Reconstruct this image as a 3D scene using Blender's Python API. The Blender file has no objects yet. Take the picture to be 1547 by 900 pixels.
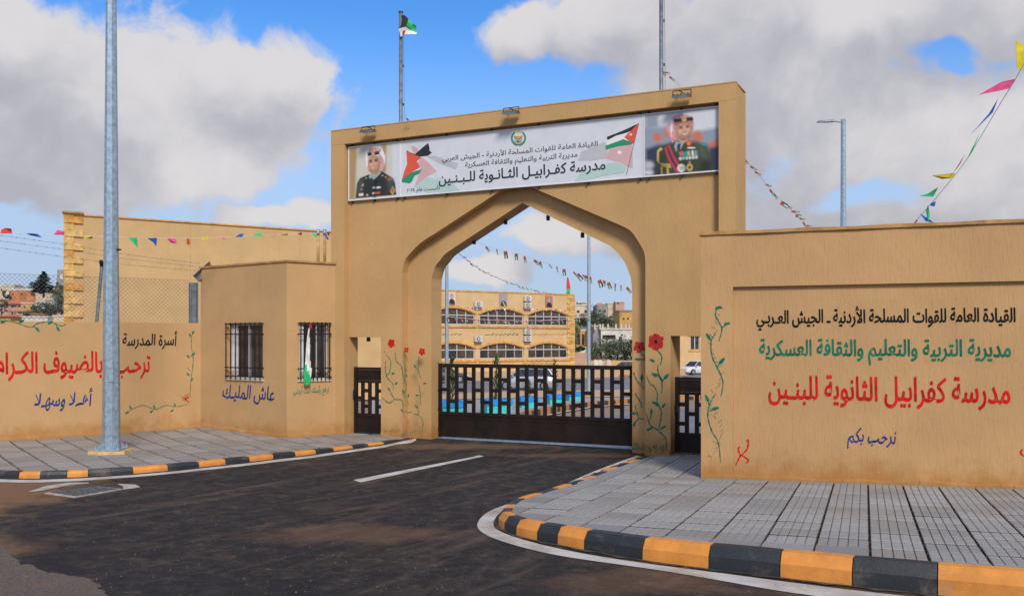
import bpy, bmesh, math, random
import numpy as np
from mathutils import Vector, Matrix
random.seed(7)
sc = bpy.context.scene
col = sc.collection

# ------------------------------------------------------------------ camera
F, CX, HY, CZ = 1400.0, 773.5, 515.0, 2.0      # focal length in photo pixels, centre column, horizon row, eye height
cam_d = bpy.data.cameras.new('camera')
cam_d.sensor_width = 36.0
cam_d.lens = F / 1547 * 36
cam_d.shift_y = (HY - 450.0) / 1547
cam_d.clip_end = 5000
cam = bpy.data.objects.new('camera', cam_d)
cam.location = (0, 0, CZ)
cam.rotation_euler = (math.radians(90), 0, 0)
col.objects.link(cam)
sc.camera = cam
sc.view_settings.view_transform = 'Standard'
sc.view_settings.look = 'None'
sc.view_settings.exposure = 0.0
sc.view_settings.gamma = 1.0

# ------------------------------------------------------------------ sun and sky
SUN_EL, SUN_AZ = 39.0, 165.0        # azimuth clockwise from +Y: behind the camera, a little to its right
sl = bpy.data.lights.new('sun', 'SUN')
sl.energy = 3.0
sl.angle = math.radians(14)
sl.color = (1.0, 0.93, 0.83)
sun = bpy.data.objects.new('sun', sl)
el, az = math.radians(SUN_EL), math.radians(SUN_AZ)
to_sun = Vector((math.sin(az) * math.cos(el), math.cos(az) * math.cos(el), math.sin(el)))
sun.rotation_euler = to_sun.to_track_quat('Z', 'Y').to_euler()
sun.location = to_sun * 50
col.objects.link(sun)

world = bpy.data.worlds.new("World")
sc.world = world
world.use_nodes = True
wt = world.node_tree
for n in list(wt.nodes):
    wt.nodes.remove(n)


class NT:
    """small helper for wiring node trees"""
    def __init__(s, tree):
        s.t = tree

    def n(s, kind, **kw):
        x = s.t.nodes.new(kind)
        for k, v in kw.items():
            setattr(x, k, v)
        return x

    def link(s, a, b):
        s.t.links.new(a, b)

    def put(s, sock, v):
        if isinstance(v, bpy.types.NodeSocket):
            s.link(v, sock)
        else:
            sock.default_value = v

    def math(s, op, a, b=0.0, c=None, clamp=False):
        x = s.n('ShaderNodeMath', operation=op, use_clamp=clamp)
        s.put(x.inputs[0], a)
        s.put(x.inputs[1], b)
        if c is not None:
            s.put(x.inputs[2], c)
        return x.outputs[0]

    def vmath(s, op, a, b=None):
        x = s.n('ShaderNodeVectorMath', operation=op)
        s.put(x.inputs[0], a)
        if b is not None:
            s.put(x.inputs[1], b)
        return x.outputs['Value'] if op in ('LENGTH', 'DOT_PRODUCT', 'DISTANCE') else x.outputs[0]

    def noise(s, vec, scale, detail=4.0, rough=0.55, dist=0.0):
        x = s.n('ShaderNodeTexNoise')
        s.link(vec, x.inputs['Vector'])
        x.inputs['Scale'].default_value = scale
        x.inputs['Detail'].default_value = detail
        x.inputs['Roughness'].default_value = rough
        x.inputs['Distortion'].default_value = dist
        return x.outputs['Fac']

    def ramp(s, v, lo, hi, a=0.0, b=1.0, smooth=True):
        x = s.n('ShaderNodeMapRange', interpolation_type='SMOOTHSTEP' if smooth else 'LINEAR')
        s.put(x.inputs['Value'], v)
        for k, q in (('From Min', lo), ('From Max', hi), ('To Min', a), ('To Max', b)):
            x.inputs[k].default_value = q
        return x.outputs[0]

    def mix(s, f, a, b):
        x = s.n('ShaderNodeMix', data_type='RGBA')
        s.put(x.inputs['Factor'], f)
        for sock, v in ((x.inputs['A'], a), (x.inputs['B'], b)):
            if isinstance(v, bpy.types.NodeSocket):
                s.link(v, sock)
            else:
                sock.default_value = (*v[:3], 1)
        return x.outputs['Result']


W = NT(wt)
tc = W.n('ShaderNodeTexCoord')
D = tc.outputs['Generated']
sky = W.n('ShaderNodeTexSky', sky_type='NISHITA', sun_disc=False)
sky.sun_elevation = el
sky.sun_rotation = az
sky.altitude = 900
sky.air_density = 1.0
sky.dust_density = 0.6
sky.ozone_density = 3.0
hs = W.n('ShaderNodeHueSaturation')
hs.inputs['Saturation'].default_value = 1.32
hs.inputs['Value'].default_value = 1.25
W.link(sky.outputs[0], hs.inputs['Color'])
bg_sky = W.n('ShaderNodeBackground')
sepd = W.n('ShaderNodeSeparateXYZ')
W.link(D, sepd.inputs[0])
low_air = W.ramp(sepd.outputs['Z'], 0.07, 0.34, 0.97, 0.0)
tint = W.vmath('MULTIPLY', hs.outputs[0], (1.10, 0.93, 1.0))
W.link(W.mix(low_air, tint, (2.95, 3.85, 5.15)), bg_sky.inputs['Color'])
bg_sky.inputs['Strength'].default_value = 0.15


def sky_dir(px, py):
    return Vector(((px - CX) / F, 1, (HY - py) / F)).normalized()


# clouds: soft ellipses in direction space broken up by noise, and noise alone over the rest of the sky
BLOBS = [(140, 150, 330, 130), (380, 130, 150, 85), (300, 265, 100, 55), (60, 220, 190, 90), (20, 60, 130, 70),
         (1130, 120, 240, 190), (1420, 270, 330, 170), (1330, 20, 330, 110), (930, 30, 130, 90), (800, 45, 70, 50),
         (475, 326, 60, 26), (850, 350, 80, 34), (395, 336, 70, 16), (720, 405, 80, 24), (1000, 330, 130, 60)]
warp = W.n('ShaderNodeTexNoise')
W.link(D, warp.inputs['Vector'])
warp.inputs['Scale'].default_value = 9.0
warp.inputs['Detail'].default_value = 5.0
wv = W.vmath('SCALE', W.vmath('SUBTRACT', warp.outputs['Color'], (0.5, 0.5, 0.5)))
wv.node.inputs['Scale'].default_value = 0.07
DW = W.vmath('ADD', D, wv)


def cloud_shape(DW):
    shape = None
    for (bx, by, ba, bb) in BLOBS:
        c = sky_dir(bx, by)
        d = W.vmath('SUBTRACT', DW, tuple(c))
        d = W.vmath('MULTIPLY', d, (F / ba, F / max(ba, 200), F / bb))
        r = W.math('SUBTRACT', 1.0, W.vmath('LENGTH', d))
        shape = r if shape is None else W.math('SMOOTH_MAX', shape, r, 0.12)
    return shape


shape = cloud_shape(DW)
shape_up = cloud_shape(W.vmath('ADD', DW, (0.018, 0.0, 0.045)))
big = W.noise(D, 2.2, 3, 0.5)
away = W.ramp(W.vmath('DOT_PRODUCT', D, (0, 1, 0.15)), 0.60, 0.80, 1.0, 0.0)
cover = W.math('MULTIPLY', W.ramp(big, 0.40, 0.62, -0.5, 0.7), away)
base = W.math('MAXIMUM', shape, W.math('SUBTRACT', cover, W.math('MULTIPLY', W.math('SUBTRACT', 1.0, away), 1.0)))
fine = W.noise(DW, 13.0, 8, 0.6, 0.3)
dens = W.math('ADD', base, W.math('MULTIPLY', W.math('SUBTRACT', fine, 0.5), 1.5))
mask = W.ramp(dens, -0.07, 0.30)
# a few blue holes in the right hand cloud bank
for (bx, by, ba, bb) in [(1425, 85, 50, 22), (1300, 300, 70, 26), (1440, 108, 30, 16), (870, 190, 110, 80)]:
    c = sky_dir(bx, by)
    d = W.vmath('MULTIPLY', W.vmath('SUBTRACT', DW, tuple(c)), (F / ba, F / 200, F / bb))
    hole = W.ramp(W.math('ADD', W.vmath('LENGTH', d), W.math('MULTIPLY', W.math('SUBTRACT', fine, 0.5), 1.6)), 0.5, 1.15)
    mask = W.math('MULTIPLY', mask, hole)
mask = W.math('MULTIPLY', mask, 0.97)
puff = W.noise(DW, 6.0, 7, 0.55, 0.6)
puff2 = W.noise(D, 22.0, 5, 0.6, 0.2)
lit = W.math('ADD', W.math('MULTIPLY', puff, 1.1), W.math('MULTIPLY', puff2, 0.35))
lit = W.math('SUBTRACT', lit, W.math('MULTIPLY', W.ramp(dens, 0.1, 1.0), 0.20))
lit = W.math('ADD', lit, W.math('MULTIPLY', W.math('SUBTRACT', shape, shape_up), 0.55))
cc = W.mix(W.ramp(lit, 0.32, 1.0), (0.53, 0.53, 0.59), (0.87, 0.84, 0.84))
bg_cl = W.n('ShaderNodeBackground')
W.link(cc, bg_cl.inputs['Color'])
bg_cl.inputs['Strength'].default_value = 0.84
mx = W.n('ShaderNodeMixShader')
W.link(mask, mx.inputs[0])
W.link(bg_sky.outputs[0], mx.inputs[1])
W.link(bg_cl.outputs[0], mx.inputs[2])
wo = W.n('ShaderNodeOutputWorld')
W.link(mx.outputs[0], wo.inputs['Surface'])


# ------------------------------------------------------------------ materials
def new_mat(name):
    m = bpy.data.materials.new(name)
    m.use_nodes = True
    t = NT(m.node_tree)
    b = m.node_tree.nodes['Principled BSDF']
    g = t.n('ShaderNodeNewGeometry')
    return m, t, b, g.outputs['Position']


def bump(t, b, h, strength, dist):
    x = t.n('ShaderNodeBump')
    x.inputs['Strength'].default_value = strength
    x.inputs['Distance'].default_value = dist
    t.link(h, x.inputs['Height'])
    t.link(x.outputs[0], b.inputs['Normal'])


def mat(name, c, rough=0.7, metal=0.0, var=0.18, scale=8.0, bmp=0.15, bscale=60.0, dist=0.003, spec=None):
    m, t, b, P = new_mat(name)
    f = t.noise(P, scale, 5, 0.6)
    lo = tuple(x * (1 - var) for x in c)
    hi = tuple(min(1, x * (1 + var)) for x in c)
    t.link(t.mix(t.ramp(f, 0.3, 0.7), lo, hi), b.inputs['Base Color'])
    b.inputs['Roughness'].default_value = rough
    b.inputs['Metallic'].default_value = metal
    if spec is not None:
        b.inputs['Specular IOR Level'].default_value = spec
    if bmp:
        bump(t, b, t.noise(P, bscale, 4, 0.6), bmp, dist)
    return m


def stucco(name, c, dirt=(0.42, 0.20, 0.06), zb=0.0, fine=1.0, dirty=1.0, ga=0.14, bs=0.45):
    m, t, b, P = new_mat(name)
    sx = t.n('ShaderNodeSeparateXYZ')
    t.link(P, sx.inputs[0])
    f = t.noise(P, 0.9, 5, 0.6)
    stretch = t.vmath('MULTIPLY', P, (1, 1, 0.07))
    streak = t.noise(stretch, 5.0, 5, 0.65)
    grain = t.noise(t.vmath('MULTIPLY', P, (1, 1, 0.16)), 42.0 * fine, 4, 0.7, 0.6)
    spots = t.noise(P, 15.0, 4, 0.65)
    cl = t.mix(t.ramp(f, 0.3, 0.7), tuple(x * 0.92 for x in c), tuple(x * 1.06 for x in c))
    cl = t.mix(t.ramp(streak, 0.52, 0.80, 0.0, 0.30), cl, tuple(x * q for x, q in zip(c, (0.76, 0.72, 0.68))))
    cl = t.mix(t.ramp(streak, 0.16, 0.42, 0.22, 0.0), cl, tuple(min(1, x * q) for x, q in zip(c, (1.12, 1.16, 1.26))))
    cl = t.mix(t.ramp(grain, 0.52, 0.72, 0.0, ga), cl, tuple(x * 0.68 for x in c))
    cl = t.mix(t.ramp(spots, 0.60, 0.78, 0.0, 0.18), cl, tuple(x * 0.72 for x in c))
    low = t.math('SUBTRACT', sx.outputs['Z'], t.math('MULTIPLY', t.math('SUBTRACT', t.noise(P, 3.0, 5, 0.65), 0.5), 0.8))
    cl = t.mix(t.math('MULTIPLY', t.ramp(low, zb + 0.02, zb + 0.50, 0.95, 0.0), dirty), cl, dirt)
    t.link(cl, b.inputs['Base Color'])
    b.inputs['Roughness'].default_value = 0.92
    b.inputs['Specular IOR Level'].default_value = 0.2
    h = t.math('ADD', t.math('MULTIPLY', grain, 1.0), t.math('MULTIPLY', t.noise(P, 110.0, 3, 0.6), 0.35))
    bump(t, b, h, bs, 0.014)
    return m


WALLC = (0.545, 0.338, 0.158)
M = {}
M['stucco'] = stucco('sand_stucco', WALLC)
M['stucco_gate'] = stucco('ochre_stucco', (0.56, 0.345, 0.150), ga=0.22, bs=0.6)
M['stucco_coarse'] = stucco('raked_sand_stucco', (0.565, 0.340, 0.157), fine=0.8, ga=0.28, bs=0.75)
M['coping'] = mat('coping_render', (0.46, 0.25, 0.08), 0.9, var=0.25, scale=5)
M['school'] = stucco('school_render', (0.66, 0.45, 0.225), zb=-2.0, dirty=0.0)
M['big'] = stucco('side_building_render', (0.58, 0.39, 0.185), zb=-2.0, dirty=0.0)
M['trim'] = mat('orange_stone_trim', (0.66, 0.36, 0.10), 0.85, var=0.2, scale=3)
M['quoin1'] = mat('yellow_limestone', (0.66, 0.42, 0.14), 0.85, var=0.25, scale=4)
M['quoin2'] = mat('orange_limestone', (0.62, 0.30, 0.07), 0.85, var=0.25, scale=4)
M['gate'] = mat('dark_brown_paint', (0.017, 0.0095, 0.0065), 0.55, var=0.4, scale=3, bmp=0.05, spec=0.3)
M['galv'] = mat('galvanised_steel', (0.36, 0.46, 0.53), 0.42, 0.55, var=0.22, scale=14, bmp=0.04)
M['steel'] = mat('weathered_steel', (0.20, 0.23, 0.26), 0.5, 0.5, var=0.3, scale=9, bmp=0.05)
M['darksteel'] = mat('dark_steel', (0.045, 0.05, 0.06), 0.45, 0.3, var=0.3)
M['black'] = mat('black_plastic', (0.012, 0.012, 0.014), 0.5)
M['wire'] = mat('fence_wire', (0.17, 0.175, 0.18), 0.6, 0.2)
M['white'] = mat('white_metal', (0.72, 0.73, 0.74), 0.45, var=0.08)


def kerb_paint(name, c, rough):
    m, t, b, P = new_mat(name)
    cl = t.mix(t.ramp(t.noise(P, 6.0, 6, 0.65), 0.3, 0.7), tuple(x * 0.86 for x in c), tuple(min(1, x * 1.12) for x in c))
    dust = t.noise(P, 3.2, 7, 0.7, 0.5)
    cl = t.mix(t.ramp(dust, 0.52, 0.72, 0.0, 0.42), cl, (0.27, 0.215, 0.16))
    chip = t.noise(P, 38.0, 5, 0.75)
    cl = t.mix(t.ramp(chip, 0.67, 0.70, 0.0, 0.85), cl, (0.26, 0.24, 0.21))
    scuff = t.noise(t.vmath('MULTIPLY', P, (1, 1, 7)), 9.0, 5, 0.7)
    cl = t.mix(t.ramp(scuff, 0.62, 0.72, 0.0, 0.35), cl, (0.05, 0.045, 0.04))
    t.link(cl, b.inputs['Base Color'])
    b.inputs['Roughness'].default_value = rough
    h = t.math('ADD', t.noise(P, 45.0, 5, 0.7), t.math('MULTIPLY', t.ramp(chip, 0.66, 0.71), -0.8))
    bump(t, b, h, 0.6, 0.006)
    return m


M['kerb_y'] = kerb_paint('orange_kerb_paint', (0.68, 0.265, 0.045), 0.72)
M['kerb_k'] = kerb_paint('black_kerb_paint', (0.020, 0.024, 0.028), 0.5)


def brushed(name, c, dry=0.5):
    m, t, b, P = new_mat(name)
    f = t.noise(P, 34.0, 5, 0.7)
    g = t.noise(t.vmath('MULTIPLY', P, (1, 1, 0.25)), 70.0, 4, 0.7)
    cl = t.mix(t.ramp(t.noise(P, 7.0, 3), 0.35, 0.65), tuple(x * 0.75 for x in c), tuple(x * 1.2 for x in c))
    cl = t.mix(t.ramp(t.math('MULTIPLY', t.math('ADD', f, g), 0.5), 0.55, 0.66, 0.0, dry), cl, WALLC)
    t.link(cl, b.inputs['Base Color'])
    b.inputs['Roughness'].default_value = 0.9
    b.inputs['Specular IOR Level'].default_value = 0.15
    return m


M['p_red'] = brushed('red_wall_paint', (0.58, 0.014, 0.012))
M['p_green'] = brushed('green_wall_paint', (0.006, 0.17, 0.10))
M['p_stem'] = brushed('faded_green_paint', (0.07, 0.19, 0.09), 0.75)
M['p_blue'] = brushed('blue_wall_paint', (0.012, 0.045, 0.22))
M['p_black'] = brushed('black_wall_paint', (0.010, 0.012, 0.010), 0.4)
M['p_dkred'] = mat('dark_red_paint', (0.42, 0.012, 0.012), 0.7, var=0.3, scale=20)
M['cloth_r'] = mat('red_cloth', (0.62, 0.05, 0.04), 0.8)
M['cloth_g'] = mat('green_cloth', (0.03, 0.30, 0.12), 0.8)
M['cloth_lg'] = mat('bright_green_cloth', (0.03, 0.48, 0.16), 0.8)
M['cloth_b'] = mat('blue_cloth', (0.02, 0.12, 0.55), 0.8)
M['cloth_y'] = mat('yellow_cloth', (0.62, 0.52, 0.02), 0.8)
M['cloth_p'] = mat('pink_cloth', (0.68, 0.08, 0.22), 0.8)
M['cloth_w'] = mat('white_cloth', (0.75, 0.74, 0.72), 0.8)
M['cloth_k'] = mat('black_cloth', (0.02, 0.02, 0.024), 0.8)
M['glass_dark'] = mat('dark_window_glass', (0.05, 0.045, 0.04), 0.12, var=0.5, scale=3, bmp=0)
M['glass_brown'] = mat('brown_window_glass', (0.11, 0.075, 0.045), 0.35, var=0.4, scale=2.2, bmp=0)
M['concrete'] = mat('rough_concrete', (0.40, 0.37, 0.31), 0.9, var=0.25, scale=7, bmp=0.5)
M['plinth'] = mat('yellow_plinth_paint', (0.62, 0.40, 0.16), 0.85, var=0.2)
M['aqua'] = mat('turquoise_paint', (0.05, 0.55, 0.52), 0.7)
M['azure'] = mat('blue_planter_paint', (0.01, 0.27, 0.75), 0.7)
M['hwhite'] = mat('off_white_render', (0.62, 0.58, 0.52), 0.9, var=0.15, scale=0.7)
M['hcream'] = mat('cream_limestone', (0.60, 0.50, 0.36), 0.9, var=0.15, scale=0.7)
M['hgrey'] = mat('grey_render', (0.30, 0.28, 0.27), 0.9, var=0.15, scale=0.7)
M['hbrick'] = mat('brick_red_render', (0.52, 0.20, 0.08), 0.9, var=0.3, scale=0.7)
M['horange'] = mat('orange_render', (0.52, 0.31, 0.11), 0.9, var=0.2, scale=0.7)
M['hpink'] = mat('pink_render', (0.50, 0.30, 0.23), 0.9, var=0.2, scale=0.7)
M['rooftile'] = mat('red_roof_tiles', (0.62, 0.17, 0.07), 0.85, var=0.3, scale=2)
M['tealroof'] = mat('teal_dome_paint', (0.06, 0.32, 0.28), 0.7)
M['bark'] = mat('tree_bark', (0.12, 0.08, 0.05), 0.95, var=0.4)
M['car_silver'] = mat('silver_car_paint', (0.52, 0.55, 0.58), 0.28, 0.35, var=0.03, bmp=0)
M['car_white'] = mat('white_car_paint', (0.70, 0.72, 0.74), 0.3, 0.0, var=0.03, bmp=0)
M['car_blue'] = mat('blue_grey_car_paint', (0.16, 0.22, 0.34), 0.28, 0.3, var=0.03, bmp=0)
M['tyre'] = mat('tyre_rubber', (0.02, 0.02, 0.02), 0.85)
M['lamp_glass'] = mat('headlight_glass', (0.75, 0.77, 0.8), 0.15, bmp=0)
M['iron'] = mat('worn_cast_iron', (0.11, 0.11, 0.115), 0.7, 0.1, var=0.5, scale=18)
M['rust'] = mat('rusty_orange_paint', (0.50, 0.27, 0.05), 0.8, var=0.4, scale=20)


def leaf_mat(name, c):
    m, t, b, P = new_mat(name)
    r = t.n('ShaderNodeNewGeometry').outputs['Random Per Island']
    cl = t.mix(r, tuple(x * 0.55 for x in c), tuple(x * 1.6 for x in c))
    t.link(t.mix(t.ramp(t.noise(P, 1.3, 3), 0.35, 0.65), cl, tuple(x * 0.8 for x in c)), b.inputs['Base Color'])
    b.inputs['Roughness'].default_value = 0.7
    return m


M['olive'] = leaf_mat('olive_foliage', (0.105, 0.140, 0.070))
M['conifer'] = leaf_mat('conifer_foliage', (0.035, 0.065, 0.032))
M['shrub'] = leaf_mat('shrub_foliage', (0.07, 0.13, 0.03))


def asphalt():
    m, t, b, P = new_mat('dusty_asphalt')
    f = t.noise(P, 75.0, 5, 0.8)
    cl = t.mix(t.ramp(f, 0.40, 0.64), (0.015, 0.013, 0.012), (0.080, 0.067, 0.059))
    mid = t.noise(P, 5.5, 8, 0.78, 0.4)
    cl = t.mix(t.ramp(mid, 0.40, 0.56, 0.8, 0.0), cl, (0.016, 0.0145, 0.0145))
    cl = t.mix(t.ramp(mid, 0.53, 0.68, 0.0, 0.62), cl, (0.145, 0.11, 0.085))
    # broad wheel worn zones and brown dust streaks along the drive
    rot = t.n('ShaderNodeMapping')
    t.link(P, rot.inputs['Vector'])
    rot.inputs['Rotation'].default_value = (0, 0, math.radians(-58))
    tracks = t.noise(t.vmath('MULTIPLY', rot.outputs[0], (0.22, 1.9, 1)), 1.5, 7, 0.66, 0.4)
    cl = t.mix(t.ramp(tracks, 0.50, 0.72, 0.0, 0.50), cl, (0.19, 0.130, 0.088))
    dust = t.noise(P, 0.75, 7, 0.64, 0.4)
    cl = t.mix(t.ramp(dust, 0.54, 0.72, 0.0, 0.42), cl, (0.150, 0.105, 0.075))
    oil = t.noise(P, 0.45, 5, 0.6, 0.8)
    cl = t.mix(t.ramp(oil, 0.52, 0.66, 0.0, 0.45), cl, (0.017, 0.016, 0.020))
    # orange soil washed over the road at its left side and in front of the gate
    for (x, y, rx, ry, k) in [(-6.9, 11.6, 1.5, 3.4, 0.95), (-5.3, 8.4, 1.0, 0.9, 0.7), (-8.8, 13.0, 2.0, 1.4, 0.9),
                              (-0.9, 17.3, 2.0, 0.45, 0.5), (1.2, 16.2, 1.6, 0.3, 0.35), (-1.6, 9.2, 1.1, 0.6, 0.4), (1.3, 8.4, 0.5, 1.4, 0.35),
                              (0.9, 7.2, 0.9, 0.4, 0.35), (2.6, 6.9, 1.2, 0.3, 0.3)]:
        d = t.vmath('MULTIPLY', t.vmath('SUBTRACT', P, (x, y, 0)), (1 / rx, 1 / ry, 0))
        r = t.math('ADD', t.vmath('LENGTH', d), t.math('MULTIPLY', t.math('SUBTRACT', t.noise(P, 2.2, 6, 0.68), 0.5), 1.8))
        cl = t.mix(t.ramp(r, 0.45, 1.15, k * 0.75, 0.0), cl, (0.30, 0.165, 0.082))
    speck = t.noise(P, 26.0, 2, 0.5)
    cl = t.mix(t.ramp(speck, 0.72, 0.78, 0.0, 0.4), cl, (0.26, 0.19, 0.13))
    t.link(cl, b.inputs['Base Color'])
    t.link(t.ramp(dust, 0.3, 0.7, 0.70, 0.95), b.inputs['Roughness'])
    b.inputs['Specular IOR Level'].default_value = 0.22
    bump(t, b, t.math('ADD', t.math('ADD', f, mid), t.math('MULTIPLY', speck, 0.6)), 0.9, 0.014)
    return m


def old_asphalt():
    m, t, b, P = new_mat('crumbling_asphalt')
    f = t.noise(P, 38.0, 7, 0.85)
    g = t.noise(P, 2.5, 5, 0.6, 0.4)
    cl = t.mix(t.ramp(f, 0.3, 0.7), (0.055, 0.044, 0.038), (0.30, 0.23, 0.18))
    cl = t.mix(t.ramp(g, 0.52, 0.68, 0.0, 0.6), cl, (0.25, 0.15, 0.08))
    t.link(cl, b.inputs['Base Color'])
    b.inputs['Roughness'].default_value = 0.95
    bump(t, b, f, 1.0, 0.03)
    return m


def paint_line():
    m, t, b, P = new_mat('worn_road_paint')
    f = t.noise(P, 95.0, 3, 0.75)
    g = t.noise(P, 3.0, 4, 0.6)
    cl = t.mix(t.ramp(g, 0.35, 0.7), (0.56, 0.54, 0.50), (0.42, 0.36, 0.30))
    w = t.math('ADD', f, t.math('MULTIPLY', g, 0.35))
    cl = t.mix(t.ramp(w, 0.76, 0.84, 0.0, 0.8), cl, (0.09, 0.08, 0.07))
    t.link(cl, b.inputs['Base Color'])
    b.inputs['Roughness'].default_value = 0.8
    bump(t, b, f, 0.3, 0.004)
    return m


def tile_mat(name, c, cross=True):
    m, t, b, P = new_mat(name)
    tcn = t.n('ShaderNodeTexCoord')
    O = tcn.outputs['Object']
    oi = t.n('ShaderNodeObjectInfo').outputs['Random']
    f = t.noise(P, 70.0, 4, 0.7)
    g = t.noise(P, 1.1, 5, 0.65, 0.3)
    cl = t.mix(oi, tuple(x * 0.78 for x in c), tuple(x * 1.14 for x in c))
    cl = t.mix(t.ramp(f, 0.4, 0.7, 0.0, 0.6), cl, tuple(x * 0.55 for x in c))
    cl = t.mix(t.ramp(t.noise(P, 7.0, 5, 0.7), 0.5, 0.75, 0.0, 0.35), cl, tuple(x * 0.6 for x in c))
    cl = t.mix(t.ramp(g, 0.46, 0.70, 0.0, 0.5), cl, (0.25, 0.195, 0.14))
    if False:
        sx = t.n('ShaderNodeSeparateXYZ')
        t.link(O, sx.inputs[0])
        cross = False
        w = t.math('ABSOLUTE', t.math('SUBTRACT', t.math('FRACT', t.math('ADD', t.math('MULTIPLY', sx.outputs['Y'], 5 / 0.42), 0.5)), 0.5))
        line = t.ramp(w, 0.05, 0.14, 1.0, 0.0)
        cl = t.mix(t.math('MULTIPLY', line, 0.75), cl, (0.085, 0.072, 0.06))
        bump(t, b, t.math('ADD', t.math('MULTIPLY', line, -1.0), t.math('MULTIPLY', f, 0.4)), 0.5, 0.006)
    else:
        bump(t, b, f, 0.4, 0.005)
    t.link(cl, b.inputs['Base Color'])
    b.inputs['Roughness'].default_value = 0.72
    return m


def dirt_mat(name, a, c2, s=0.6):
    m, t, b, P = new_mat(name)
    f = t.noise(P, s, 7, 0.65)
    g = t.noise(P, 40.0, 4, 0.7)
    cl = t.mix(t.ramp(f, 0.35, 0.65), a, c2)
    cl = t.mix(t.ramp(g, 0.5, 0.8, 0, 0.5), cl, tuple(x * 0.5 for x in a))
    t.link(cl, b.inputs['Base Color'])
    b.inputs['Roughness'].default_value = 0.95
    bump(t, b, g, 0.6, 0.01)
    return m


M['asphalt'] = asphalt()
M['oldasphalt'] = old_asphalt()
M['line'] = paint_line()
M['tile'] = tile_mat('grooved_concrete_tile', (0.300, 0.297, 0.290))
M['tile_l'] = tile_mat('plain_concrete_tile', (0.315, 0.29, 0.265), False)
M['groove'] = dirt_mat('dirty_groove', (0.030, 0.025, 0.020), (0.095, 0.072, 0.048), 5)
M['mortar'] = dirt_mat('sandy_joint_filling', (0.032, 0.025, 0.018), (0.085, 0.062, 0.038), 3)
M['dirt'] = dirt_mat('dry_soil', (0.34, 0.24, 0.15), (0.24, 0.18, 0.12))
M['hill'] = dirt_mat('scrubby_hillside', (0.30, 0.24, 0.15), (0.12, 0.13, 0.06), 0.06)
M['sand'] = mat('tan_painted_ground', (0.55, 0.37, 0.20), 0.9, var=0.15)
M['yardroad'] = dirt_mat('yard_asphalt', (0.17, 0.17, 0.19), (0.23, 0.23, 0.25), 0.4)
M['yardpave'] = dirt_mat('yard_paving', (0.33, 0.31, 0.30), (0.38, 0.36, 0.34), 0.8)


# ------------------------------------------------------------------ object helpers
def tag(o, label=None, cat=None, group=None, kind=None):
    if label:
        o['label'] = label
    if cat:
        o['category'] = cat
    if group:
        o['group'] = group
    if kind:
        o['kind'] = kind
    return o


def empty(name, loc=(0, 0, 0), rz=0.0, label=None, cat=None, group=None):
    o = bpy.data.objects.new(name, None)
    o.location = loc
    o.rotation_euler = (0, 0, rz)
    o.empty_display_size = 0.2
    col.objects.link(o)
    return tag(o, label, cat, group)


class MB:
    """mesh builder: everything added becomes one mesh object"""
    def __init__(s):
        s.v, s.f, s.m, s.mats = [], [], [], []

    def mi(s, m):
        if m not in s.mats:
            s.mats.append(m)
        return s.mats.index(m)

    def add(s, vs, fs, m):
        k = len(s.v)
        s.v.extend([tuple(p) for p in vs])
        i = s.mi(m)
        for f in fs:
            s.f.append(tuple(q + k for q in f))
            s.m.append(i)

    def quad(s, a, b, c, d, m):
        s.add([a, b, c, d], [(0, 1, 2, 3)], m)

    def hexa(s, lo, hi, m):
        """two matching rings of points joined to a closed solid"""
        n = len(lo)
        fs = [tuple(reversed(range(n))), tuple(range(n, 2 * n))]
        for i in range(n):
            j = (i + 1) % n
            fs.append((i, j, n + j, n + i))
        s.add(list(lo) + list(hi), fs, m)

    def box(s, c, sx, sy, sz, m, rz=0.0, mat3=None):
        R = mat3 or Matrix.Rotation(rz, 3, 'Z')
        c = Vector(c)
        P = lambda x, y, z: c + R @ Vector((x * sx / 2, y * sy / 2, z * sz / 2))
        s.hexa([P(-1, -1, -1), P(1, -1, -1), P(1, 1, -1), P(-1, 1, -1)], [P(-1, -1, 1), P(1, -1, 1), P(1, 1, 1), P(-1, 1, 1)], m)

    def tube(s, pts, r, m, n=6, cap=True, r2=None):
        pts = [Vector(p) for p in pts]
        N = len(pts)
        rings = []
        prev = None
        for i, p in enumerate(pts):
            t = (pts[min(i + 1, N - 1)] - pts[max(i - 1, 0)]).normalized()
            a = Vector((0, 0, 1)) if abs(t.z) < 0.9 else Vector((1, 0, 0))
            u = t.cross(a).normalized()
            w = t.cross(u).normalized()
            rr = r if r2 is None else r + (r2 - r) * i / (N - 1)
            rings.append([p + (u * math.cos(2 * math.pi * k / n) + w * math.sin(2 * math.pi * k / n)) * rr for k in range(n)])
        vs = [q for R in rings for q in R]
        fs = []
        for i in range(N - 1):
            for k in range(n):
                l = (k + 1) % n
                fs.append((i * n + k, i * n + l, (i + 1) * n + l, (i + 1) * n + k))
        if cap:
            fs.append(tuple(reversed(range(n))))
            fs.append(tuple(range((N - 1) * n, N * n)))
        s.add(vs, fs, m)

    def build(s, name, parent=None, smooth=False, origin=None, fix=True):
        me = bpy.data.meshes.new(name)
        vs = s.v
        if origin is not None:
            o0 = Vector(origin)
            vs = [tuple(Vector(p) - o0) for p in vs]
        me.from_pydata(vs, [], s.f)
        for m in s.mats:
            me.materials.append(m)
        me.polygons.foreach_set('material_index', s.m)
        if fix:
            bm = bmesh.new()
            bm.from_mesh(me)
            bmesh.ops.recalc_face_normals(bm, faces=bm.faces)
            bm.to_mesh(me)
            bm.free()
        if smooth:
            me.polygons.foreach_set('use_smooth', [True] * len(me.polygons))
        me.update()
        o = bpy.data.objects.new(name, me)
        col.objects.link(o)
        if parent is not None:
            o.parent = parent
        if origin is not None:
            o.location = origin
        return o


def rel(parent, p):
    """world point expressed in an unrotated parent's frame"""
    return Vector(p) - parent.location


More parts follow.
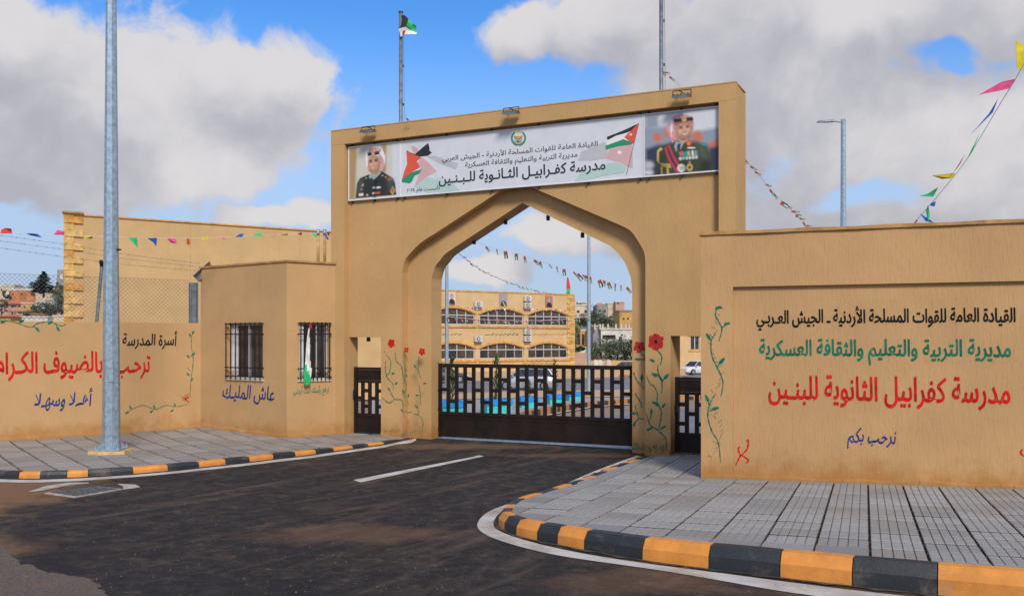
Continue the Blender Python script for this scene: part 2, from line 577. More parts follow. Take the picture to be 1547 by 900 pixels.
def interp(knots, y):
    if y <= knots[0][0]:
        return knots[0][1]
    for (a, za), (b, zb) in zip(knots, knots[1:]):
        if y <= b:
            return za + (zb - za) * (y - a) / (b - a)
    return knots[-1][1]


ROAD = [(-20, .30), (0, .20), (7, .12), (13, .02), (16, 0), (18, .05), (19.5, .08), (22, .05), (30, -.30), (40, -.75), (50, -1.2), (70, -1.7), (130, -1.7)]
PAVR = [(4, .46), (7, .335), (8.4, .27), (11.7, .134), (13.2, .06), (16, .03), (17, .03)]
PAVL = [(9, .16), (12, .13), (14, .11), (16.5, .08), (18, .085), (19, .105), (20, .15), (22, .16)]
zr = lambda y: interp(ROAD, y)
zpr = lambda y: interp(PAVR, y)
zpl = lambda y: interp(PAVL, y)


def G(px, py, zf=zr, dz=0.0):
    """the ground point seen at a photo pixel"""
    y = 12.0
    for _ in range(80):
        y = 0.5 * y + 0.5 * F * (CZ - zf(y) - dz) / (py - HY)
    return Vector(((px - CX) / F * y, y, zf(y) + dz))


def P3(px, py, y):
    return Vector(((px - CX) / F * y, y, CZ + (HY - py) / F * y))


class Plane:
    """a vertical wall plane: s runs along it to the right, off is the distance behind it"""
    def __init__(s, ox, oy, dx, dy):
        l = math.hypot(dx, dy)
        s.o = Vector((ox, oy))
        s.d = Vector((dx / l, dy / l))
        s.n = Vector((-s.d.y, s.d.x))

    def w(s, a, z, off=0.0):
        p = s.o + s.d * a + s.n * off
        return Vector((p.x, p.y, z))

    def at(s, px, py, off=0.0):
        o = s.o + s.n * off
        k = (px - CX) / F
        a = (k * o.y - o.x) / (s.d.x - k * s.d.y)
        y = o.y + a * s.d.y
        return a, CZ + (HY - py) / F * y

    def s_at(s, px, off=0.0):
        return s.at(px, HY, off)[0]

    def prism(s, mb, poly, a, b, m):
        mb.hexa([s.w(x, z, a) for x, z in poly], [s.w(x, z, b) for x, z in poly], m)

    def rect(s, mb, s0, s1, z0, z1, a, b, m):
        s.prism(mb, [(s0, z0), (s1, z0), (s1, z1), (s0, z1)], a, b, m)

    def flat(s, mb, poly, off, m):
        mb.add([s.w(x, z, off) for x, z in poly], [tuple(range(len(poly)))], m)

    def flat_px(s, mb, pts, off, m):
        s.flat(mb, [s.at(x, y) for x, y in pts], off, m)


def wall_holes(mb, pl, s0, s1, z0, z1, holes, depth, m, off=0.0, mrev=None):
    """front face with rectangular holes (a, b, c, d) = s range, z range, and their reveals"""
    ss = sorted({s0, s1, *[h[0] for h in holes], *[h[1] for h in holes]})
    zs = sorted({z0, z1, *[h[2] for h in holes], *[h[3] for h in holes]})
    for a, b in zip(ss, ss[1:]):
        for c, d in zip(zs, zs[1:]):
            mx_, mz_ = (a + b) / 2, (c + d) / 2
            if any(h[0] < mx_ < h[1] and h[2] < mz_ < h[3] for h in holes):
                continue
            mb.quad(pl.w(a, c, off), pl.w(b, c, off), pl.w(b, d, off), pl.w(a, d, off), m)
    for a, b, c, d in holes:
        r = mrev or m
        for (p, q) in (((a, c), (b, c)), ((b, c), (b, d)), ((b, d), (a, d)), ((a, d), (a, c))):
            mb.quad(pl.w(*p, off), pl.w(*q, off), pl.w(*q, off + depth), pl.w(*p, off + depth), r)


def sheet(name, poly, zf, dz, m, knots, parent=None, lift=None):
    """a flat-laid sheet cut at the slope changes of the ground it lies on"""
    bm = bmesh.new()
    vs = [bm.verts.new((x, y, 0)) for x, y in poly]
    bm.faces.new(vs)
    ys = [p[1] for p in poly]
    for k in knots:
        if min(ys) < k < max(ys):
            g = list(bm.verts) + list(bm.edges) + list(bm.faces)
            bmesh.ops.bisect_plane(bm, geom=g, plane_co=(0, k, 0), plane_no=(0, 1, 0))
    for v in bm.verts:
        v.co.z = zf(v.co.y) + dz
    bmesh.ops.triangulate(bm, faces=bm.faces)
    bmesh.ops.recalc_face_normals(bm, faces=bm.faces)
    for f in bm.faces:
        if f.normal.z < 0:
            f.normal_flip()
    me = bpy.data.meshes.new(name)
    bm.to_mesh(me)
    bm.free()
    me.materials.append(m)
    o = bpy.data.objects.new(name, me)
    col.objects.link(o)
    if parent:
        o.parent = parent
    return o


RK = [k for k, _ in ROAD]

# ------------------------------------------------------------------ lettering (right-to-left script shaped by hand)
FORMS = {}
for b_, i_, d_ in [('ء', 0xFE80, None), ('آ', 0xFE81, 0), ('أ', 0xFE83, 0), ('ؤ', 0xFE85, 0), ('إ', 0xFE87, 0), ('ئ', 0xFE89, 1),
                   ('ا', 0xFE8D, 0), ('ب', 0xFE8F, 1), ('ة', 0xFE93, 0), ('ت', 0xFE95, 1), ('ث', 0xFE99, 1), ('ج', 0xFE9D, 1),
                   ('ح', 0xFEA1, 1), ('خ', 0xFEA5, 1), ('د', 0xFEA9, 0), ('ذ', 0xFEAB, 0), ('ر', 0xFEAD, 0), ('ز', 0xFEAF, 0),
                   ('س', 0xFEB1, 1), ('ش', 0xFEB5, 1), ('ص', 0xFEB9, 1), ('ض', 0xFEBD, 1), ('ط', 0xFEC1, 1), ('ظ', 0xFEC5, 1),
                   ('ع', 0xFEC9, 1), ('غ', 0xFECD, 1), ('ف', 0xFED1, 1), ('ق', 0xFED5, 1), ('ك', 0xFED9, 1), ('ل', 0xFEDD, 1),
                   ('م', 0xFEE1, 1), ('ن', 0xFEE5, 1), ('ه', 0xFEE9, 1), ('و', 0xFEED, 0), ('ى', 0xFEEF, 0), ('ي', 0xFEF1, 1)]:
    FORMS[b_] = (i_, d_)
LA = {'ا': 0xFEFB, 'أ': 0xFEF7, 'إ': 0xFEF9, 'آ': 0xFEF5}


def shape_text(s):
    out = []
    i = 0
    prev = False
    while i < len(s):
        c = s[i]
        if c == 'ل' and i + 1 < len(s) and s[i + 1] in LA:
            out.append(chr(LA[s[i + 1]] + (1 if prev else 0)))
            prev = False
            i += 2
            continue
        if c == 'ـ':
            out.append(c)
            prev = True
            i += 1
            continue
        if c not in FORMS:
            if c in '٠١٢٣٤٥٦٧٨٩':
                j = i
                while j < len(s) and s[j] in '٠١٢٣٤٥٦٧٨٩':
                    j += 1
                out.extend(reversed(s[i:j]))
                i = j
                prev = False
                continue
            out.append(c)
            prev = False
            i += 1
            continue
        iso, d = FORMS[c]
        if d is None:
            out.append(chr(iso))
            prev = False
            i += 1
            continue
        nxt = i + 1 < len(s) and ((s[i + 1] in FORMS and FORMS[s[i + 1]][1] is not None) or s[i + 1] == 'ـ')
        if d:
            k = 3 if prev and nxt else 2 if nxt else 1 if prev else 0
            prev = nxt
        else:
            k = 1 if prev else 0
            prev = False
        out.append(chr(iso + k))
        i += 1
    return ''.join(reversed(out))


def lettering(pl, text, x0, y0, x1, y1, off, m, parent, weight=0.022, shear=0.0, name='painted_lettering', label=None, wob=0.0):
    """a line of writing filling the photo box x0..x1, y0..y1 on the plane"""
    c = bpy.data.curves.new('writing', 'FONT')
    c.body = shape_text(text)
    c.size = 1
    c.offset = min(weight, .012)
    c.resolution_u = 3
    c.shear = shear
    t = bpy.data.objects.new('writing', c)
    col.objects.link(t)
    dg = bpy.context.evaluated_depsgraph_get()
    dg.update()
    me = bpy.data.meshes.new_from_object(t.evaluated_get(dg))
    bpy.data.objects.remove(t)
    bpy.data.curves.remove(c)
    xs = [v.co.x for v in me.vertices]
    ys = [v.co.y for v in me.vertices]
    a0, b0, a1, b1 = min(xs), min(ys), max(xs), max(ys)
    sa, _ = pl.at(x0, y0, off)
    sb, _ = pl.at(x1, y1, off)
    xm = (x0 + x1) / 2
    zb = pl.at(xm, y1, off)[1]
    zt = pl.at(xm, y0, off)[1]
    bm = bmesh.new()
    bm.from_mesh(me)
    # neighbouring letters overlap a hair: alternate their height so that no two faces coincide
    seen = set()
    k = 0
    for v in bm.verts:
        if v in seen:
            continue
        st, comp = [v], []
        seen.add(v)
        while st:
            q = st.pop()
            comp.append(q)
            for e in q.link_edges:
                r = e.other_vert(q)
                if r not in seen:
                    seen.add(r)
                    st.append(r)
        k += 1
        for q in comp:
            q.co.z = (k % 4) * 0.0006
    for v in bm.verts:
        u = (v.co.x - a0) / (a1 - a0)
        w_ = (v.co.y - b0) / (b1 - b0)
        wo_ = wob * math.sin(u * 23.0 + 1.3) + wob * 0.6 * math.sin(u * 51.0)
        p = pl.w(sa + (sb - sa) * u, zb + (zt - zb) * (w_ + wo_), off - v.co.z)
        v.co = rel(parent, p)
    bm.to_mesh(me)
    bm.free()
    me.materials.clear()
    me.materials.append(m)
    me.name = name
    if weight > .015:
        # a broad brush: the same strokes laid again a little to each side
        bm = bmesh.new()
        bm.from_mesh(me)
        e = (weight - .012) * abs(zt - zb) * 0.75
        src = list(bm.verts) + list(bm.edges) + list(bm.faces)
        for q, (ax, az) in enumerate(((e, 0), (-e, 0), (0, e * .8), (0, -e * .8), (e * .7, e * .5), (-e * .7, -e * .5))):
            dup_ = bmesh.ops.duplicate(bm, geom=src)
            for v in dup_['geom']:
                if isinstance(v, bmesh.types.BMVert):
                    v.co += Vector((pl.d.x * ax - pl.n.x * .0003 * (q + 1) * .4, pl.d.y * ax - pl.n.y * .0003 * (q + 1) * .4, az))
        bm.to_mesh(me)
        bm.free()
    o = bpy.data.objects.new(name, me)
    col.objects.link(o)
    o.parent = parent
    if label:
        o['label'] = label
    return o


def spline(pts, n=6):
    out = []
    for i in range(len(pts) - 1):
        p0 = pts[max(i - 1, 0)]
        p1, p2 = pts[i], pts[i + 1]
        p3 = pts[min(i + 2, len(pts) - 1)]
        for k in range(n):
            t = k / n
            out.append(tuple(0.5 * ((2 * p1[j]) + (-p0[j] + p2[j]) * t + (2 * p0[j] - 5 * p1[j] + 4 * p2[j] - p3[j]) * t * t + (-p0[j] + 3 * p1[j] - 3 * p2[j] + p3[j]) * t ** 3) for j in range(len(p1))))
    out.append(tuple(pts[-1]))
    return out


def stroke(mb, pl, pts, wid, off, m, taper=True):
    """a brush stroke through photo points, width in metres"""
    q = [Vector(pl.at(x, y, off)) for x, y in spline(pts, 6)]
    n = len(q)
    L, R = [], []
    for i, p in enumerate(q):
        t = (q[min(i + 1, n - 1)] - q[max(i - 1, 0)])
        t = t.normalized() if t.length > 1e-6 else Vector((1, 0))
        nn = Vector((-t.y, t.x))
        w = wid * (0.75 + 0.25 * math.sin(i * 1.9))
        if taper:
            w *= 0.45 + 0.55 * math.sin(math.pi * (0.08 + 0.84 * i / (n - 1)))
        L.append(p + nn * w / 2)
        R.append(p - nn * w / 2)
    for i in range(n - 1):
        mb.quad(pl.w(R[i].x, R[i].y, off), pl.w(R[i + 1].x, R[i + 1].y, off), pl.w(L[i + 1].x, L[i + 1].y, off), pl.w(L[i].x, L[i].y, off), m)


def paint_leaf(mb, pl, px, py, ln, ang, off, m, fat=0.42):
    s, z = pl.at(px, py, off)
    ca, sa = math.cos(ang), math.sin(ang)
    pts = []
    for k in range(10):
        t = 2 * math.pi * k / 10
        x, y = math.cos(t) * ln / 2, math.sin(t) * ln * fat / 2 * (1 - 0.35 * math.cos(t))
        pts.append((s + x * ca - y * sa, z + x * sa + y * ca))
    pl.flat(mb, pts, off - random.uniform(0.0004, 0.0012), m)


def paint_flower(mb, pl, px, py, r, off, m, mc, petals=5, ph=0.3):
    mb = MB()
    s, z = pl.at(px, py, off)
    for k in range(petals):
        a = ph + 2 * math.pi * k / petals
        pts = []
        for j in range(12):
            t = 2 * math.pi * j / 12
            rr = r * (0.42 + 0.07 * math.sin(3 * t + k))
            x = math.cos(a) * r * 0.6 + math.cos(t) * rr
            y = math.sin(a) * r * 0.6 + math.sin(t) * rr
            pts.append((s + x, z + y))
        pl.flat(mb, pts, off - 0.0006 * k, m)
    pl.flat(mb, [(s + math.cos(t * math.pi / 4) * r * 0.22, z + math.sin(t * math.pi / 4) * r * 0.22) for t in range(8)], off - 0.004, mc)
    gb(mb, 'painted_flower', gate_root, fix=False)


# ------------------------------------------------------------------ the setting: ground, road, hills
def gz(x, y):
    if y <= 130:
        return zr(y) - 0.03
    t = min(1.0, (y - 130) / 170.0)
    h = -1.73 + 13.5 * (t * t * (3 - 2 * t))
    if y > 330:
        h -= min(14.0, (y - 330) * 0.04)
    if x < -40:
        h += min(5.0, (-40 - x) * 0.035) * t
    return h


mb = MB()
ysv = [-60, -20, 0, 7, 13, 16, 18, 19.5, 22, 30, 40, 50, 70, 100, 130, 150, 170, 190, 210, 230, 250, 270, 290, 310, 330, 380, 480, 700, 1200, 2600]
xsv = [-1500, -600, -300, -200, -150, -110, -80, -55, -35, -15, 5, 30, 60, 100, 160, 260, 500, 1500]
vs = []
for y in ysv:
    for x in xsv:
        k = 1.0 if y < 130 else 1.0
        w_ = 0.8 * math.sin(x * 0.07 + y * 0.05) if y > 140 else 0.0
        vs.append((x, y, gz(x, y) + w_))
nx = len(xsv)
fs = [(j * nx + i, j * nx + i + 1, (j + 1) * nx + i + 1, (j + 1) * nx + i) for j in range(len(ysv) - 1) for i in range(nx - 1)]
nf = [0 if ysv[j] < 120 else 1 for j in range(len(ysv) - 1) for i in range(nx - 1)]
mb.add(vs, [f for f, k in zip(fs, nf) if k == 0], M['dirt'])
k0 = len(mb.v)
mb.f += [f for f, k in zip(fs, nf) if k == 1]
mb.m += [mb.mi(M['hill'])] * sum(nf)
tag(mb.build('ground', smooth=True), kind='structure')

# gate plane: s = 0 is the outer corner of the right pier
GP = Plane(2.737, 16.0, 0.899, -0.438)
RW = Plane(2.69, 13.19, 0.9346, -0.3558)           # painted wall on the right
LW = Plane(-9.83, 17.8, 3.11, 2.2)                  # painted wall on the left

gl = GP.w(-4.95, 0, 0.55)
gr = GP.w(-0.72, 0, 0.55)
sheet('road', [(-60, -15), (60, -15), (60, 10), (9, 10), (5, 15.8), (gr.x, gr.y), (gl.x, gl.y), (-5, 19.6), (-14, 17.9), (-60, 14)], zr, 0.0, M['asphalt'], RK)['kind'] = 'structure'

# old broken surface in the lower left corner
edge = [(-90, 790), (0, 822), (26, 850), (50, 856), (72, 866), (96, 868), (116, 872), (134, 876), (146, 888), (158, 896), (170, 910), (186, 925)]
pts = [G(x, y) for x, y in spline(edge, 3)]
poly = [(p.x + random.uniform(-.015, .015), p.y + random.uniform(-.03, .03)) for p in pts] + [(-3.6, 5.2), (-8.5, 5.2)]
sheet('broken_road_surface', poly, zr, 0.012, M['oldasphalt'], RK)['kind'] = 'structure'
mbx = MB()
for k in range(len(pts) - 2):
    a, b = Vector(poly[k] + (0,)), Vector(poly[k + 1] + (0,))
    t = (b - a).normalized()
    nrm = Vector((-t.y, t.x, 0))
    w0 = 0.008 + 0.03 * abs(math.sin(k * 2.1)) * random.random()
    z = zr(a.y)
    mbx.add([a - nrm * 0.0 + Vector((0, 0, z + .012)), b + Vector((0, 0, zr(b.y) + .012)), b + nrm * w0 + Vector((0, 0, zr(b.y) + .0035)), a + nrm * w0 + Vector((0, 0, z + .0035))], [(0, 1, 2, 3)], M['oldasphalt'])
tag(mbx.build('road_crack', fix=False), kind='structure')

# loose grit on the road: nobody could count it
mbx = MB()
for k in range(420):
    px, py = random.uniform(0, 1000), 690 + 215 * random.random() ** 0.8
    p = G(px, py)
    r = random.uniform(0.003, 0.0075)
    if px > 690 and py > 800 - 0.0:
        continue
    a = random.uniform(0, 6.3)
    top = p + Vector((0, 0, r * 1.1))
    b3 = [p + Vector((math.cos(a + t) * r, math.sin(a + t) * r, 0)) for t in (0, 2.1, 4.2)]
    mbx.add(b3 + [top], [(0, 1, 3), (1, 2, 3), (2, 0, 3)], M['dirt'])
tag(mbx.build('gravel', fix=True), kind='stuff')


# ------------------------------------------------------------------ kerbs, pavements, tiles
def offset_poly(pts, d):
    out = []
    n = len(pts)
    for i, p in enumerate(pts):
        t = (pts[min(i + 1, n - 1)] - pts[max(i - 1, 0)]).normalized()
        out.append(p + Vector((-t.y, t.x)) * d)
    return out


class Path:
    def __init__(s, pts):
        s.p = [Vector((p[0], p[1])) for p in pts]
        s.l = [0.0]
        for a, b in zip(s.p, s.p[1:]):
            s.l.append(s.l[-1] + (b - a).length)

    def at(s, t):
        for i in range(len(s.p) - 1):
            if t <= s.l[i + 1] or i == len(s.p) - 2:
                k = (t - s.l[i]) / max(1e-6, s.l[i + 1] - s.l[i])
                return s.p[i].lerp(s.p[i + 1], k)

    def tan(s, t):
        return (s.at(min(t + .03, s.l[-1])) - s.at(max(t - .03, 0))).normalized()

    def at_px(s, px):
        """arc length where the path crosses a photo column"""
        best = None
        for i in range(400):
            t = s.l[-1] * i / 399
            p = s.at(t)
            e = abs(CX + F * p.x / p.y - px)
            if best is None or e < best[0]:
                best = (e, t)
        return best[1]


def kerb(path, joints, colours, ztop, side, wid, parent_name, cham=0.055):
    root = bpy.data.objects.new(parent_name, None)
    root['kind'] = 'structure'
    col.objects.link(root)
    for (a, b), c in zip(zip(joints, joints[1:]), colours):
        mb = MB()
        g = 0.004
        n = 4
        rings = []
        for k in range(n + 1):
            t = a + g + (b - a - 2 * g) * k / n
            p, tn = path.at(t), path.tan(t)
            nn = Vector((-tn.y, tn.x)) * side
            zr_, zt = zr(p.y), max(ztop(p.y) + 0.006, zr(p.y) + 0.012)
            h = zt - zr_
            # gently battered face, broad chamfer, flat top
            ring = [(0.0, zr_ - 0.08), (0.006, zr_ + 0.56 * h), (cham, zt - 0.004), (wid - .01, zt), (wid, zt - .01), (wid, zr_ - 0.08)]
            j = 0.0 if 0 < k < n else 0.003
            rings.append([Vector((p.x, p.y, 0)) + Vector((nn.x, nn.y, 0)) * (o + (j if o < .01 else 0)) + Vector((0, 0, z - j)) for o, z in ring])
        m6 = len(rings[0])
        vs = [q for r in rings for q in r]
        fs = [tuple(range(m6)), tuple(reversed(range(n * m6, (n + 1) * m6)))]
        for k in range(n):
            for i in range(m6):
                j = (i + 1) % m6
                fs.append((k * m6 + i, k * m6 + j, (k + 1) * m6 + j, (k + 1) * m6 + i))
        mb.add(vs, fs, M['kerb_y'] if c else M['kerb_k'])
        mb.build('kerb_stone', root)
    return root


# right kerb: from the gate down the drive, round the nose and along the street
rk = [(969, 691), (940, 701), (905, 714), (857, 734), (819, 750), (780, 764), (766, 772), (756, 783), (752, 793), (761, 801), (779, 809), (810, 817),
      (841, 823), (881, 831), (920, 838), (960, 845), (1000, 851), (1070, 860), (1178, 873), (1288, 886), (1416, 900), (1547, 914), (1700, 930)]
wp = [G(x, y) for x, y in rk]
rpath = Path(spline([(p.x, p.y) for p in wp], 5))
nose = rpath.at_px(752)
near = [x for x in (761, 779, 810, 841, 881, 970, 1070, 1178, 1288, 1416, 1560, 1699)]
# joints on the street side from the photo; towards the gate every 0.55 m
jn = []
for x in near:
    best = None
    for i in range(600):
        t = nose + (rpath.l[-1] - nose) * i / 599
        p = rpath.at(t)
        e = abs(CX + F * p.x / p.y - x)
        if best is None or e < best[0]:
            best = (e, t)
    jn.append(best[1])
back = []
t = jn[0]
while t > 0.3:
    t -= 0.30 if len(back) < 3 else 0.56
    back.append(max(t, 0.0))
joints = list(reversed(back)) + jn
n_back = len(back)
cols_ = []
for i in range(len(joints) - 1):
    k = i - n_back       # k = 0: black stone between 761 and 779
    cols_.append(1 if k % 2 else 0)
kerb(rpath, joints, cols_, zpr, 1, 0.15, 'kerb')

lk = [(-190, 716), (-120, 719), (-50, 721), (0, 722.5), (28, 723.5), (57, 723.5), (101, 722), (134, 720.5), (202, 716), (254, 711.5), (301, 706.5), (342, 702), (378, 698), (414, 693.5),
      (446, 690), (477, 686), (505, 682), (533, 678), (557, 674.5), (581, 671), (600, 667)]
wp2 = [G(x, y) for x, y in lk]
lpath = Path(spline([(p.x, p.y) for p in wp2], 4))
ljx = [-180, -140, -92, -45, -15, 28, 59, 101, 134, 202, 254, 301, 342, 378, 414, 446, 477, 505, 533, 557, 581, 600]
lj = [lpath.at_px(x) for x in ljx]
lc = [0, 1, 0, 1, 0] + [1, 0] * 8
lc = lc[:len(lj) - 1]
# the stone between 28 and 59 is orange
kerb(lpath, lj, [(0 if (k - 5) % 2 else 1) for k in range(len(lj) - 1)], zpl, 1, 0.14, 'kerb.001', cham=0.03)


def line_sheet(name, outer, inner, dz=0.005):
    po = [G(x, y) for x, y in spline(outer, 4)]
    pi = [G(x, y) for x, y in spline(inner, 4)]
    n = 90
    A, B = Path([(p.x, p.y) for p in po]), Path([(p.x, p.y) for p in pi])
    mb = MB()
    vs = []
    for k in range(n + 1):
        a, b = A.at(A.l[-1] * k / n), B.at(B.l[-1] * k / n)
        vs += [(a.x, a.y, zr(a.y) + dz), (b.x, b.y, zr(b.y) + dz)]
    mb.add(vs, [(2 * k, 2 * k + 1, 2 * k + 3, 2 * k + 2) for k in range(n)], M['line'])
    return tag(mb.build(name), kind='structure')


line_sheet('road_edge_line',
           [(962, 688), (900, 711), (856, 730), (813, 747), (751, 767), (729, 779.6), (720.8, 793.6), (729, 804.5), (751, 815), (797.6, 829), (848.8, 840), (906, 848.7), (1000, 862), (1088, 877), (1180, 893), (1290, 908), (1400, 922)],
           [(970, 690), (905, 713), (859.6, 732.5), (817, 749), (766.5, 768), (749.5, 781), (745.6, 792), (749.5, 799), (769.6, 808.6), (813, 821.5), (859.6, 832), (914, 842), (1000, 854.5), (1090, 866), (1180, 878), (1288, 891.5), (1400, 904)])
line_sheet('road_edge_line.001',
           [(x, y + 1.2) for x, y in lk] + [(620, 664), (628, 662.3)],
           [(x, y + 4.6 + max(0, (200 - x) / 200)) for x, y in lk] + [(622, 668.5), (629, 664)])
c4 = [G(534, 725), G(545, 728.5), G(731, 689), (G(724, 687.5))]
sheet('road_centre_line', [(p.x, p.y) for p in c4], zr, 0.005, M['line'], RK)['kind'] = 'structure'

for nm, pth in (('gutter', rpath), ('gutter.001', lpath)):
    mb = MB()
    n = 140
    vs = []
    for k in range(n + 1):
        t = pth.l[-1] * k / n
        p, tn = pth.at(t), pth.tan(t)
        w_ = .035 + .022 * math.sin(k * 1.3) + .014 * math.sin(k * 3.1)
        q = p + Vector((tn.y, -tn.x)) * w_
        a = p + Vector((-tn.y, tn.x)) * .02
        vs += [(q.x, q.y, zr(q.y) + .0085), (a.x, a.y, zr(a.y) + .0105)]
    mb.add(vs, [(2 * k, 2 * k + 1, 2 * k + 3, 2 * k + 2) for k in range(n)], M['groove'])
    tag(mb.build(nm), kind='structure')

# pavements (bedding under the tiles)
inner_r = offset_poly(rpath.p, 0.145)
pr_poly = [tuple(p) for p in inner_r] + [tuple(RW.w(9, 0, 0.25).xy), tuple(RW.w(0.0, 0, 0.25).xy), tuple(GP.w(0.95, 0, 0.6).xy), tuple(GP.w(-0.4, 0, 0.4).xy)]
pav_r = sheet('pavement', pr_poly, zpr, -0.028, M['mortar'], [k for k, _ in PAVR])
pav_r['kind'] = 'structure'
inner_l = offset_poly(lpath.p, 0.135)
pl_poly = [tuple(p) for p in inner_l] + [tuple(GP.w(-5.6, 0, .35).xy), tuple(GP.w(-6.9, 0, .35).xy), (-3.7, 19.9), (-6.7, 20.4), (-13.5, 15.4)]
pav_l = sheet('pavement.001', pl_poly, zpl, -0.028, M['mortar'], [k for k, _ in PAVL])
pav_l['kind'] = 'structure'


def clip_half(poly, a, b):
    """keep what lies to the left of a -> b"""
    out = []
    for i, p in enumerate(poly):
        q = poly[(i + 1) % len(poly)]
        sp = (b - a).cross(p - a) if False else (b.x - a.x) * (p.y - a.y) - (b.y - a.y) * (p.x - a.x)
        sq = (b.x - a.x) * (q.y - a.y) - (b.y - a.y) * (q.x - a.x)
        if sp >= 0:
            out.append(p)
        if sp * sq < 0:
            out.append(p.lerp(q, sp / (sp - sq)))
    return out


def tile_mesh(ts, m, ribs):
    mb = MB()
    h = ts / 2 - (0.009 if ribs else 0.019)
    if ribs:
        hy = h - .019
        mb.box((0, 0, -0.028), 2 * h, 2 * hy, 0.034, M['groove'])
        w, wy = 2 * h / 5, 2 * hy / 5
        for k in range(5):
            for l in range(5):
                x, y = -h + w * (k + .5), -hy + wy * (l + .5)
                a, b, c, d = w / 2 - .002, w / 2 - 0.0065, wy / 2 - .006, wy / 2 - .0125
                z = random.uniform(-.0012, .0008)
                v = [(x - a, y - c, -.0108), (x + a, y - c, -.0108), (x + a, y + c, -.0108), (x - a, y + c, -.0108), (x - b, y - d, z), (x + b, y - d, z), (x + b, y + d, z), (x - b, y + d, z)]
                mb.add(v, [(4, 5, 6, 7), (0, 1, 5, 4), (1, 2, 6, 5), (2, 3, 7, 6), (3, 0, 4, 7)], m)
    else:
        e = 0.006
        mb.hexa([Vector((-h, -h, -.04)), Vector((h, -h, -.04)), Vector((h, h, -.04)), Vector((-h, h, -.04))], [Vector((-h, -h, -.006)), Vector((h, -h, -.006)), Vector((h, h, -.006)), Vector((-h, h, -.006))], m)
        mb.hexa([Vector((-h, -h, -.0058)), Vector((h, -h, -.0058)), Vector((h, h, -.0058)), Vector((-h, h, -.0058))], [Vector((-h + e, -h + e, 0)), Vector((h - e, -h + e, 0)), Vector((h - e, h - e, 0)), Vector((-h + e, h - e, 0))], m)
    o = mb.build('tile')
    me = o.data
    bpy.data.objects.remove(o)
    return me


def inside(poly, p):
    c = False
    n = len(poly)
    for i in range(n):
        a, b = poly[i], poly[(i + 1) % n]
        if (a[1] > p.y) != (b[1] > p.y) and p.x < (b[0] - a[0]) * (p.y - a[1]) / (b[1] - a[1]) + a[0]:
            c = not c
    return c


def lay_tiles(parent, dirx, org, ts, zf, chain, m, ribs, keep, ni, nj, region):
    """square tiles on a slope, whole ones share a mesh, those at the kerb are cut to it"""
    ex = Vector(dirx).normalized()
    ey = Vector((-ex.y, ex.x))
    me = tile_mesh(ts, m, ribs)
    cnt = 0
    cand = []
    for i in range(*ni):
        for j in range(*nj):
            c = Vector(org) + ex * (i * ts) + ey * (j * ts)
            if ribs and (i % 2):
                pass
            if keep(c):
                cand.append((c.length, i, j, c))
    cand.sort()
    for _, i, j, c in cand:
        h = ts / 2 - (.009 if ribs else .019)
        corners = [c + ex * a + ey * b for a, b in ((-h, -h), (h, -h), (h, h), (-h, h))]
        poly = corners
        cut = False
        for a, b in chain:
            if not (min((p - a).length for p in corners)  < .9 or min((p - b).length for p in corners) < .9):
                continue
            new = clip_half(poly, a, b)
            if len(new) < 3:
                poly = []
                break
            if len(new) != len(poly) or any((p - q).length > 1e-5 for p, q in zip(new, poly)):
                cut = True
            poly = new
        if len(poly) < 3 or not (inside(region, sum(poly, Vector((0, 0))) / len(poly))):
            continue
        cnt += 1
        if cnt > 298:
            break
        dzr = random.uniform(-.003, .002)
        if not cut:
            zx = (zf((c + ex * .2).y) - zf((c - ex * .2).y)) / .4
            zy = (zf((c + ey * .2).y) - zf((c - ey * .2).y)) / .4
            jz = .006 if ribs else .011
            X = Vector((ex.x, ex.y, zx + random.uniform(-jz, jz)))
            Y = Vector((ey.x, ey.y, zy + random.uniform(-jz, jz)))
            Z = X.cross(Y).normalized()
            o = bpy.data.objects.new('tile', me)
            R = Matrix((X, Y, Z)).transposed().to_4x4()
            R.translation = Vector((c.x, c.y, zf(c.y) + dzr))
            o.matrix_world = R
            col.objects.link(o)
            o.parent = parent
        else:
            mb = MB()
            lo = [Vector((p.x - c.x, p.y - c.y, zf(p.y) - zf(c.y) - .04)) for p in poly]
            hi = [Vector((p.x - c.x, p.y - c.y, zf(p.y) - zf(c.y) + dzr)) for p in poly]
            mb.hexa(lo, hi, m)
            o = mb.build('tile', parent)
            o.location = (c.x, c.y, zf(c.y))


def in_view(c, lo=-60, hi=1610):
    return c.y > 5.5 and lo < CX + F * c.x / c.y < hi


# right pavement
ch = offset_poly(rpath.p, 0.15)
ch = [ch[i] for i in range(0, len(ch), 3)] + [ch[-1]]
chain_r = list(zip(ch, ch[1:]))
lay_tiles(pav_r, (0.9346, -0.3558), RW.w(-0.12, 0, -0.23).xy, 0.425, zpr, chain_r, M['tile'], True,
          lambda c: in_view(c, 760) and (c - RW.o).dot(RW.n) < 0.15 or (in_view(c, 760) and (c - RW.o).dot(RW.d) < 0.1 and (c - GP.o).dot(GP.n) < 0.5 and (c - GP.o).dot(GP.d) > -0.6), (-14, 18), (-20, 12), pr_poly)
ch = offset_poly(lpath.p, 0.14)
ch = [ch[i] for i in range(0, len(ch), 4)] + [ch[-1]]
chain_l = list(zip(ch, ch[1:]))


def keep_l(c):
    if not in_view(c, -40, 640):
        return False
    if (c - LW.o).dot(LW.n) > 0.3 and c.x < -6.3:
        return False
    if c.x > -4.6 and (c - GP.o).dot(GP.n) > 0.35:
        return False
    return c.y < 20.4


lay_tiles(pav_l, (0.816, 0.577), (-9.0, 16.5), 0.44, zpl, chain_l, M['tile_l'], False, keep_l, (-14, 28), (-18, 16), pl_poly)

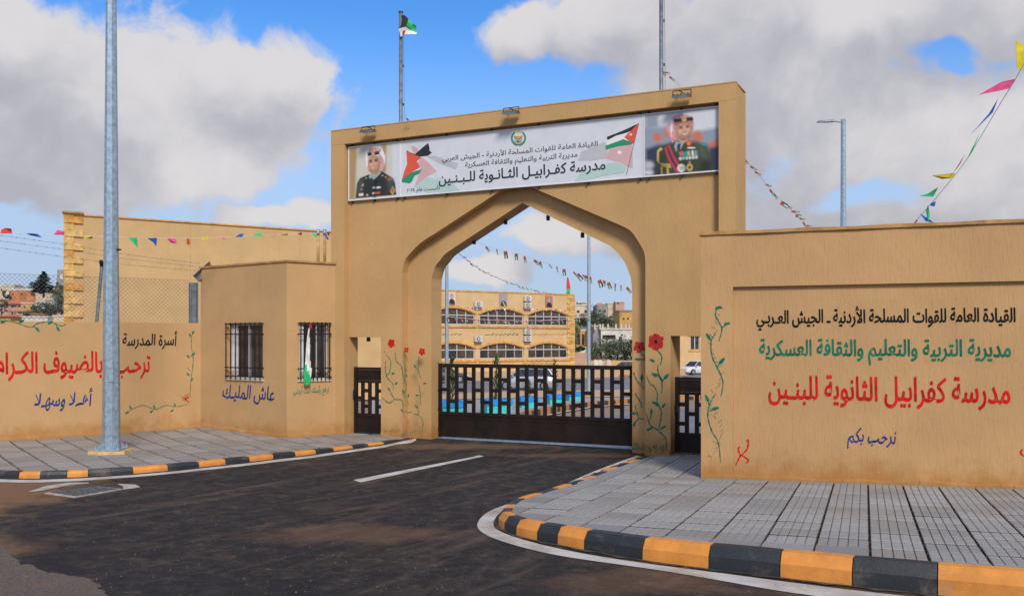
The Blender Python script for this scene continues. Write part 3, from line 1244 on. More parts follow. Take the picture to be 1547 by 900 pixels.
# drain cover by the left kerb
dc = [G(66.5, 745.3), G(112, 751.8), G(186.6, 739), G(147, 734.8)]
cen = sum(dc, Vector()) / 4
drain = empty('drain_cover', cen, 0, 'square grey iron drain cover set in the road beside the left kerb', 'drain cover')
mb = MB()
lo = [p - cen + Vector((0, 0, -.02)) for p in dc]
mb.hexa(lo, [p + Vector((0, 0, .030)) for p in lo], M['concrete'])
mb.build('frame', drain)
mb = MB()
A, B, C, D4 = [(p - cen) * 0.88 for p in dc]
for i in range(9):
    for j in range(5):
        u0, u1, v0, v1 = (i + .15) / 9, (i + .85) / 9, (j + .12) / 5, (j + .88) / 5
        q = lambda u, v: A.lerp(D4, u).lerp(B.lerp(C, u), v) + Vector((0, 0, .0125))
        a4 = [q(u0, v0), q(u1, v0), q(u1, v1), q(u0, v1)]
        mb.hexa(a4, [p + Vector((0, 0, .008)) for p in a4], M['iron'])
mb.build('grate', drain)
for poly in ([(41, 743.6), (58, 742), (80, 738), (105, 731.8), (134, 730.5), (134, 729), (105, 729), (70, 734)], [(177, 731), (186, 735), (186, 740), (200, 738), (212, 736), (205, 732)]):
    w4 = [G(x, y) for x, y in poly]
    o = sheet('concrete_patch', [(p.x, p.y) for p in w4], zr, 0.007, M['concrete'], RK)
    o['kind'] = 'structure'

# ------------------------------------------------------------------ gateway
TOPZ, BANZ0, BANZ1 = 6.28, 4.85, 5.95
sL, sR = GP.s_at(500, -.15), GP.s_at(1112, -.15)
sOL, sOR = GP.s_at(527), GP.s_at(1089)
out_arch_px = [(607, 470), (607.5, 411), (612, 393), (623, 379), (633, 369), (645, 360), (655, 354), (761, 285)]
out_arch_r = [(802, 282.5), (938, 340.5), (953, 349.3), (965, 366), (973, 381), (975, 396), (975, 470)]
OL = [GP.at(x, y) for x, y in out_arch_px]
OR = [GP.at(x, y) for x, y in out_arch_r]


def meet(a, b, c, d):
    a, b, c, d = map(Vector, (a, b, c, d))
    r, s_ = b - a, d - c
    t = ((c.x - a.x) * s_.y - (c.y - a.y) * s_.x) / (r.x * s_.y - r.y * s_.x)
    return tuple(a + r * t)


apex = meet(OL[-2], OL[-1], OR[1], OR[0])
OLs, ORs = OL[1][0], OR[-1][0]
pedL = (GP.s_at(527.5), GP.s_at(575.6), 2.08)
pedR = (0.0, 0.95, 2.09)
gate_root = empty('gateway', GP.w(-2.95, 0, 0.3), 0, 'tall ochre rendered gateway with a pointed arch and framed top carrying the white banner', 'gateway')


def gb(mb, name, parent=gate_root, **k):
    mb.v = [tuple(rel(parent, p)) for p in mb.v]
    return mb.build(name, parent, **k)


zlow = -0.25
arch_line = [(OLs, zlow)] + [(OLs, OL[1][1] - .2)] + [tuple(p) for p in spline(OL[1:7], 4)] + [apex] + [tuple(p) for p in spline(OR[1:-1], 4)] + [(ORs, OR[-2][1] - .2), (ORs, zlow)]
mb = MB()
# right part and the field above the arch, 0.60 m thick ; cut at the left pedestrian door where the wall is 0.3 m thick
sCut = (pedL[1] + OLs) / 2 - 0.1
poly = [(sCut, zlow)] + arch_line + [(pedR[0], zlow), (pedR[0], pedR[2]), (pedR[1], pedR[2]), (pedR[1], zlow), (sR, zlow), (sR, TOPZ - .02), (sCut, TOPZ - .02)]
GP.prism(mb, poly, 0.0, 0.20, M['stucco_gate'])
poly2 = [(sL, zlow), (pedL[0], zlow), (pedL[0], pedL[2]), (pedL[1], pedL[2]), (pedL[1], zlow), (sCut, zlow), (sCut, TOPZ - .02), (sL, TOPZ - .02)]
GP.prism(mb, poly2, 0.0, 0.30, M['stucco_gate'])
gb(mb, 'facade')
# inner arch ring, set back 0.2 m
IO = 0.2
ipl = [(651.6, 440), (652, 421), (657, 403), (664, 394), (671, 385), (680, 378)]
ipr = [(921, 371), (934, 383), (945, 399), (953, 420), (955, 440)]
IL = [GP.at(x, y, IO) for x, y in ipl]
IR = [GP.at(x, y, IO) for x, y in ipr]
iap = GP.at(789, 306.5, IO)
inner = [(IL[0][0], zlow), (IL[0][0], IL[0][1])] + [tuple(p) for p in spline(IL[1:], 3)] + [iap] + [tuple(p) for p in spline(IR[:-1], 3)] + [(IR[-1][0], IR[-1][1]), (IR[-1][0], zlow)]
mb = MB()
poly = [(pedL[1], zlow)] + inner + [(pedR[0], zlow), (pedR[0], pedR[2]), (pedR[1], pedR[2]), (pedR[1], zlow), (sR, zlow), (sR, TOPZ - .03), (pedL[1], TOPZ - .03)]
GP.prism(mb, poly, 0.203, 0.60, M['stucco_gate'])
gb(mb, 'arch_ring')
# raised border
mb = MB()
GP.rect(mb, sL, sOL, zlow, 5.995, -.15, -.002, M['stucco_gate'])
GP.rect(mb, sOR, sR, zlow, 5.995, -.15, -.002, M['stucco_gate'])
GP.rect(mb, sL, sR, 5.998, TOPZ, -.15, -.002, M['stucco_gate'])
gb(mb, 'border')
mb = MB()
GP.rect(mb, sL - .004, sR + .004, TOPZ + .003, TOPZ + .025, -.156, .605, M['stucco_gate'])
gb(mb, 'coping')
# uneven render lip where the piers meet the ground
for (a, b, o0) in ((pedL[1] + .01, OLs - .0, -.035), (ORs, pedR[0] - .01, -.035)):
    mb = MB()
    n = 14
    for k in range(n):
        s0, s1 = a + (b - a) * k / n, a + (b - a) * (k + 1) / n
        h = 0.10 + 0.03 * math.sin(k * 1.7) + .07 * (a < -3)
        GP.prism(mb, [(s0, -.1), (s1, -.1), (s1, h + .01 * math.sin(k)), (s0, h)], o0 + .006 * math.sin(k * 2.3), -.002, M['stucco_gate'])
    gb(mb, 'footing')

# painted flowers on the piers
mb = MB()
o1 = -.003
Q = lambda x, y: (560 + x / 5.29, 500 + y / 5.29)
for pts in ([(120, 185), (160, 240), (150, 330), (125, 360), (175, 420), (180, 470)], [(195, 175), (205, 240), (240, 275), (260, 350), (285, 430), (280, 500), (305, 590)],
            [(270, 190), (280, 290), (282, 370)], [(385, 200), (380, 300), (398, 380)], [(350, 270), (380, 320)], [(385, 430), (395, 500), (400, 590)], [(145, 460), (190, 540), (245, 550), (265, 610)],
            [(90, 530), (145, 572), (190, 545)], [(250, 630), (290, 650), (330, 645)], [(370, 605), (385, 660), (345, 660)], [(345, 655), (390, 680), (418, 720), (415, 790)], [(118, 240), (118, 320), (130, 370)]):
    stroke(mb, GP, [Q(x, y) for x, y in pts], .028, o1, M['p_stem'])
for x, y, a in ((352, 280, 2.2), (180, 338, 0.2), (432, 417, .1), (145, 462, 2.4), (262, 480, 2.2), (372, 513, .1), (365, 605, 2.5), (285, 355, 1.6), (250, 632, 2.8), (205, 415, .6), (302, 515, 1.5)):
    paint_leaf(mb, GP, *Q(x, y), .085, a, o1 - .001, M['p_green'])
for x, y, r, k in ((165, 97, .088, 5), (285, 150, .062, 4), (410, 165, .076, 5), (113, 165, .02, 2)):
    paint_flower(mb, GP, *Q(x, y), r, o1 - .002, M['p_red'], M['p_dkred'], k, .8)
for k in range(26):
    x = 105 + k * 13.2
    if 225 < x < 250:
        continue
    y = 800 + (25 if 240 < x < 330 else 0)
    stroke(mb, GP, [Q(x, y + 10), Q(x + random.uniform(-10, 10), y - random.uniform(10, 26))], .016, o1, M['p_green'] if k % 3 else M['p_stem'])
tag(gb(mb, 'painted_stems', fix=False), kind='stuff')
mb = MB()
Q = lambda x, y: (930 + x / 4.286, 490 + y / 4.286)
mb2 = MB()
for pts in ([(262, 160), (298, 205), (290, 262)], [(275, 260), (275, 310), (300, 370), (298, 445)], [(235, 315), (270, 325), (298, 365)], [(340, 330), (310, 355), (298, 385)], [(200, 335), (225, 385), (250, 400), (270, 445)],
            [(272, 445), (270, 500), (295, 560), (290, 625), (278, 680)], [(240, 505), (278, 530)], [(200, 580), (225, 650), (275, 685), (325, 740), (325, 800)], [(232, 560), (228, 600), (215, 620)], [(215, 675), (240, 665)], [(320, 660), (285, 680)]):
    stroke(mb, GP, [Q(x, y) for x, y in pts], .030, o1, M['p_green'] if random.random() < .75 else M['p_stem'])
for x, y, l, a in ((237, 232, .11, 2.7), (250, 325, .12, 2.6), (330, 335, .13, .8), (255, 508, .12, 2.8), (312, 522, .10, 1.0), (232, 562, .10, 1.5), (215, 678, .09, .3), (313, 663, .09, .4), (290, 345, .09, 2.2)):
    paint_leaf(mb, GP, *Q(x, y), l, a, o1 - .001, M['p_green'])
paint_flower(mb, GP, *Q(262, 112), .145, o1 - .002, M['p_dkred'], M['p_black'], 6, .5)
for k in range(16):
    x = 196 + k * 9
    stroke(mb, GP, [Q(x, 818), Q(x + random.uniform(-7, 7), 818 - random.uniform(15, 45))], .018, o1, M['p_green'])
i1 = IO - .003
# the inner face of the pier carries the second flower
for pts in ([(165, 185), (185, 205), (185, 235)], [(130, 225), (170, 225), (183, 230)], [(120, 320), (140, 365), (185, 415)], [(168, 340), (170, 385)], [(130, 455), (160, 500), (170, 540)], [(125, 520), (150, 600), (183, 612)], [(120, 640), (150, 605)]):
    stroke(mb2, GP, [Q(x, y) for x, y in pts], .026, i1, M['p_green'])
for x, y, l, a in ((140, 224, .10, 3.0), (169, 340, .11, 1.5), (115, 573, .10, 3.1), (122, 642, .10, 1.2)):
    paint_leaf(mb2, GP, *Q(x, y), l, a, i1 - .001, M['p_green'])
paint_flower(mb2, GP, *Q(153, 145), .105, i1 - .002, M['p_dkred'], M['p_black'], 5, .9)
for x, y in ((120, 315), (130, 448)):
    paint_flower(mb2, GP, *Q(x, y), .02, i1 - .002, M['p_red'], M['p_red'], 3)
for k in range(9):
    x = 106 + k * 9
    stroke(mb2, GP, [Q(x, 812), Q(x + random.uniform(-7, 7), 812 - random.uniform(15, 50))], .018, i1, M['p_green'])
tag(gb(mb, 'painted_stems', fix=False), kind='stuff')
tag(gb(mb2, 'painted_stems', fix=False), kind='stuff')

# ------------------------------------------------------------------ gates
GO = 0.50
sgL, sgR = GP.s_at(663, GO), GP.s_at(957, GO)
BR = 'dark_brown'


def metal_gate(name, s0, s1, off, z0, zp, zt, ztop, ncol, first, label, cat, top_panel=None, barw=0.068):
    """z0 bottom, zp top of solid panel, zt top of openings, ztop"""
    root = empty(name, GP.w((s0 + s1) / 2, z0, off), 0, label, cat)
    m = M['gate']
    mb = MB(); GP.rect(mb, s0, s1, z0, zp - .06, off - .012, off + .012, m); gb(mb, 'panel', root)
    for (a, b) in ((z0 - .002, z0 + .05), (zp - .06, zp), (zt, zt + (.075 if top_panel is None else .05))):
        mb = MB(); GP.rect(mb, s0, s1, a, b, off - .028, off + .028, m); gb(mb, 'rail', root)
    if top_panel:
        mb = MB(); GP.rect(mb, s0, s1, zt + .053, ztop - .053, off - .012, off + .012, m); gb(mb, 'panel', root)
        mb = MB(); GP.rect(mb, s0, s1, ztop - .05, ztop, off - .03, off + .03, m); gb(mb, 'rail', root)
        mb = MB(); GP.rect(mb, s0 + .08, s1 - .08, zt + .12, ztop - .12, off - .02, off - .0125, m); gb(mb, 'panel_bead', root)
    for s in (s0, s1 - .06):
        mb = MB(); GP.rect(mb, s, s + .06, z0 - .01, ztop + .004, off - .034, off + .034, m); gb(mb, 'stile', root)
    a0, a1 = s0 + .06, s1 - .06
    pitch = (a1 - a0 + barw) / ncol
    h = zt - zp
    for k in range(ncol):
        o0 = a0 + k * pitch
        if k:
            mb = MB(); GP.rect(mb, o0 - barw, o0, zp - .002, zt + .002, off - .02, off + .02, m); gb(mb, 'bar', root)
        for fr in ((.5,) if (k + first) % 2 else (.235, .745)):
            mb = MB(); GP.rect(mb, o0 - .002, o0 + pitch - barw + .002, zp + h * fr - .035, zp + h * fr + .035, off - .017, off + .017, m); gb(mb, 'cross_piece', root)
    return root


zg0 = 0.115
zgt = GP.at(664, 547, GO)[1]
zgo = GP.at(664, 554.5, GO)[1]
zgp = GP.at(664, 621, GO)[1]
mg = metal_gate('vehicle_gate', sgL, sgR, GO, .10, zgp, zgo, zgo + .075, 21, 1, 'wide dark brown metal gate with staggered openings closing the arch', 'gate')
# straight bead across the solid sheet, hinges
mb = MB(); GP.rect(mb, sgL + .1, sgR - .06, zgp - .13, zgp - .115, GO - .02, GO - .0125, M['gate']); gb(mb, 'panel_bead', mg)
for z in (.22, .62, 1.0, 1.55):
    mb = MB(); GP.rect(mb, sgL - .06, sgL + .01, z, z + .035, GO - .05, GO - .036, M['gate']); gb(mb, 'hinge', mg)
tr = MB()
GP.rect(tr, sgL + .02, sgR, .055, .082, GO - .06, GO + .05, M['galv'])
tag(tr.build('gate_track'), 'thin grey steel floor track under the wide brown gate', 'track')

sl0, sl1 = pedL[0] + .03, pedL[1] - .01
lg = metal_gate('pedestrian_gate', sl0, sl1, .16, .13, GP.at(552, 624, .16)[1], GP.at(552, 578, .16)[1], GP.at(552, 554.5, .16)[1], 4, 1,
                'narrow dark brown metal gate left of the arch beside the guard booth', 'gate', top_panel=True, barw=.07)
mb = MB(); GP.rect(mb, sl0 + .01, sl0 + .05, .85, 1.0, .08, .125, M['black']); gb(mb, 'lock', lg)
rg = metal_gate('pedestrian_gate', 0.005, .94, .30, .06, GP.at(1030, 653, .3)[1], GP.at(1030, 596, .3)[1], GP.at(1030, 569.5, .3)[1], 5, 0,
                'narrow dark brown metal gate between the flowered right pier and the long wall', 'gate', top_panel=True, barw=.07)
mb = MB(); GP.rect(mb, .02, .07, .75, .9, .22, .262, M['black']); gb(mb, 'lock', rg)

# ------------------------------------------------------------------ banner: three printed panels
INKC = {}


def INK(n, c):
    INKC[{'pale_grey': 'paper', 'faded_red': 'pink', 'skin_shade': 'skin2', 'olive_uniform': 'khaki', 'dark_uniform': 'uni', 'red_check_scarf': 'scarf', 'grey_shirt': 'shirt', 'blurred_blue': 'blur', 'sash_red': 'sash',
          'faded_green': 'pgreen', 'faded_grey': 'pgrey', 'frame_white': 'frame'}.get(n, n)] = c
    return mat('print_' + n, c, 0.45, var=0.04, scale=3, bmp=0)



I = {'paper': INK('pale_grey', (0.66, 0.69, 0.73)), 'red': INK('red', (0.75, 0.10, 0.05)), 'green': INK('green', (0.02, 0.28, 0.13)), 'black': INK('black', (0.022, 0.022, 0.025)),
     'pink': INK('faded_red', (0.66, 0.42, 0.42)), 'pgreen': INK('faded_green', (0.46, 0.62, 0.57)), 'pgrey': INK('faded_grey', (0.50, 0.50, 0.54)), 'white': INK('white', (0.80, 0.80, 0.80)),
     'skin': INK('skin', (0.62, 0.33, 0.22)), 'skin2': INK('skin_shade', (0.45, 0.21, 0.13)), 'khaki': INK('olive_uniform', (0.045, 0.055, 0.03)), 'uni': INK('dark_uniform', (0.022, 0.028, 0.026)),
     'scarf': INK('red_check_scarf', (0.68, 0.22, 0.25)), 'shirt': INK('grey_shirt', (0.34, 0.40, 0.40)), 'gold': INK('gold', (0.60, 0.42, 0.10)), 'tan': INK('tan', (0.42, 0.28, 0.12)), 'cream': INK('cream', (0.62, 0.60, 0.52)),
     'blur': INK('blurred_blue', (0.28, 0.33, 0.40)), 'navy': INK('navy', (0.03, 0.04, 0.08)), 'orange': INK('orange', (0.60, 0.18, 0.10)), 'teal': INK('teal', (0.03, 0.30, 0.33)), 'sash': INK('sash_red', (0.55, 0.04, 0.06)),
     'frame': INK('frame_white', (0.74, 0.76, 0.78))}
BO = -.055
sB = [GP.s_at(526, BO), GP.s_at(604, BO), GP.s_at(972.3, BO), GP.s_at(1088, BO)]


def panel(name, a, b, label, cat, face):
    r = empty(name, GP.w((a + b) / 2, BANZ0, BO), 0, label, cat)
    mb = MB(); GP.rect(mb, a + .012, b - .012, BANZ0 + .012, BANZ1 - .012, BO, -.003, face); gb(mb, 'sheet', r)
    mb = MB()
    fw = .022
    for q in ((a + .003, b - .003, BANZ0, BANZ0 + fw), (a + .003, b - .003, BANZ1 - fw, BANZ1)):
        GP.rect(mb, q[0], q[1], q[2], q[3], BO - .008, -.004, I['frame'])
    for q in ((a + .003, a + fw, BANZ0 + fw, BANZ1 - fw), (b - fw, b - .003, BANZ0 + fw, BANZ1 - fw)):
        GP.rect(mb, q[0], q[1], q[2], q[3], BO - .008, -.004, I['frame'])
    gb(mb, 'frame', r)
    mb = MB()
    n = max(2, int((b - a) / .9))
    for k in range(n + 1):
        s = a + .08 + (b - a - .16) * k / n
        for z in (BANZ0 - .045, BANZ1 + .0):
            GP.rect(mb, s - .015, s + .015, z, z + .045, BO + .005, -.004, M['darksteel'])
    tag(gb(mb, 'clips', r), kind='stuff')
    return r


def photo_print(pl, root, s0, s1, z0, z1, layers, bgc, off, ax0, ay0, sc_, nx, ny, grain=0.05, seed=3):
    """a printed photograph: a fine flat grid coloured vertex by vertex from soft shapes"""
    S, Z = np.meshgrid(np.linspace(s0, s1, nx + 1), np.linspace(z0, z1, ny + 1))
    S, Z = S.ravel(), Z.ravel()
    o2 = pl.o + pl.n * off
    wx, wy = o2.x + pl.d.x * S, o2.y + pl.d.y * S
    px_ = (CX + F * wx / wy - ax0) * sc_
    py_ = (HY - (Z - CZ) * F / wy - ay0) * sc_
    colr = np.tile(np.array(bgc, float), (len(px_), 1))
    rng = np.random.RandomState(seed)
    for (c, pts, soft, alpha) in layers:
        p = np.array(pts, float)
        q = np.roll(p, -1, axis=0)
        ins = np.zeros(len(px_), bool)
        dmin = np.full(len(px_), 1e9)
        for (ax, ay), (bx, by) in zip(p, q):
            if ay != by:
                ins ^= ((ay > py_) != (by > py_)) & (px_ < (bx - ax) * (py_ - ay) / (by - ay) + ax)
            l2 = max(1e-9, (bx - ax) ** 2 + (by - ay) ** 2)
            t = np.clip(((px_ - ax) * (bx - ax) + (py_ - ay) * (by - ay)) / l2, 0, 1)
            dmin = np.minimum(dmin, np.hypot(px_ - ax - t * (bx - ax), py_ - ay - t * (by - ay)))
        sd = np.where(ins, dmin, -dmin)
        k = np.clip(sd / soft * .5 + .5, 0, 1)
        k = (k * k * (3 - 2 * k) * alpha)[:, None]
        if c == 'check':
            chk = (np.sin(px_ * .9 + py_ * .35) * np.sin(py_ * .9 - px_ * .3) > -.1).astype(float)[:, None]
            cc_ = chk * np.array((.62, .10, .12)) + (1 - chk) * np.array((.78, .66, .66))
        elif isinstance(c, str):
            cc_ = np.array(INKC[c])
        else:
            cc_ = np.array(c)
        colr = colr * (1 - k) + cc_ * k
    colr *= 1 + grain * rng.randn(len(px_), 1)
    colr = np.clip(colr, 0.004, .95)
    vs = [tuple(rel(root, pl.w(x, y, off))) for x, y in zip(S, Z)]
    fs = [(j * (nx + 1) + i, j * (nx + 1) + i + 1, (j + 1) * (nx + 1) + i + 1, (j + 1) * (nx + 1) + i) for j in range(ny) for i in range(nx)]
    me = bpy.data.meshes.new('print')
    me.from_pydata(vs, [], fs)
    at_ = me.color_attributes.new('ink', 'FLOAT_COLOR', 'POINT')
    at_.data.foreach_set('color', np.concatenate([colr, np.ones((len(colr), 1))], axis=1).astype(np.float32).ravel())
    if 'photo' not in I:
        m, t, b, P = new_mat('printed_photograph')
        an = t.n('ShaderNodeAttribute', attribute_name='ink')
        t.link(an.outputs['Color'], b.inputs['Base Color'])
        b.inputs['Roughness'].default_value = 0.45
        I['photo'] = m
    me.materials.append(I['photo'])
    o = bpy.data.objects.new('print', me)
    col.objects.link(o)
    o.parent = root
    return o


def ell(cx, cy, rx, ry, n=16, rot=0, a0=0, a1=360):
    out = []
    full = (a1 - a0) >= 360
    for k in range(n if full else n + 1):
        t = math.radians(a0 + (a1 - a0) * k / n)
        x, y = rx * math.cos(t), ry * math.sin(t)
        out.append((cx + x * math.cos(rot) - y * math.sin(rot), cy + x * math.sin(rot) + y * math.cos(rot)))
    return out


def prints(pl, root, layers, off0, cv, name='print'):
    """stacked flat ink shapes; layers = (ink, points in the artwork frame)"""
    mb = MB()
    o = off0
    for ink, pts in layers:
        o -= .0007
        pl.flat(mb, [cv(x, y) for x, y in pts], o, I[ink])
    return gb(mb, name, root, fix=False)


p_mid = panel('name_banner', sB[1], sB[2], 'long white printed banner with black writing, crest and flags above the arch', 'banner', I['paper'])
p_left = panel('portrait_banner', sB[0], sB[1], 'left end portrait panel, man in dark uniform and red checked headscarf against cream', 'portrait', I['cream'])
p_right = panel('portrait_banner', sB[2], sB[3], 'right end portrait panel, smiling bearded man in olive uniform with red sash', 'portrait', I['blur'])
cvL = lambda x, y: GP.at(510 + x / 5.157, 180 + y / 5.157, BO)
cvR = lambda x, y: GP.at(790 + x / 4.55, 120 + y / 4.55, BO)

# left portrait
lay = [
    ('tan', [(90, 228), (150, 222), (138, 625), (92, 630)]), ('tan', [(345, 200), (380, 197), (378, 410), (345, 420)]), ('paper', [(425, 192), (478, 187), (478, 598), (425, 603)]),
    ('uni', [(140, 618), (152, 500), (175, 460), (245, 430), (262, 455), (330, 405), (350, 408), (430, 460), (448, 500), (458, 590)]),
    ('shirt', [(243, 450), (262, 420), (330, 395), (338, 420), (290, 465), (262, 480)]),
    ('uni', [(255, 460), (272, 458), (280, 500), (262, 520), (246, 500)]),
    ('white', [(225, 360), (215, 300), (220, 250), (250, 222), (300, 213), (350, 235), (372, 290), (372, 340), (350, 385), (340, 400), (320, 340), (240, 380)]),
    ('scarf', [(235, 262), (250, 228), (300, 217), (345, 238), (325, 265), (280, 258)]), ('scarf', [(325, 270), (350, 300), (368, 345), (345, 395), (335, 350)]),
    ('white', [(215, 300), (228, 255), (235, 330), (228, 365)]),
    ('skin', ell(285, 350, 52, 66, 20)), ('skin2', ell(262, 405, 22, 12, 12, .3)), ('skin', [(255, 400), (320, 385), (322, 410), (290, 440), (262, 425)]),
    ('scarf', [(330, 300), (345, 330), (345, 395), (333, 400), (336, 350)]),
    ('black', [(232, 262), (322, 250), (328, 275), (236, 290)]), ('gold', ell(276, 268, 13, 15, 10)),
    ('black', [(246, 322), (270, 318), (270, 324), (246, 328)]), ('black', [(288, 318), (312, 312), (312, 318), (289, 324)]),
    ('black', ell(260, 333, 7, 4, 8)), ('black', ell(299, 328, 7, 4, 8)), ('skin2', [(278, 330), (284, 358), (270, 360)]), ('sash', [(258, 378), (272, 383), (292, 374), (290, 380), (272, 389), (260, 384)]),
    ('white', [(262, 380), (275, 383), (288, 377), (275, 387)]),
    ('white', ell(305, 533, 34, 8, 10, -.05)), ('white', [(272, 572), (300, 568), (300, 582), (272, 586)]), ('red', [(302, 568), (330, 565), (330, 580), (302, 583)]), ('gold', ell(195, 515, 8, 14, 8, .5)), ('gold', ell(185, 548, 9, 5, 8)),
    ('gold', ell(230, 592, 9, 9, 10)), ('gold', ell(295, 607, 8, 8, 10)), ('white', [(165, 580), (200, 577), (200, 597), (165, 600)]), ('gold', [(408, 565), (428, 520), (450, 555), (430, 590)]), ('red', [(416, 562), (428, 540), (442, 556), (430, 575)]),
    ('red', [(385, 462), (420, 455), (428, 475), (395, 482)]), ('gold', ell(350, 440, 8, 5, 8)), ('gold', ell(222, 460, 7, 5, 8)), ('gold', ell(375, 452, 7, 5, 8))]
soft = [(c if c != 'scarf' else 'check', p, 5 if k > 2 else 14, 1.0) for k, (c, p) in enumerate(lay)]
dk = (.20, .08, .045)
soft += [(dk, [(232, 300), (250, 300), (248, 400), (236, 390)], 14, .35), (dk, [(305, 300), (338, 300), (336, 400), (300, 420)], 20, .35), (dk, [(240, 290), (330, 284), (328, 300), (240, 304)], 12, .5), (dk, [(255, 395), (320, 395), (300, 430), (262, 425)], 12, .45),
         (dk, [(248, 326), (272, 322), (272, 338), (250, 342)], 6, .4), (dk, [(286, 322), (314, 316), (314, 332), (288, 336)], 6, .4), ((.80, .50, .36), ell(262, 355, 12, 10), 10, .5), ((.80, .50, .36), ell(300, 348, 12, 10), 10, .5), ((.80, .50, .36), [(268, 325), (280, 325), (282, 360), (272, 360)], 6, .4),
         ((.10, .12, .11), [(160, 480), (200, 460), (190, 560), (150, 600)], 22, .6), ((.09, .11, .10), [(380, 440), (440, 470), (440, 560), (400, 560)], 24, .6), ((.004, .006, .006), [(290, 470), (310, 470), (300, 615), (280, 615)], 10, .8), ((.01, .01, .01), ell(260, 333, 8, 4), 3, .9), ((.01, .01, .01), ell(299, 328, 8, 4), 3, .9), ((.03, .02, .015), [(246, 321), (272, 317), (272, 322), (247, 326)], 3, .8), ((.03, .02, .015), [(286, 315), (314, 309), (314, 314), (287, 320)], 3, .8), ((.9, .88, .88), [(222, 280), (232, 262), (236, 360), (226, 372)], 6, .7)]
photo_print(GP, p_left, sB[0] + .02, sB[1] - .02, BANZ0 + .02, BANZ1 - .02, soft, INKC['cream'], BO - .002, 510, 180, 5.157, 100, 100)
# right portrait
lay = [
    ('paper', [(845, 250), (1100, 232), (1350, 200), (1350, 330), (1180, 360), (980, 330), (845, 330)]), ('blur', [(845, 250), (930, 245), (930, 330), (845, 345)]),
    ('orange', ell(925, 400, 30, 32, 12)), ('orange', ell(995, 365, 26, 40, 12)), ('orange', ell(1200, 395, 36, 40, 12)), ('orange', [(1270, 440), (1350, 405), (1350, 480), (1300, 490)]), ('pink', ell(1010, 330, 22, 40, 12)),
    ('navy', [(845, 480), (930, 450), (1000, 450), (1000, 660), (845, 668)]), ('navy', [(1280, 470), (1350, 460), (1350, 640), (1280, 645)]), ('pgrey', ell(865, 590, 34, 28, 12)), ('paper', ell(865, 640, 30, 18, 12)),
    ('khaki', [(910, 658), (925, 540), (940, 470), (1010, 435), (1050, 420), (1120, 420), (1200, 430), (1265, 450), (1295, 520), (1305, 580), (1290, 640)]),
    ('scarf', [(1010, 300), (1030, 255), (1090, 240), (1150, 250), (1172, 290), (1170, 350), (1160, 380), (1120, 410), (1070, 420), (1045, 400), (1030, 440), (1005, 380)]),
    ('white', [(1010, 330), (1025, 280), (1032, 330), (1035, 400), (1020, 400)]),
    ('skin', ell(1103, 348, 62, 66, 20)), ('skin', [(1055, 380), (1150, 380), (1135, 425), (1095, 440), (1068, 420)]),
    ('skin2', [(1060, 385), (1085, 405), (1120, 410), (1150, 385), (1140, 410), (1110, 422), (1078, 415)]),
    ('scarf', [(1040, 275), (1160, 262), (1150, 250), (1090, 240), (1045, 252)]), ('black', [(1036, 275), (1168, 258), (1172, 284), (1040, 300)]), ('gold', ell(1108, 279, 18, 14, 12)),
    ('scarf', [(1040, 300), (1052, 310), (1045, 380), (1050, 420), (1030, 430), (1020, 380)]), ('scarf', [(1165, 285), (1175, 300), (1170, 350), (1160, 340)]),
    ('skin2', [(1075, 325), (1095, 320), (1096, 326), (1076, 331)]), ('skin2', [(1120, 318), (1142, 314), (1142, 320), (1121, 325)]), ('black', ell(1086, 335, 6, 3, 8)), ('black', ell(1132, 328, 6, 3, 8)), ('skin2', [(1108, 335), (1118, 355), (1104, 357)]),
    ('white', [(1095, 372), (1115, 376), (1135, 364), (1130, 376), (1112, 384), (1100, 380)]),
    ('shirt', [(1050, 425), (1070, 432), (1110, 440), (1112, 425), (1085, 480), (1050, 495), (1040, 460)]), ('navy', [(1062, 445), (1085, 442), (1080, 490), (1058, 485)]),
    ('sash', [(972, 470), (1010, 450), (1035, 520), (1085, 600), (1060, 650), (1000, 560)]), ('navy', [(985, 470), (995, 465), (1045, 570), (1080, 625), (1072, 640), (1020, 560)]),
    ('gold', [(920, 560), (922, 490), (945, 465), (962, 480), (935, 500), (938, 580)]), ('gold', [(940, 575), (1010, 580), (1020, 610), (960, 600)]), ('gold', [(945, 600), (958, 600), (962, 650), (950, 655)]), ('gold', [(985, 600), (1000, 605), (1005, 648), (990, 650)]),
    ('red', ell(1141, 437, 18, 22, 10)), ('gold', ell(1138, 440, 6, 8, 8)), ('white', ell(1158, 471, 30, 6, 10)), ('teal', [(1220, 440), (1258, 438), (1258, 460), (1235, 456)]),
    ('teal', [(1072, 502), (1200, 488), (1205, 524), (1078, 528)]), ('red', [(1072, 500), (1095, 492), (1100, 515), (1080, 520)]), ('gold', [(1130, 492), (1145, 490), (1148, 525), (1133, 526)]), ('white', [(1160, 489), (1170, 488), (1174, 524), (1163, 525)]), ('orange', [(1180, 488), (1190, 487), (1194, 523), (1184, 524)]),
    *[('cream', ell(1082 + 22 * k, 545 - 2 * k, 11, 12, 8)) for k in range(6)], ('paper', ell(1090, 610, 32, 30, 8)), ('gold', ell(1090, 610, 13, 12, 8)), ('gold', ell(1146, 605, 22, 26, 10)), ('khaki', ell(1146, 605, 10, 12, 10)), ('gold', ell(1146, 570, 5, 8, 6))]
soft = [(c if c != 'scarf' else 'check', p, 5 if k > 11 else 20, 1.0) for k, (c, p) in enumerate(lay)]
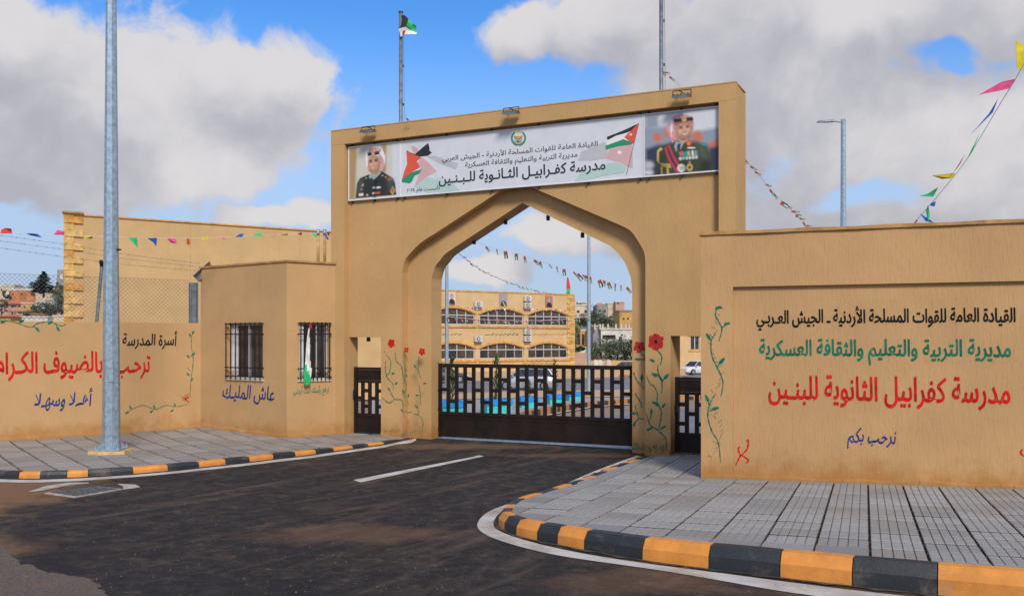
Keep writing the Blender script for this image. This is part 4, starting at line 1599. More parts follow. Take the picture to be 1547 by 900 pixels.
soft += [(dk, [(1050, 300), (1072, 300), (1068, 400), (1050, 380)], 16, .4), (dk, [(1145, 300), (1166, 300), (1160, 390), (1140, 400)], 14, .35), (dk, [(1045, 298), (1165, 284), (1165, 300), (1045, 314)], 10, .5), (dk, [(1068, 395), (1085, 378), (1100, 368), (1130, 362), (1148, 375), (1150, 400), (1110, 422), (1080, 416)], 12, .45),
         (dk, [(1072, 328), (1098, 322), (1098, 340), (1074, 344)], 7, .45), (dk, [(1120, 320), (1144, 315), (1144, 332), (1122, 336)], 7, .45), ((.85, .52, .38), ell(1082, 355, 14, 11), 10, .55), ((.85, .52, .38), ell(1138, 345, 12, 11), 10, .55), ((.85, .52, .38), [(1104, 325), (1114, 325), (1118, 356), (1108, 358)], 6, .5),
         ((.02, .015, .015), ell(1086, 335, 8, 3), 3, .8), ((.02, .015, .015), ell(1132, 329, 8, 3), 3, .8), ((.12, .06, .03), [(1074, 324), (1098, 318), (1098, 323), (1075, 329)], 3, .8), ((.12, .06, .03), [(1120, 316), (1144, 311), (1144, 316), (1121, 321)], 3, .8), ((.85, .82, .78), [(1095, 373), (1115, 377), (1135, 365), (1130, 374), (1112, 382), (1100, 379)], 3, .9),
         ((.12, .14, .08), [(1180, 440), (1250, 460), (1280, 560), (1230, 560), (1200, 460)], 30, .6), ((.012, .018, .010), [(1230, 540), (1300, 560), (1290, 640), (1210, 640)], 24, .7), ((.012, .018, .010), [(1100, 540), (1120, 540), (1125, 650), (1105, 650)], 14, .6), ((.015, .02, .012), [(925, 560), (960, 500), (1000, 600), (960, 655), (920, 655)], 20, .5)]
photo_print(GP, p_right, sB[2] + .02, sB[3] - .02, BANZ0 + .02, BANZ1 - .02, soft, INKC['blur'], BO - .002, 790, 120, 4.55, 130, 110)
# centre panel artwork
prints(GP, p_mid, [
    ('pgrey', [(690, 292), (760, 285), (850, 320), (945, 345), (920, 395), (800, 350)]), ('pink', [(575, 205), (620, 225), (640, 270), (590, 265)]),
    ('pink', [(655, 300), (690, 320), (775, 410), (690, 450), (600, 525), (630, 440), (650, 390), (620, 340)]), ('pgreen', [(690, 455), (770, 465), (900, 500), (960, 560), (700, 575), (600, 525)]), ('paper', [(760, 410), (900, 430), (930, 480), (780, 460)]),
    ('white', [(600, 272), (640, 295), (655, 300), (625, 340), (660, 392), (645, 378), (560, 350)]),
    ('red', [(537, 250), (570, 262), (604, 278), (655, 302), (618, 330), (645, 372), (580, 412), (503, 470), (520, 410), (543, 350)]),
    ('green', [(503, 470), (580, 415), (660, 390), (635, 425), (600, 440), (580, 485), (560, 500), (500, 490)]),
    ('black', [(537, 250), (545, 246), (560, 258), (604, 274), (660, 225), (706, 187), (718, 225), (716, 245), (735, 262), (705, 285), (640, 292), (604, 280)])], BO, cvL)
prints(GP, p_mid, [
    ('pgrey', [(400, 500), (560, 430), (590, 470), (560, 545), (470, 560), (380, 560)]), ('pink', [(555, 540), (600, 480), (752, 440), (756, 615), (660, 570)]), ('white', ell(664, 502, 14, 14, 10)),
    ('pgreen', [(355, 700), (400, 640), (560, 585), (640, 570), (712, 600), (700, 640), (560, 660), (450, 690)]),
    ('white', [(580, 412), (700, 360), (755, 400), (700, 430), (570, 462)]),
    ('black', [(578, 396), (640, 372), (700, 348), (797, 302), (745, 352), (700, 372), (640, 388), (582, 420)]), ('white', [(582, 420), (650, 388), (720, 372), (700, 412), (640, 430), (572, 458)]),
    ('green', [(568, 456), (640, 432), (690, 412), (757, 438), (740, 448), (660, 458), (572, 482)]), ('red', [(797, 302), (762, 440), (735, 425), (697, 398), (745, 352)]),
    ('white', [(742, 368), (746, 376), (754, 376), (748, 381), (750, 389), (742, 385), (735, 389), (737, 381), (731, 376), (739, 375)]), ('black', [(797, 302), (799, 303), (714, 656), (711, 655)])], BO - .0008, cvR)
# crest: wreath, crown, eagle and crossed blades
crest = [('gold', [(1395, 108), (1390, 88), (1402, 96), (1412, 82), (1422, 95), (1434, 86), (1430, 107)])]
for k in range(9):
    a = math.radians(128 + k * 16)
    crest.append(('green', ell(1411 + 52 * math.cos(a), 148 - 52 * math.sin(a) * 1.0, 12, 6, 8, -a + 1.1)))
    a = math.radians(52 - k * 16)
    crest.append(('green', ell(1411 + 52 * math.cos(a), 148 - 52 * math.sin(a), 12, 6, 8, -a - 1.1)))
crest += [('gold', [(1376, 128), (1400, 136), (1411, 130), (1422, 136), (1447, 126), (1440, 146), (1422, 152), (1411, 158), (1400, 152), (1384, 148)]), ('orange', [(1384, 133), (1402, 142), (1396, 150), (1386, 144)]), ('orange', [(1438, 132), (1420, 142), (1426, 150), (1436, 143)]),
          ('tan', [(1404, 150), (1418, 150), (1420, 172), (1411, 180), (1402, 172)]), ('navy', [(1380, 190), (1384, 186), (1440, 162), (1442, 166)]), ('navy', [(1442, 190), (1438, 186), (1382, 162), (1380, 166)]), ('gold', ell(1411, 192, 22, 6, 10))]
prints(GP, p_mid, crest, BO - .0006, cvL, 'crest')['kind'] = 'stuff'
K = I['black']
lettering(GP, 'القيادة العامة للقوات المسلحة الأردنية - الجيش العربي', 668, 223, 903, 236.5, BO - .001, K, p_mid, .012, name='print', label='first line of black writing')
lettering(GP, 'مديرية التربية والتعليم والثقافة العسكرية', 702.5, 237, 872.5, 249, BO - .001, K, p_mid, .012, name='print', label='second line of black writing')
lettering(GP, 'مدرسة كفـرابيـل الثـانـوية للـبـنـين', 663, 251, 914.5, 272, BO - .0035, K, p_mid, .021, name='print', label='third and largest line of black writing')
lettering(GP, 'تأسست عام ٢٠٢٤', 615, 281.3, 664.5, 291, BO - .0035, K, p_mid, .014, name='print', label='small black line at the lower left of the banner')


# floodlights on the top border and spots under the arch
def floodlight(px, py, label):
    s, z = GP.at(px, py, -.31)
    r = empty('floodlight', GP.w(s, z, -.15), 0, label, 'floodlight', 'floodlights on the gateway')
    R = Matrix(((GP.d.x, GP.n.x, 0), (GP.d.y, GP.n.y, 0), (0, 0, 1)))
    T = R @ Matrix.Rotation(math.radians(6), 3, 'X')
    c = GP.w(s, z, -.31)
    mb = MB(); mb.box(c, .30, .17, .035, M['steel'], mat3=T)
    for k in range(5):
        mb.box(c + T @ Vector((-.12 + .06 * k, 0, .026)), .008, .18, .018, M['darksteel'], mat3=T)
    gb(mb, 'housing', r)
    mb = MB(); mb.box(c + T @ Vector((0, 0, -.021)), .26, .16, .006, M['lamp_glass'], mat3=T); gb(mb, 'lens', r)
    mb = MB()
    for k in (-1, 1):
        mb.tube([c + T @ Vector((k * .157, 0, 0)), c + T @ Vector((k * .157, .02, .10))], .008, M['darksteel'], 6)
    mb.tube([c + T @ Vector((-.157, .02, .10)), c + T @ Vector((.157, .02, .10))], .008, M['darksteel'], 6)
    mb.tube([c + T @ Vector((-.05, .02, .10)), GP.w(s - .03, z + .10, -.15)], .009, M['darksteel'], 6)
    gb(mb, 'bracket', r)


floodlight(556, 199, 'small floodlight above the left portrait, leftmost of three on the gateway')
floodlight(772, 171, 'small floodlight above the crest, middle of three on the gateway')
floodlight(1030, 145.5, 'small floodlight above the right portrait, rightmost of three on the gateway')


def spot(px, py, dirs, label):
    s, z = GP.at(px, py, .50)
    r = empty('spotlight', GP.w(s, z, .5), 0, label, 'spotlight', 'spotlights under the arch')
    c = GP.w(s, z, .5)
    up = GP.w(s + .02 * dirs, z + .07, .5)
    mb = MB(); mb.tube([c + Vector((0, 0, -.05)), c + Vector((0, 0, .045))], .036, M['black'], 10); gb(mb, 'can', r)
    mb = MB(); mb.box((c + up) / 2 + Vector((0, 0, .02)), .03, .03, .08, M['black']); gb(mb, 'mount', r)


s, z = GP.at(556.7, 511, .2)
r = empty('spotlight', GP.w(s, 2.08, .2), 0, 'black spotlight hanging in the small left opening above its gate', 'spotlight')
mb = MB(); mb.tube([GP.w(s, 2.07, .2), GP.w(s, 1.99, .2)], .04, M['black'], 10); gb(mb, 'can', r)
mb = MB(); mb.box(GP.w(s, 2.075, .2), .05, .05, .015, M['black']); gb(mb, 'mount', r)
spot(716.5, 365, -1, 'black spotlight lowest on the left slope under the arch')
spot(764, 335, -1, 'black spotlight left of the arch point')
spot(828, 329, 1, 'black spotlight right of the arch point')
spot(880, 355, 1, 'black spotlight lowest on the right slope under the arch')

# ------------------------------------------------------------------ flagpoles and their flags
FLAGC = {'k': M['cloth_k'], 'w': M['cloth_w'], 'g': M['cloth_g'], 'r': M['cloth_r']}


def pole(name, px, py_top, off, r, label, cat, zt=None):
    s, z = GP.at(px, py_top, off)
    p = GP.w(s, zr(18) - .05, off)
    rt = empty(name, p, 0, label, cat, 'flagpoles behind the gateway')
    zt = zt or z
    mb = MB(); mb.tube([p, Vector((p.x, p.y, zt))], r, M['steel'], 12, r2=r * .92); gb(mb, 'shaft', rt, smooth=True)
    mb = MB(); mb.tube([Vector((p.x + r + .012, p.y, zt - .1)), Vector((p.x + r + .03, p.y, 6.9)), Vector((p.x + r + .02, p.y, 1.4))], .004, M['wire'], 4)
    for k in (1.1, 1.9):
        mb.box((p.x + r + .01, p.y, zt - k), .03, .02, .05, M['darksteel'])
    gb(mb, 'halyard', rt)
    mb = MB(); mb.tube([Vector((p.x, p.y, zt)), Vector((p.x, p.y, zt + .03))], r * 1.15, M['darksteel'], 12); gb(mb, 'cap', rt)
    return p, zt


fp, fz = pole('flagpole', 605.5, 20, .72, .042, 'grey flagpole with a crumpled flag rising behind the left of the gateway', 'flagpole')
pole('flagpole', 999, -60, .72, .040, 'bare grey flagpole rising behind the right of the gateway past the frame', 'flagpole')


def cloth(name, grid, cells, parent=None, thick=0.003):
    """a flag from a grid of points; cells(i, j) gives the material key"""
    mb = MB()
    h, w = len(grid), len(grid[0])
    for i in range(h - 1):
        for j in range(w - 1):
            mb.quad(grid[i][j], grid[i][j + 1], grid[i + 1][j + 1], grid[i + 1][j], cells(i, j))
    return mb


def flag_obj(name, origin, grid, cells, label, cat, group=None):
    mb = cloth(name, grid, cells)
    mb.v = [tuple(Vector(p) - Vector(origin)) for p in mb.v]
    o = mb.build(name, None, smooth=True, fix=False)
    o.location = origin
    return tag(o, label, cat, group)


def px_grid(rows, Y, wav=.06):
    """rows of photo points -> slightly folded grid"""
    out = []
    for i, r in enumerate(rows):
        out.append([P3(x, y, Y + wav * math.sin(j * 1.7 + i * .8)) for j, (x, y) in enumerate(r)])
    return out


Yf = fp.y - .05
rows = [[(606, 24), (611, 23), (617, 29), (624, 36), (629, 39)],
        [(605, 30), (610, 29), (616, 33), (622, 39), (629, 43)],
        [(603, 38), (608, 36), (614, 39), (621, 43), (629, 46)],
        [(602, 44), (608, 42), (613, 41), (620, 46), (630, 50)],
        [(604, 50), (608, 47), (613, 46), (619, 49), (629, 52)],
        [(605, 56), (608, 55), (611, 52), (616, 52), (620, 52)]]
flag_obj('national_flag', P3(606, 40, Yf), px_grid(rows, Yf, .05), lambda i, j: M['cloth_r'] if (i == 4 and j == 1) else (M['cloth_k'] if (i < 3 and j < 2) else M['cloth_lg'] if i < 3 else M['cloth_w']), 'small black, green and white flag crumpled at the top of the left flagpole', 'flag')

# ------------------------------------------------------------------ right wall
rw = empty('painted_wall', RW.w(4, 0, .15), 0, 'long sand coloured rendered wall with three painted lines of writing, right of the gateway', 'wall')
sr0, sr1 = 0.0, 9.5
ztp = 3.50
sRc, zRc = RW.at(1108, 433.5, .05)
mb = MB()
RW.rect(mb, sr0, sr1, -.2, ztp, .055, .30, M['stucco_coarse'])
RW.rect(mb, sr0, sRc, -.2, ztp, 0, .053, M['stucco_coarse'])
RW.rect(mb, sRc + .0005, sr1, zRc, ztp, 0, .053, M['stucco_coarse'])
gb(mb, 'wall_body', rw)
mb = MB()
n = 40
for k in range(n):
    a, b = sr0 - .03 + (sr1 + .03) * k / n, sr0 - .03 + (sr1 + .03) * (k + 1) / n
    j0, j1 = .006 * math.sin(k * 1.3), .006 * math.sin((k + 1) * 1.3)
    mb.hexa([RW.w(a, ztp + .001, -.03 + j0), RW.w(b, ztp + .001, -.03 + j1), RW.w(b, ztp + .001, .33), RW.w(a, ztp + .001, .33)], [RW.w(a, ztp + .045 + j0, -.03 + j0), RW.w(b, ztp + .045 + j1, -.03 + j1), RW.w(b, ztp + .045, .33), RW.w(a, ztp + .045, .33)], M['coping'])
gb(mb, 'coping', rw)
mb = MB()
n = 60
for k in range(n):
    a, b = (sr1) * k / n, (sr1) * (k + 1) / n
    yb = RW.w(a, 0).y
    h = zpr(yb) + .035 + .014 * math.sin(k * 1.1) + .01 * math.sin(k * .43)
    h2 = zpr(yb) + .035 + .014 * math.sin((k + 1) * 1.1) + .01 * math.sin((k + 1) * .43)
    o = -.03 + .008 * math.sin(k * .9)
    mb.hexa([RW.w(a, -.1, o), RW.w(b, -.1, o), RW.w(b, -.1, .05), RW.w(a, -.1, .05)], [RW.w(a, h, o + .012), RW.w(b, h2, o + .012), RW.w(b, h2 + .01, .05), RW.w(a, h + .01, .05)], M['stucco'])
gb(mb, 'footing', rw)
ro = .052
LB = 'painted_lettering'
lettering(RW, 'القيادة العامة للقوات المسلحة الأردنية ـ الجيش العـربـي', 1143, 462, 1534, 499, ro, M['p_black'], rw, .024, wob=.012, label='black first line of writing')
lettering(RW, 'مديرية التربية والتعليم والثقافة العسكرية', 1147, 512, 1527, 551, ro, M['p_green'], rw, .024, wob=.012, label='green second line of writing')
lettering(RW, 'مدرسة كفرابيل الثانوية للبنـين', 1161, 568, 1526, 617, ro, M['p_red'], rw, .021, wob=.012, label='red third line of writing')
lettering(RW, 'نرحب بكم', 1280, 647, 1354, 680, ro, M['p_blue'], rw, .012, .25, wob=.03, label='small blue words of welcome')
mb = MB()
Q = lambda x, y: (1050 + x / 3.333, 450 + y / 3.333)
ro2 = -.003
for pts in ([(140, 52), (110, 55), (104, 90), (125, 130), (135, 160), (120, 218)], [(135, 150), (165, 128)], [(105, 178), (82, 215), (85, 290), (112, 350), (140, 420), (130, 495)], [(82, 215), (62, 190)], [(112, 350), (130, 315)],
            [(98, 492), (72, 540), (65, 600), (85, 670), (118, 730), (128, 828)], [(72, 540), (60, 500)], [(70, 570), (110, 552)]):
    stroke(mb, RW, [Q(x, y) for x, y in pts], .026, ro2, M['p_green'])
for x, y, l, a in ((118, 48, .10, .3), (163, 128, .09, .1), (66, 192, .10, 2.2), (136, 316, .12, .8), (60, 503, .11, 2.0), (104, 555, .11, .3)):
    paint_leaf(mb, RW, *Q(x, y), l, a, ro2 - .001, M['p_green'])
for k in range(34):
    t = k / 33
    y = 90 + t * 710
    x = 105 + 22 * math.sin(y / 48.0)
    stroke(mb, RW, [Q(x, y), Q(x + random.choice((-1, 1)) * random.uniform(12, 24), y - random.uniform(8, 22))], .009, ro2, M['p_green'] if k % 2 else M['p_stem'], False)
gb(mb, 'painted_vine', rw, fix=False)['label'] = 'green twining vine painted down the left end'
mb = MB()
for pts in ([(205, 842), (225, 800), (262, 760), (268, 715), (258, 720)], [(230, 800), (218, 760), (228, 748)], [(235, 790), (262, 808), (268, 822), (255, 828)]):
    stroke(mb, RW, [Q(x, y) for x, y in pts], .030, ro, M['p_red'])
stroke(mb, RW, [(1545, 678), (1542, 684), (1549, 690)], .03, ro, M['p_red'])
gb(mb, 'painted_mark', rw, fix=False)['label'] = 'red painted flourish near the base'

# ------------------------------------------------------------------ left wall, fence on it
lw = empty('painted_wall', LW.w(1.5, 0, .12), 0, 'low sand coloured wall with red and blue painted greetings behind the lamp post', 'wall')
sl_a, sl_b = -5.0, LW.s_at(304)
ZL = 2.385
mb = MB()
LW.rect(mb, sl_a, sl_b, -.2, ZL, 0, .22, M['stucco'])
gb(mb, 'wall_body', lw)
mb = MB()
n = 46
for k in range(n):
    a, b = sl_a + (sl_b - sl_a) * k / n, sl_a + (sl_b - sl_a) * (k + 1) / n
    yb = LW.w(a, 0).y
    h = zpl(yb) + .05 + .012 * math.sin(k * 1.1)
    mb.hexa([LW.w(a, -.1, -.035), LW.w(b, -.1, -.035), LW.w(b, -.1, -.001), LW.w(a, -.1, -.001)], [LW.w(a, h, -.02), LW.w(b, h, -.02), LW.w(b, h + .01, -.001), LW.w(a, h + .01, -.001)], M['stucco'])
gb(mb, 'footing', lw)
lo_ = -.003
lettering(LW, 'أسرة المدرسة', 185, 499, 268, 527, lo_, M['p_black'], lw, .02, .1, wob=.02, label='black words at upper right')
lettering(LW, 'ترحـب', 176, 537, 227, 572, lo_, M['p_red'], lw, .022, .1, wob=.02, label='red word right of the lamp post')
lettering(LW, 'بالضيوف الكـرام', -6, 531, 155, 580, lo_, M['p_red'], lw, .022, wob=.02, label='large red words left of the lamp post')
lettering(LW, 'أهــلا وسهـلا', 52, 585, 140, 619, lo_, M['p_blue'], lw, .018, .15, wob=.04, label='blue words of greeting')
mb = MB()
for pts in ([(-5, 484), (20, 486), (45, 494), (58, 488), (75, 486), (92, 492), (100, 489)], [(50, 492), (58, 499)], [(84, 489), (88, 497)]):
    stroke(mb, LW, pts, .03, lo_, M['p_stem'])
for x, y, a in ((33, 485, .5), (57, 498, -1.0), (76, 487, .6), (88, 497, -1.0), (5, 486, .4)):
    paint_leaf(mb, LW, x, y, .11, a, lo_ - .001, M['p_green'])
for pts in ([(291, 499), (289, 520), (292, 545), (289, 570), (287, 600)], [(284, 610), (265, 614), (250, 612), (235, 618), (215, 612), (192, 622)], [(288, 538), (293, 533)], [(287, 560), (283, 555)]):
    stroke(mb, LW, pts, .022, lo_, M['p_stem'])
for x, y, a in ((292, 502, 1.0), (287, 506, 2.2), (284, 538, 2.4), (293, 534, 1.0), (284, 565, 2.4), (290, 573, 1.), (197, 615, 2.0), (192, 623, .5), (233, 614, 2.0), (229, 621, .6), (264, 611, 2.0), (260, 620, .6)):
    paint_leaf(mb, LW, x, y, .085, a, lo_ - .001, M['p_green'])
for pts in ([(274, 598), (286, 608), (279, 600), (286, 594)], [(275, 604), (285, 599), (278, 606)]):
    stroke(mb, LW, pts, .022, lo_ - .001, M['p_red'])
gb(mb, 'painted_vine', lw, fix=False)['label'] = 'thin green vine with a red bud bordering the greeting'

fe = empty('chain_link_fence', LW.w(1.5, ZL, .11), 0, 'chain link fence topped with barbed wire standing on the low left wall', 'fence')
FO = .11
fz0, fz1 = ZL + .01, ZL + .93
sF0, sF1 = -2.0, LW.s_at(286, FO)
mb = MB()
step = .085
hgt = fz1 - fz0
k = sF0 - hgt
while k < sF1:
    for sg in (1, -1):
        a, b = (k, k + hgt) if sg == 1 else (k + hgt, k)
        # clip to the fence length
        pts = []
        za, zb_ = fz0, fz1
        s_a, s_b = a, b
        def zat(s): return za + (zb_ - za) * (s - s_a) / (s_b - s_a)
        lo_s, hi_s = max(min(a, b), sF0), min(max(a, b), sF1)
        if hi_s - lo_s < .03:
            continue
        n = 3
        pts = [LW.w(lo_s + (hi_s - lo_s) * t / n, zat(lo_s + (hi_s - lo_s) * t / n), FO + .004 * sg) for t in range(n + 1)]
        mb.tube([pts[0], pts[-1]], 0.0028, M['wire'], 3, cap=False)
    k += step
mb.tube([LW.w(sF0, fz1 - .01, FO), LW.w(sF1, fz1 - .01, FO)], .002, M['wire'], 4)
o = gb(mb, 'mesh', fe, fix=False)
o['kind'] = 'stuff'
for (ya, yb, yc, wn) in ((355.5, 369, 398, 0), (364, 377, 403, 1), (374.5, 388, 409, 2)):
    mb = MB()
    q = [(0, ya), (97, yb), (200, (yb + yc) / 2 + 2), (303, yc)]
    q = [(-60, ya - 7)] + q
    pts = [LW.w(*LW.at(x, y, FO - .12 * (1)), FO - .12) for x, y in spline(q, 8)]
    mb.tube(pts, .0026, M['wire'], 4)
    for i in range(2, len(pts) - 1):
        c = pts[i].lerp(pts[i + 1], random.random())
        mb.tube([c + Vector((-.012, 0, -.02)), c + Vector((.012, 0, .02))], .002, M['wire'], 3)
        mb.tube([c + Vector((.014, 0, -.016)), c + Vector((-.010, 0, .018))], .002, M['wire'], 3)
    gb(mb, 'barbed_wire', fe, fix=False)
for (x, yb, yt, w) in ((146, 484, 402, .055), (-40, 484, 402, .055)):
    mb = MB()
    s, z = LW.at(x, yb, FO)
    s2, z2 = LW.at(x + 7, yt, FO)
    a, b = LW.w(s, ZL - .01, FO), LW.w(s2 if x < 0 else s2, z2, FO - .05)
    mb.tube([a, b], .033, M['steel'], 6)
    mb.tube([b, b + Vector((.02, -.08, .10))], .04, M['black'], 6)
    gb(mb, 'post', fe)
# broad channel post beside the booth with its raised arm
mb = MB()
s0, s1 = LW.s_at(285.5, FO), LW.s_at(298, FO)
for (a, b, c, d) in ((s0, s0 + .02, FO - .08, FO + .02), (s1 - .02, s1, FO - .08, FO + .02), (s0 + .021, s1 - .021, FO + .0, FO + .02)):
    LW.rect(mb, a, b, ZL - .01, 3.26, c, d, M['steel'])
gb(mb, 'post', fe)['label'] = 'broad grey channel post beside the guard booth'
mb = MB()
a0, z0_ = LW.at(296, 421, FO - .1)
a1, z1_ = LW.at(320, 400, FO - .1)
d2 = Vector((a1 - a0, z1_ - z0_)).normalized()
nn2 = Vector((-d2.y, d2.x))
for t0, t1, m_ in ((0, .68, M['steel']), (.685, 1.0, M['rust'])):
    pa, pb = Vector((a0, z0_)).lerp(Vector((a1, z1_)), t0), Vector((a0, z0_)).lerp(Vector((a1, z1_)), t1)
    w5 = .075
    LW.prism(mb, [tuple(pa - nn2 * w5), tuple(pb - nn2 * w5), tuple(pb + nn2 * w5), tuple(pa + nn2 * w5)], FO - .10, FO - .085, m_)
    for sg in (-1, 1):
        LW.prism(mb, [tuple(pa + nn2 * sg * w5), tuple(pb + nn2 * sg * w5), tuple(pb + nn2 * sg * (w5 + .014)), tuple(pa + nn2 * sg * (w5 + .014))], FO - .17, FO - .085, M['darksteel'])
gb(mb, 'arm', fe)

# ------------------------------------------------------------------ guard booth
A_, B_, C_ = Vector((-6.72, 20.0)), Vector((-4.45, 18.3)), Vector((-3.61, 18.93))
BP1 = Plane(A_.x, A_.y, *(B_ - A_))
BP2 = Plane(B_.x, B_.y, *(C_ - B_))
ZB = 3.56
booth = empty('guard_booth', (-5.2, 20.5, 0), 0, 'sand coloured guard booth with two barred windows, left of the gateway', 'booth')
L1, L2 = (B_ - A_).length, (C_ - B_).length
s10, z10 = BP1.at(344.5, 573); s11, z11 = BP1.at(397, 487.5)
s20, z20 = BP2.at(452, 572); s21, z21 = BP2.at(497, 487)
zw0, zw1 = (z10 + z20) / 2, (z11 + z21) / 2
mb = MB()
wall_holes(mb, BP1, 0, L1, -.1, ZB, [(s10, s11, zw0, zw1)], .16, M['stucco'])
wall_holes(mb, BP2, 0, L2, -.1, ZB, [(s20, s21, zw0, zw1)], .16, M['stucco'])
backs = [C_, Vector((-3.66, 19.35)), Vector((-4.5, 22.0)), Vector((-6.3, 22.8)), A_]
for p, q in zip(backs, backs[1:]):
    mb.quad(Vector((p.x, p.y, -.1)), Vector((q.x, q.y, -.1)), Vector((q.x, q.y, ZB)), Vector((p.x, p.y, ZB)), M['stucco'])
poly = [A_, B_, C_, Vector((-3.66, 19.35)), Vector((-4.5, 22.0)), Vector((-6.3, 22.8))]
mb.add([(p.x, p.y, ZB) for p in poly], [tuple(range(6))], M['stucco'])
gb(mb, 'wall', booth, fix=False)
mb = MB()
cc_ = sum(poly, Vector((0, 0))) / 6
ring = [p + (p - cc_).normalized() * .035 for p in poly]
mb.hexa([(p.x, p.y, ZB + .002) for p in ring], [(p.x, p.y, ZB + .04) for p in ring], M['coping'])
gb(mb, 'coping', booth)
mb = MB()
for pl_, L_ in ((BP1, L1), (BP2, L2)):
    n = int(L_ / .16)
    for k in range(n):
        a, b = L_ * k / n, L_ * (k + 1) / n
        h = zpl(pl_.w(a, 0).y) + .05 + .012 * math.sin(k * 1.3)
        mb.hexa([pl_.w(a, -.1, -.035), pl_.w(b, -.1, -.035), pl_.w(b, -.1, -.001), pl_.w(a, -.1, -.001)], [pl_.w(a, h, -.02), pl_.w(b, h, -.02), pl_.w(b, h + .01, -.001), pl_.w(a, h + .01, -.001)], M['stucco'])
gb(mb, 'footing', booth)


def booth_window(pl, s0, s1, z0, z1, parts_, label):
    fr = MB()
    fw = .045
    o0, o1_ = .09, .135
    for q in ((s0, s1, z0, z0 + fw), (s0, s1, z1 - fw, z1)):
        pl.rect(fr, q[0], q[1], q[2], q[3], o0, o1_, M['white'])
    for s in (s0, s1 - fw):
        pl.rect(fr, s, s + fw, z0 + fw, z1 - fw, o0, o1_, M['white'])
    ms = s0 + (s1 - s0) * parts_
    pl.rect(fr, ms - fw / 2, ms + fw / 2, z0 + fw, z1 - fw, o0 - .004, o1_ - .01, M['white'])
    w = gb(fr, 'window', booth)
    w['label'] = label
    mb = MB(); pl.rect(mb, s0 + fw, s1 - fw, z0 + fw, z1 - fw, .112, .12, M['glass_dark']); gb(mb, 'pane', booth)
    mb = MB(); pl.rect(mb, s0 - .04, s1 + .04, z0 - .03, z0 - .001, -.03, .09, M['hwhite']); gb(mb, 'sill', booth)
    # side leaf of the white shutter seen behind the bars
    mb = MB(); pl.rect(mb, s0 + fw, s0 + fw + (s1 - s0) * .14, z0 + fw, z1 - fw, .095, .109, M['white']); gb(mb, 'shutter', booth)
    mb = MB()
    g0 = -.06
    for k in range(8):
        s = s0 + .01 + (s1 - s0 - .02) * k / 7
        mb.tube([pl.w(s, z0 - .01, g0), pl.w(s, z1 + .01, g0)], .0115, M['gate'], 6)
    for z in (z0 + .05, z0 + (z1 - z0) * .20, z1 - (z1 - z0) * .20, z1 - .02):
        mb.tube([pl.w(s0 - .03, z, g0 + .006), pl.w(s1 + .03, z, g0 + .006)], .013, M['gate'], 6)
        for s in (s0 - .03, s1 + .03):
            mb.tube([pl.w(s, z, g0), pl.w(s, z, .001)], .010, M['gate'], 6)
    for zz in (z0 + (z1 - z0) * .10, z1 - (z1 - z0) * .10):
        for k in range(7):
            s = s0 + (s1 - s0) * (k + .5) / 7
            r = .032
            mb.tube([pl.w(s + r * math.cos(t * math.pi / 4), zz + r * 1.4 * math.sin(t * math.pi / 4), g0) for t in range(9)], .006, M['gate'], 4, cap=False)
    gb(mb, 'security_grille', booth, fix=False)


booth_window(BP1, s10, s11, zw0, zw1, .52, 'left window, on the wide face')
booth_window(BP2, s20, s21, zw0, zw1, .66, 'right window, behind the flag')
lettering(BP1, 'عاش المليـك', 336, 582, 414, 609, -.003, M['p_blue'], booth, .016, .2, wob=.03, label='blue words under the left window')
lettering(BP2, 'ارفع رأسك أنت أردني', 443, 582, 497, 598, -.003, M['p_green'], booth, .012, .15, wob=.03, label='small green words under the right window')
# flag hanging from the right window grille
cl_ = [(469.5, 487, .9, .9), (468, 500, 2.4, 3.4), (466.5, 520, 3, 5), (466, 545, 4.2, 6.2), (465.5, 565, 6, 6.2), (466, 580, 6.2, 3.2)]
cl_ = spline(cl_, 4)
fg = []
for i, (x, y, l, r) in enumerate(cl_):
    line = []
    for j in range(13):
        t = j / 12
        yy = y + (4 * math.sin(t * 3.1) - 4 * t) * max(0, (y - 560) / 20)
        s, z = BP2.at(x - l + (l + r) * t, yy, -.10)
        line.append(BP2.w(s, z, -.10 + .018 * math.sin(j * 1.5 + i * .15)))
    fg.append(line)
nfl = len(cl_)


def fcol(i, j):
    v, u = i / nfl, j / 12
    if v < .13:
        return M['cloth_r']
    if v > .60 + .22 * u:
        return M['cloth_lg']
    if v < .62 and u > .30 + .85 * (v - .13):
        return M['cloth_k']
    return M['cloth_w']


flag_obj('national_flag', BP2.w(.3, 2.0, -.1), fg, fcol, 'limp flag in red, black, white and green hanging before the right booth window', 'flag')
mb = MB()
for px, lb in ((480.5, 'left'), (490.5, 'right')):
    c = P3(px, 400, 21.3)
    r = empty('vent_pipe', (c.x, c.y, ZB + .04), 0, lb + ' one of two pale pipes standing on the booth roof beside the gateway', 'pipe', 'pipes on the booth roof')
    mb = MB(); mb.tube([Vector((c.x, c.y, ZB + .045)), Vector((c.x, c.y, 4.42))], .034, M['plinth'], 10); gb(mb, 'shaft', r, smooth=True)
    mb = MB(); mb.tube([Vector((c.x, c.y, 4.42)), Vector((c.x, c.y, 4.56))], .037, M['galv'], 10); gb(mb, 'cap', r, smooth=True)


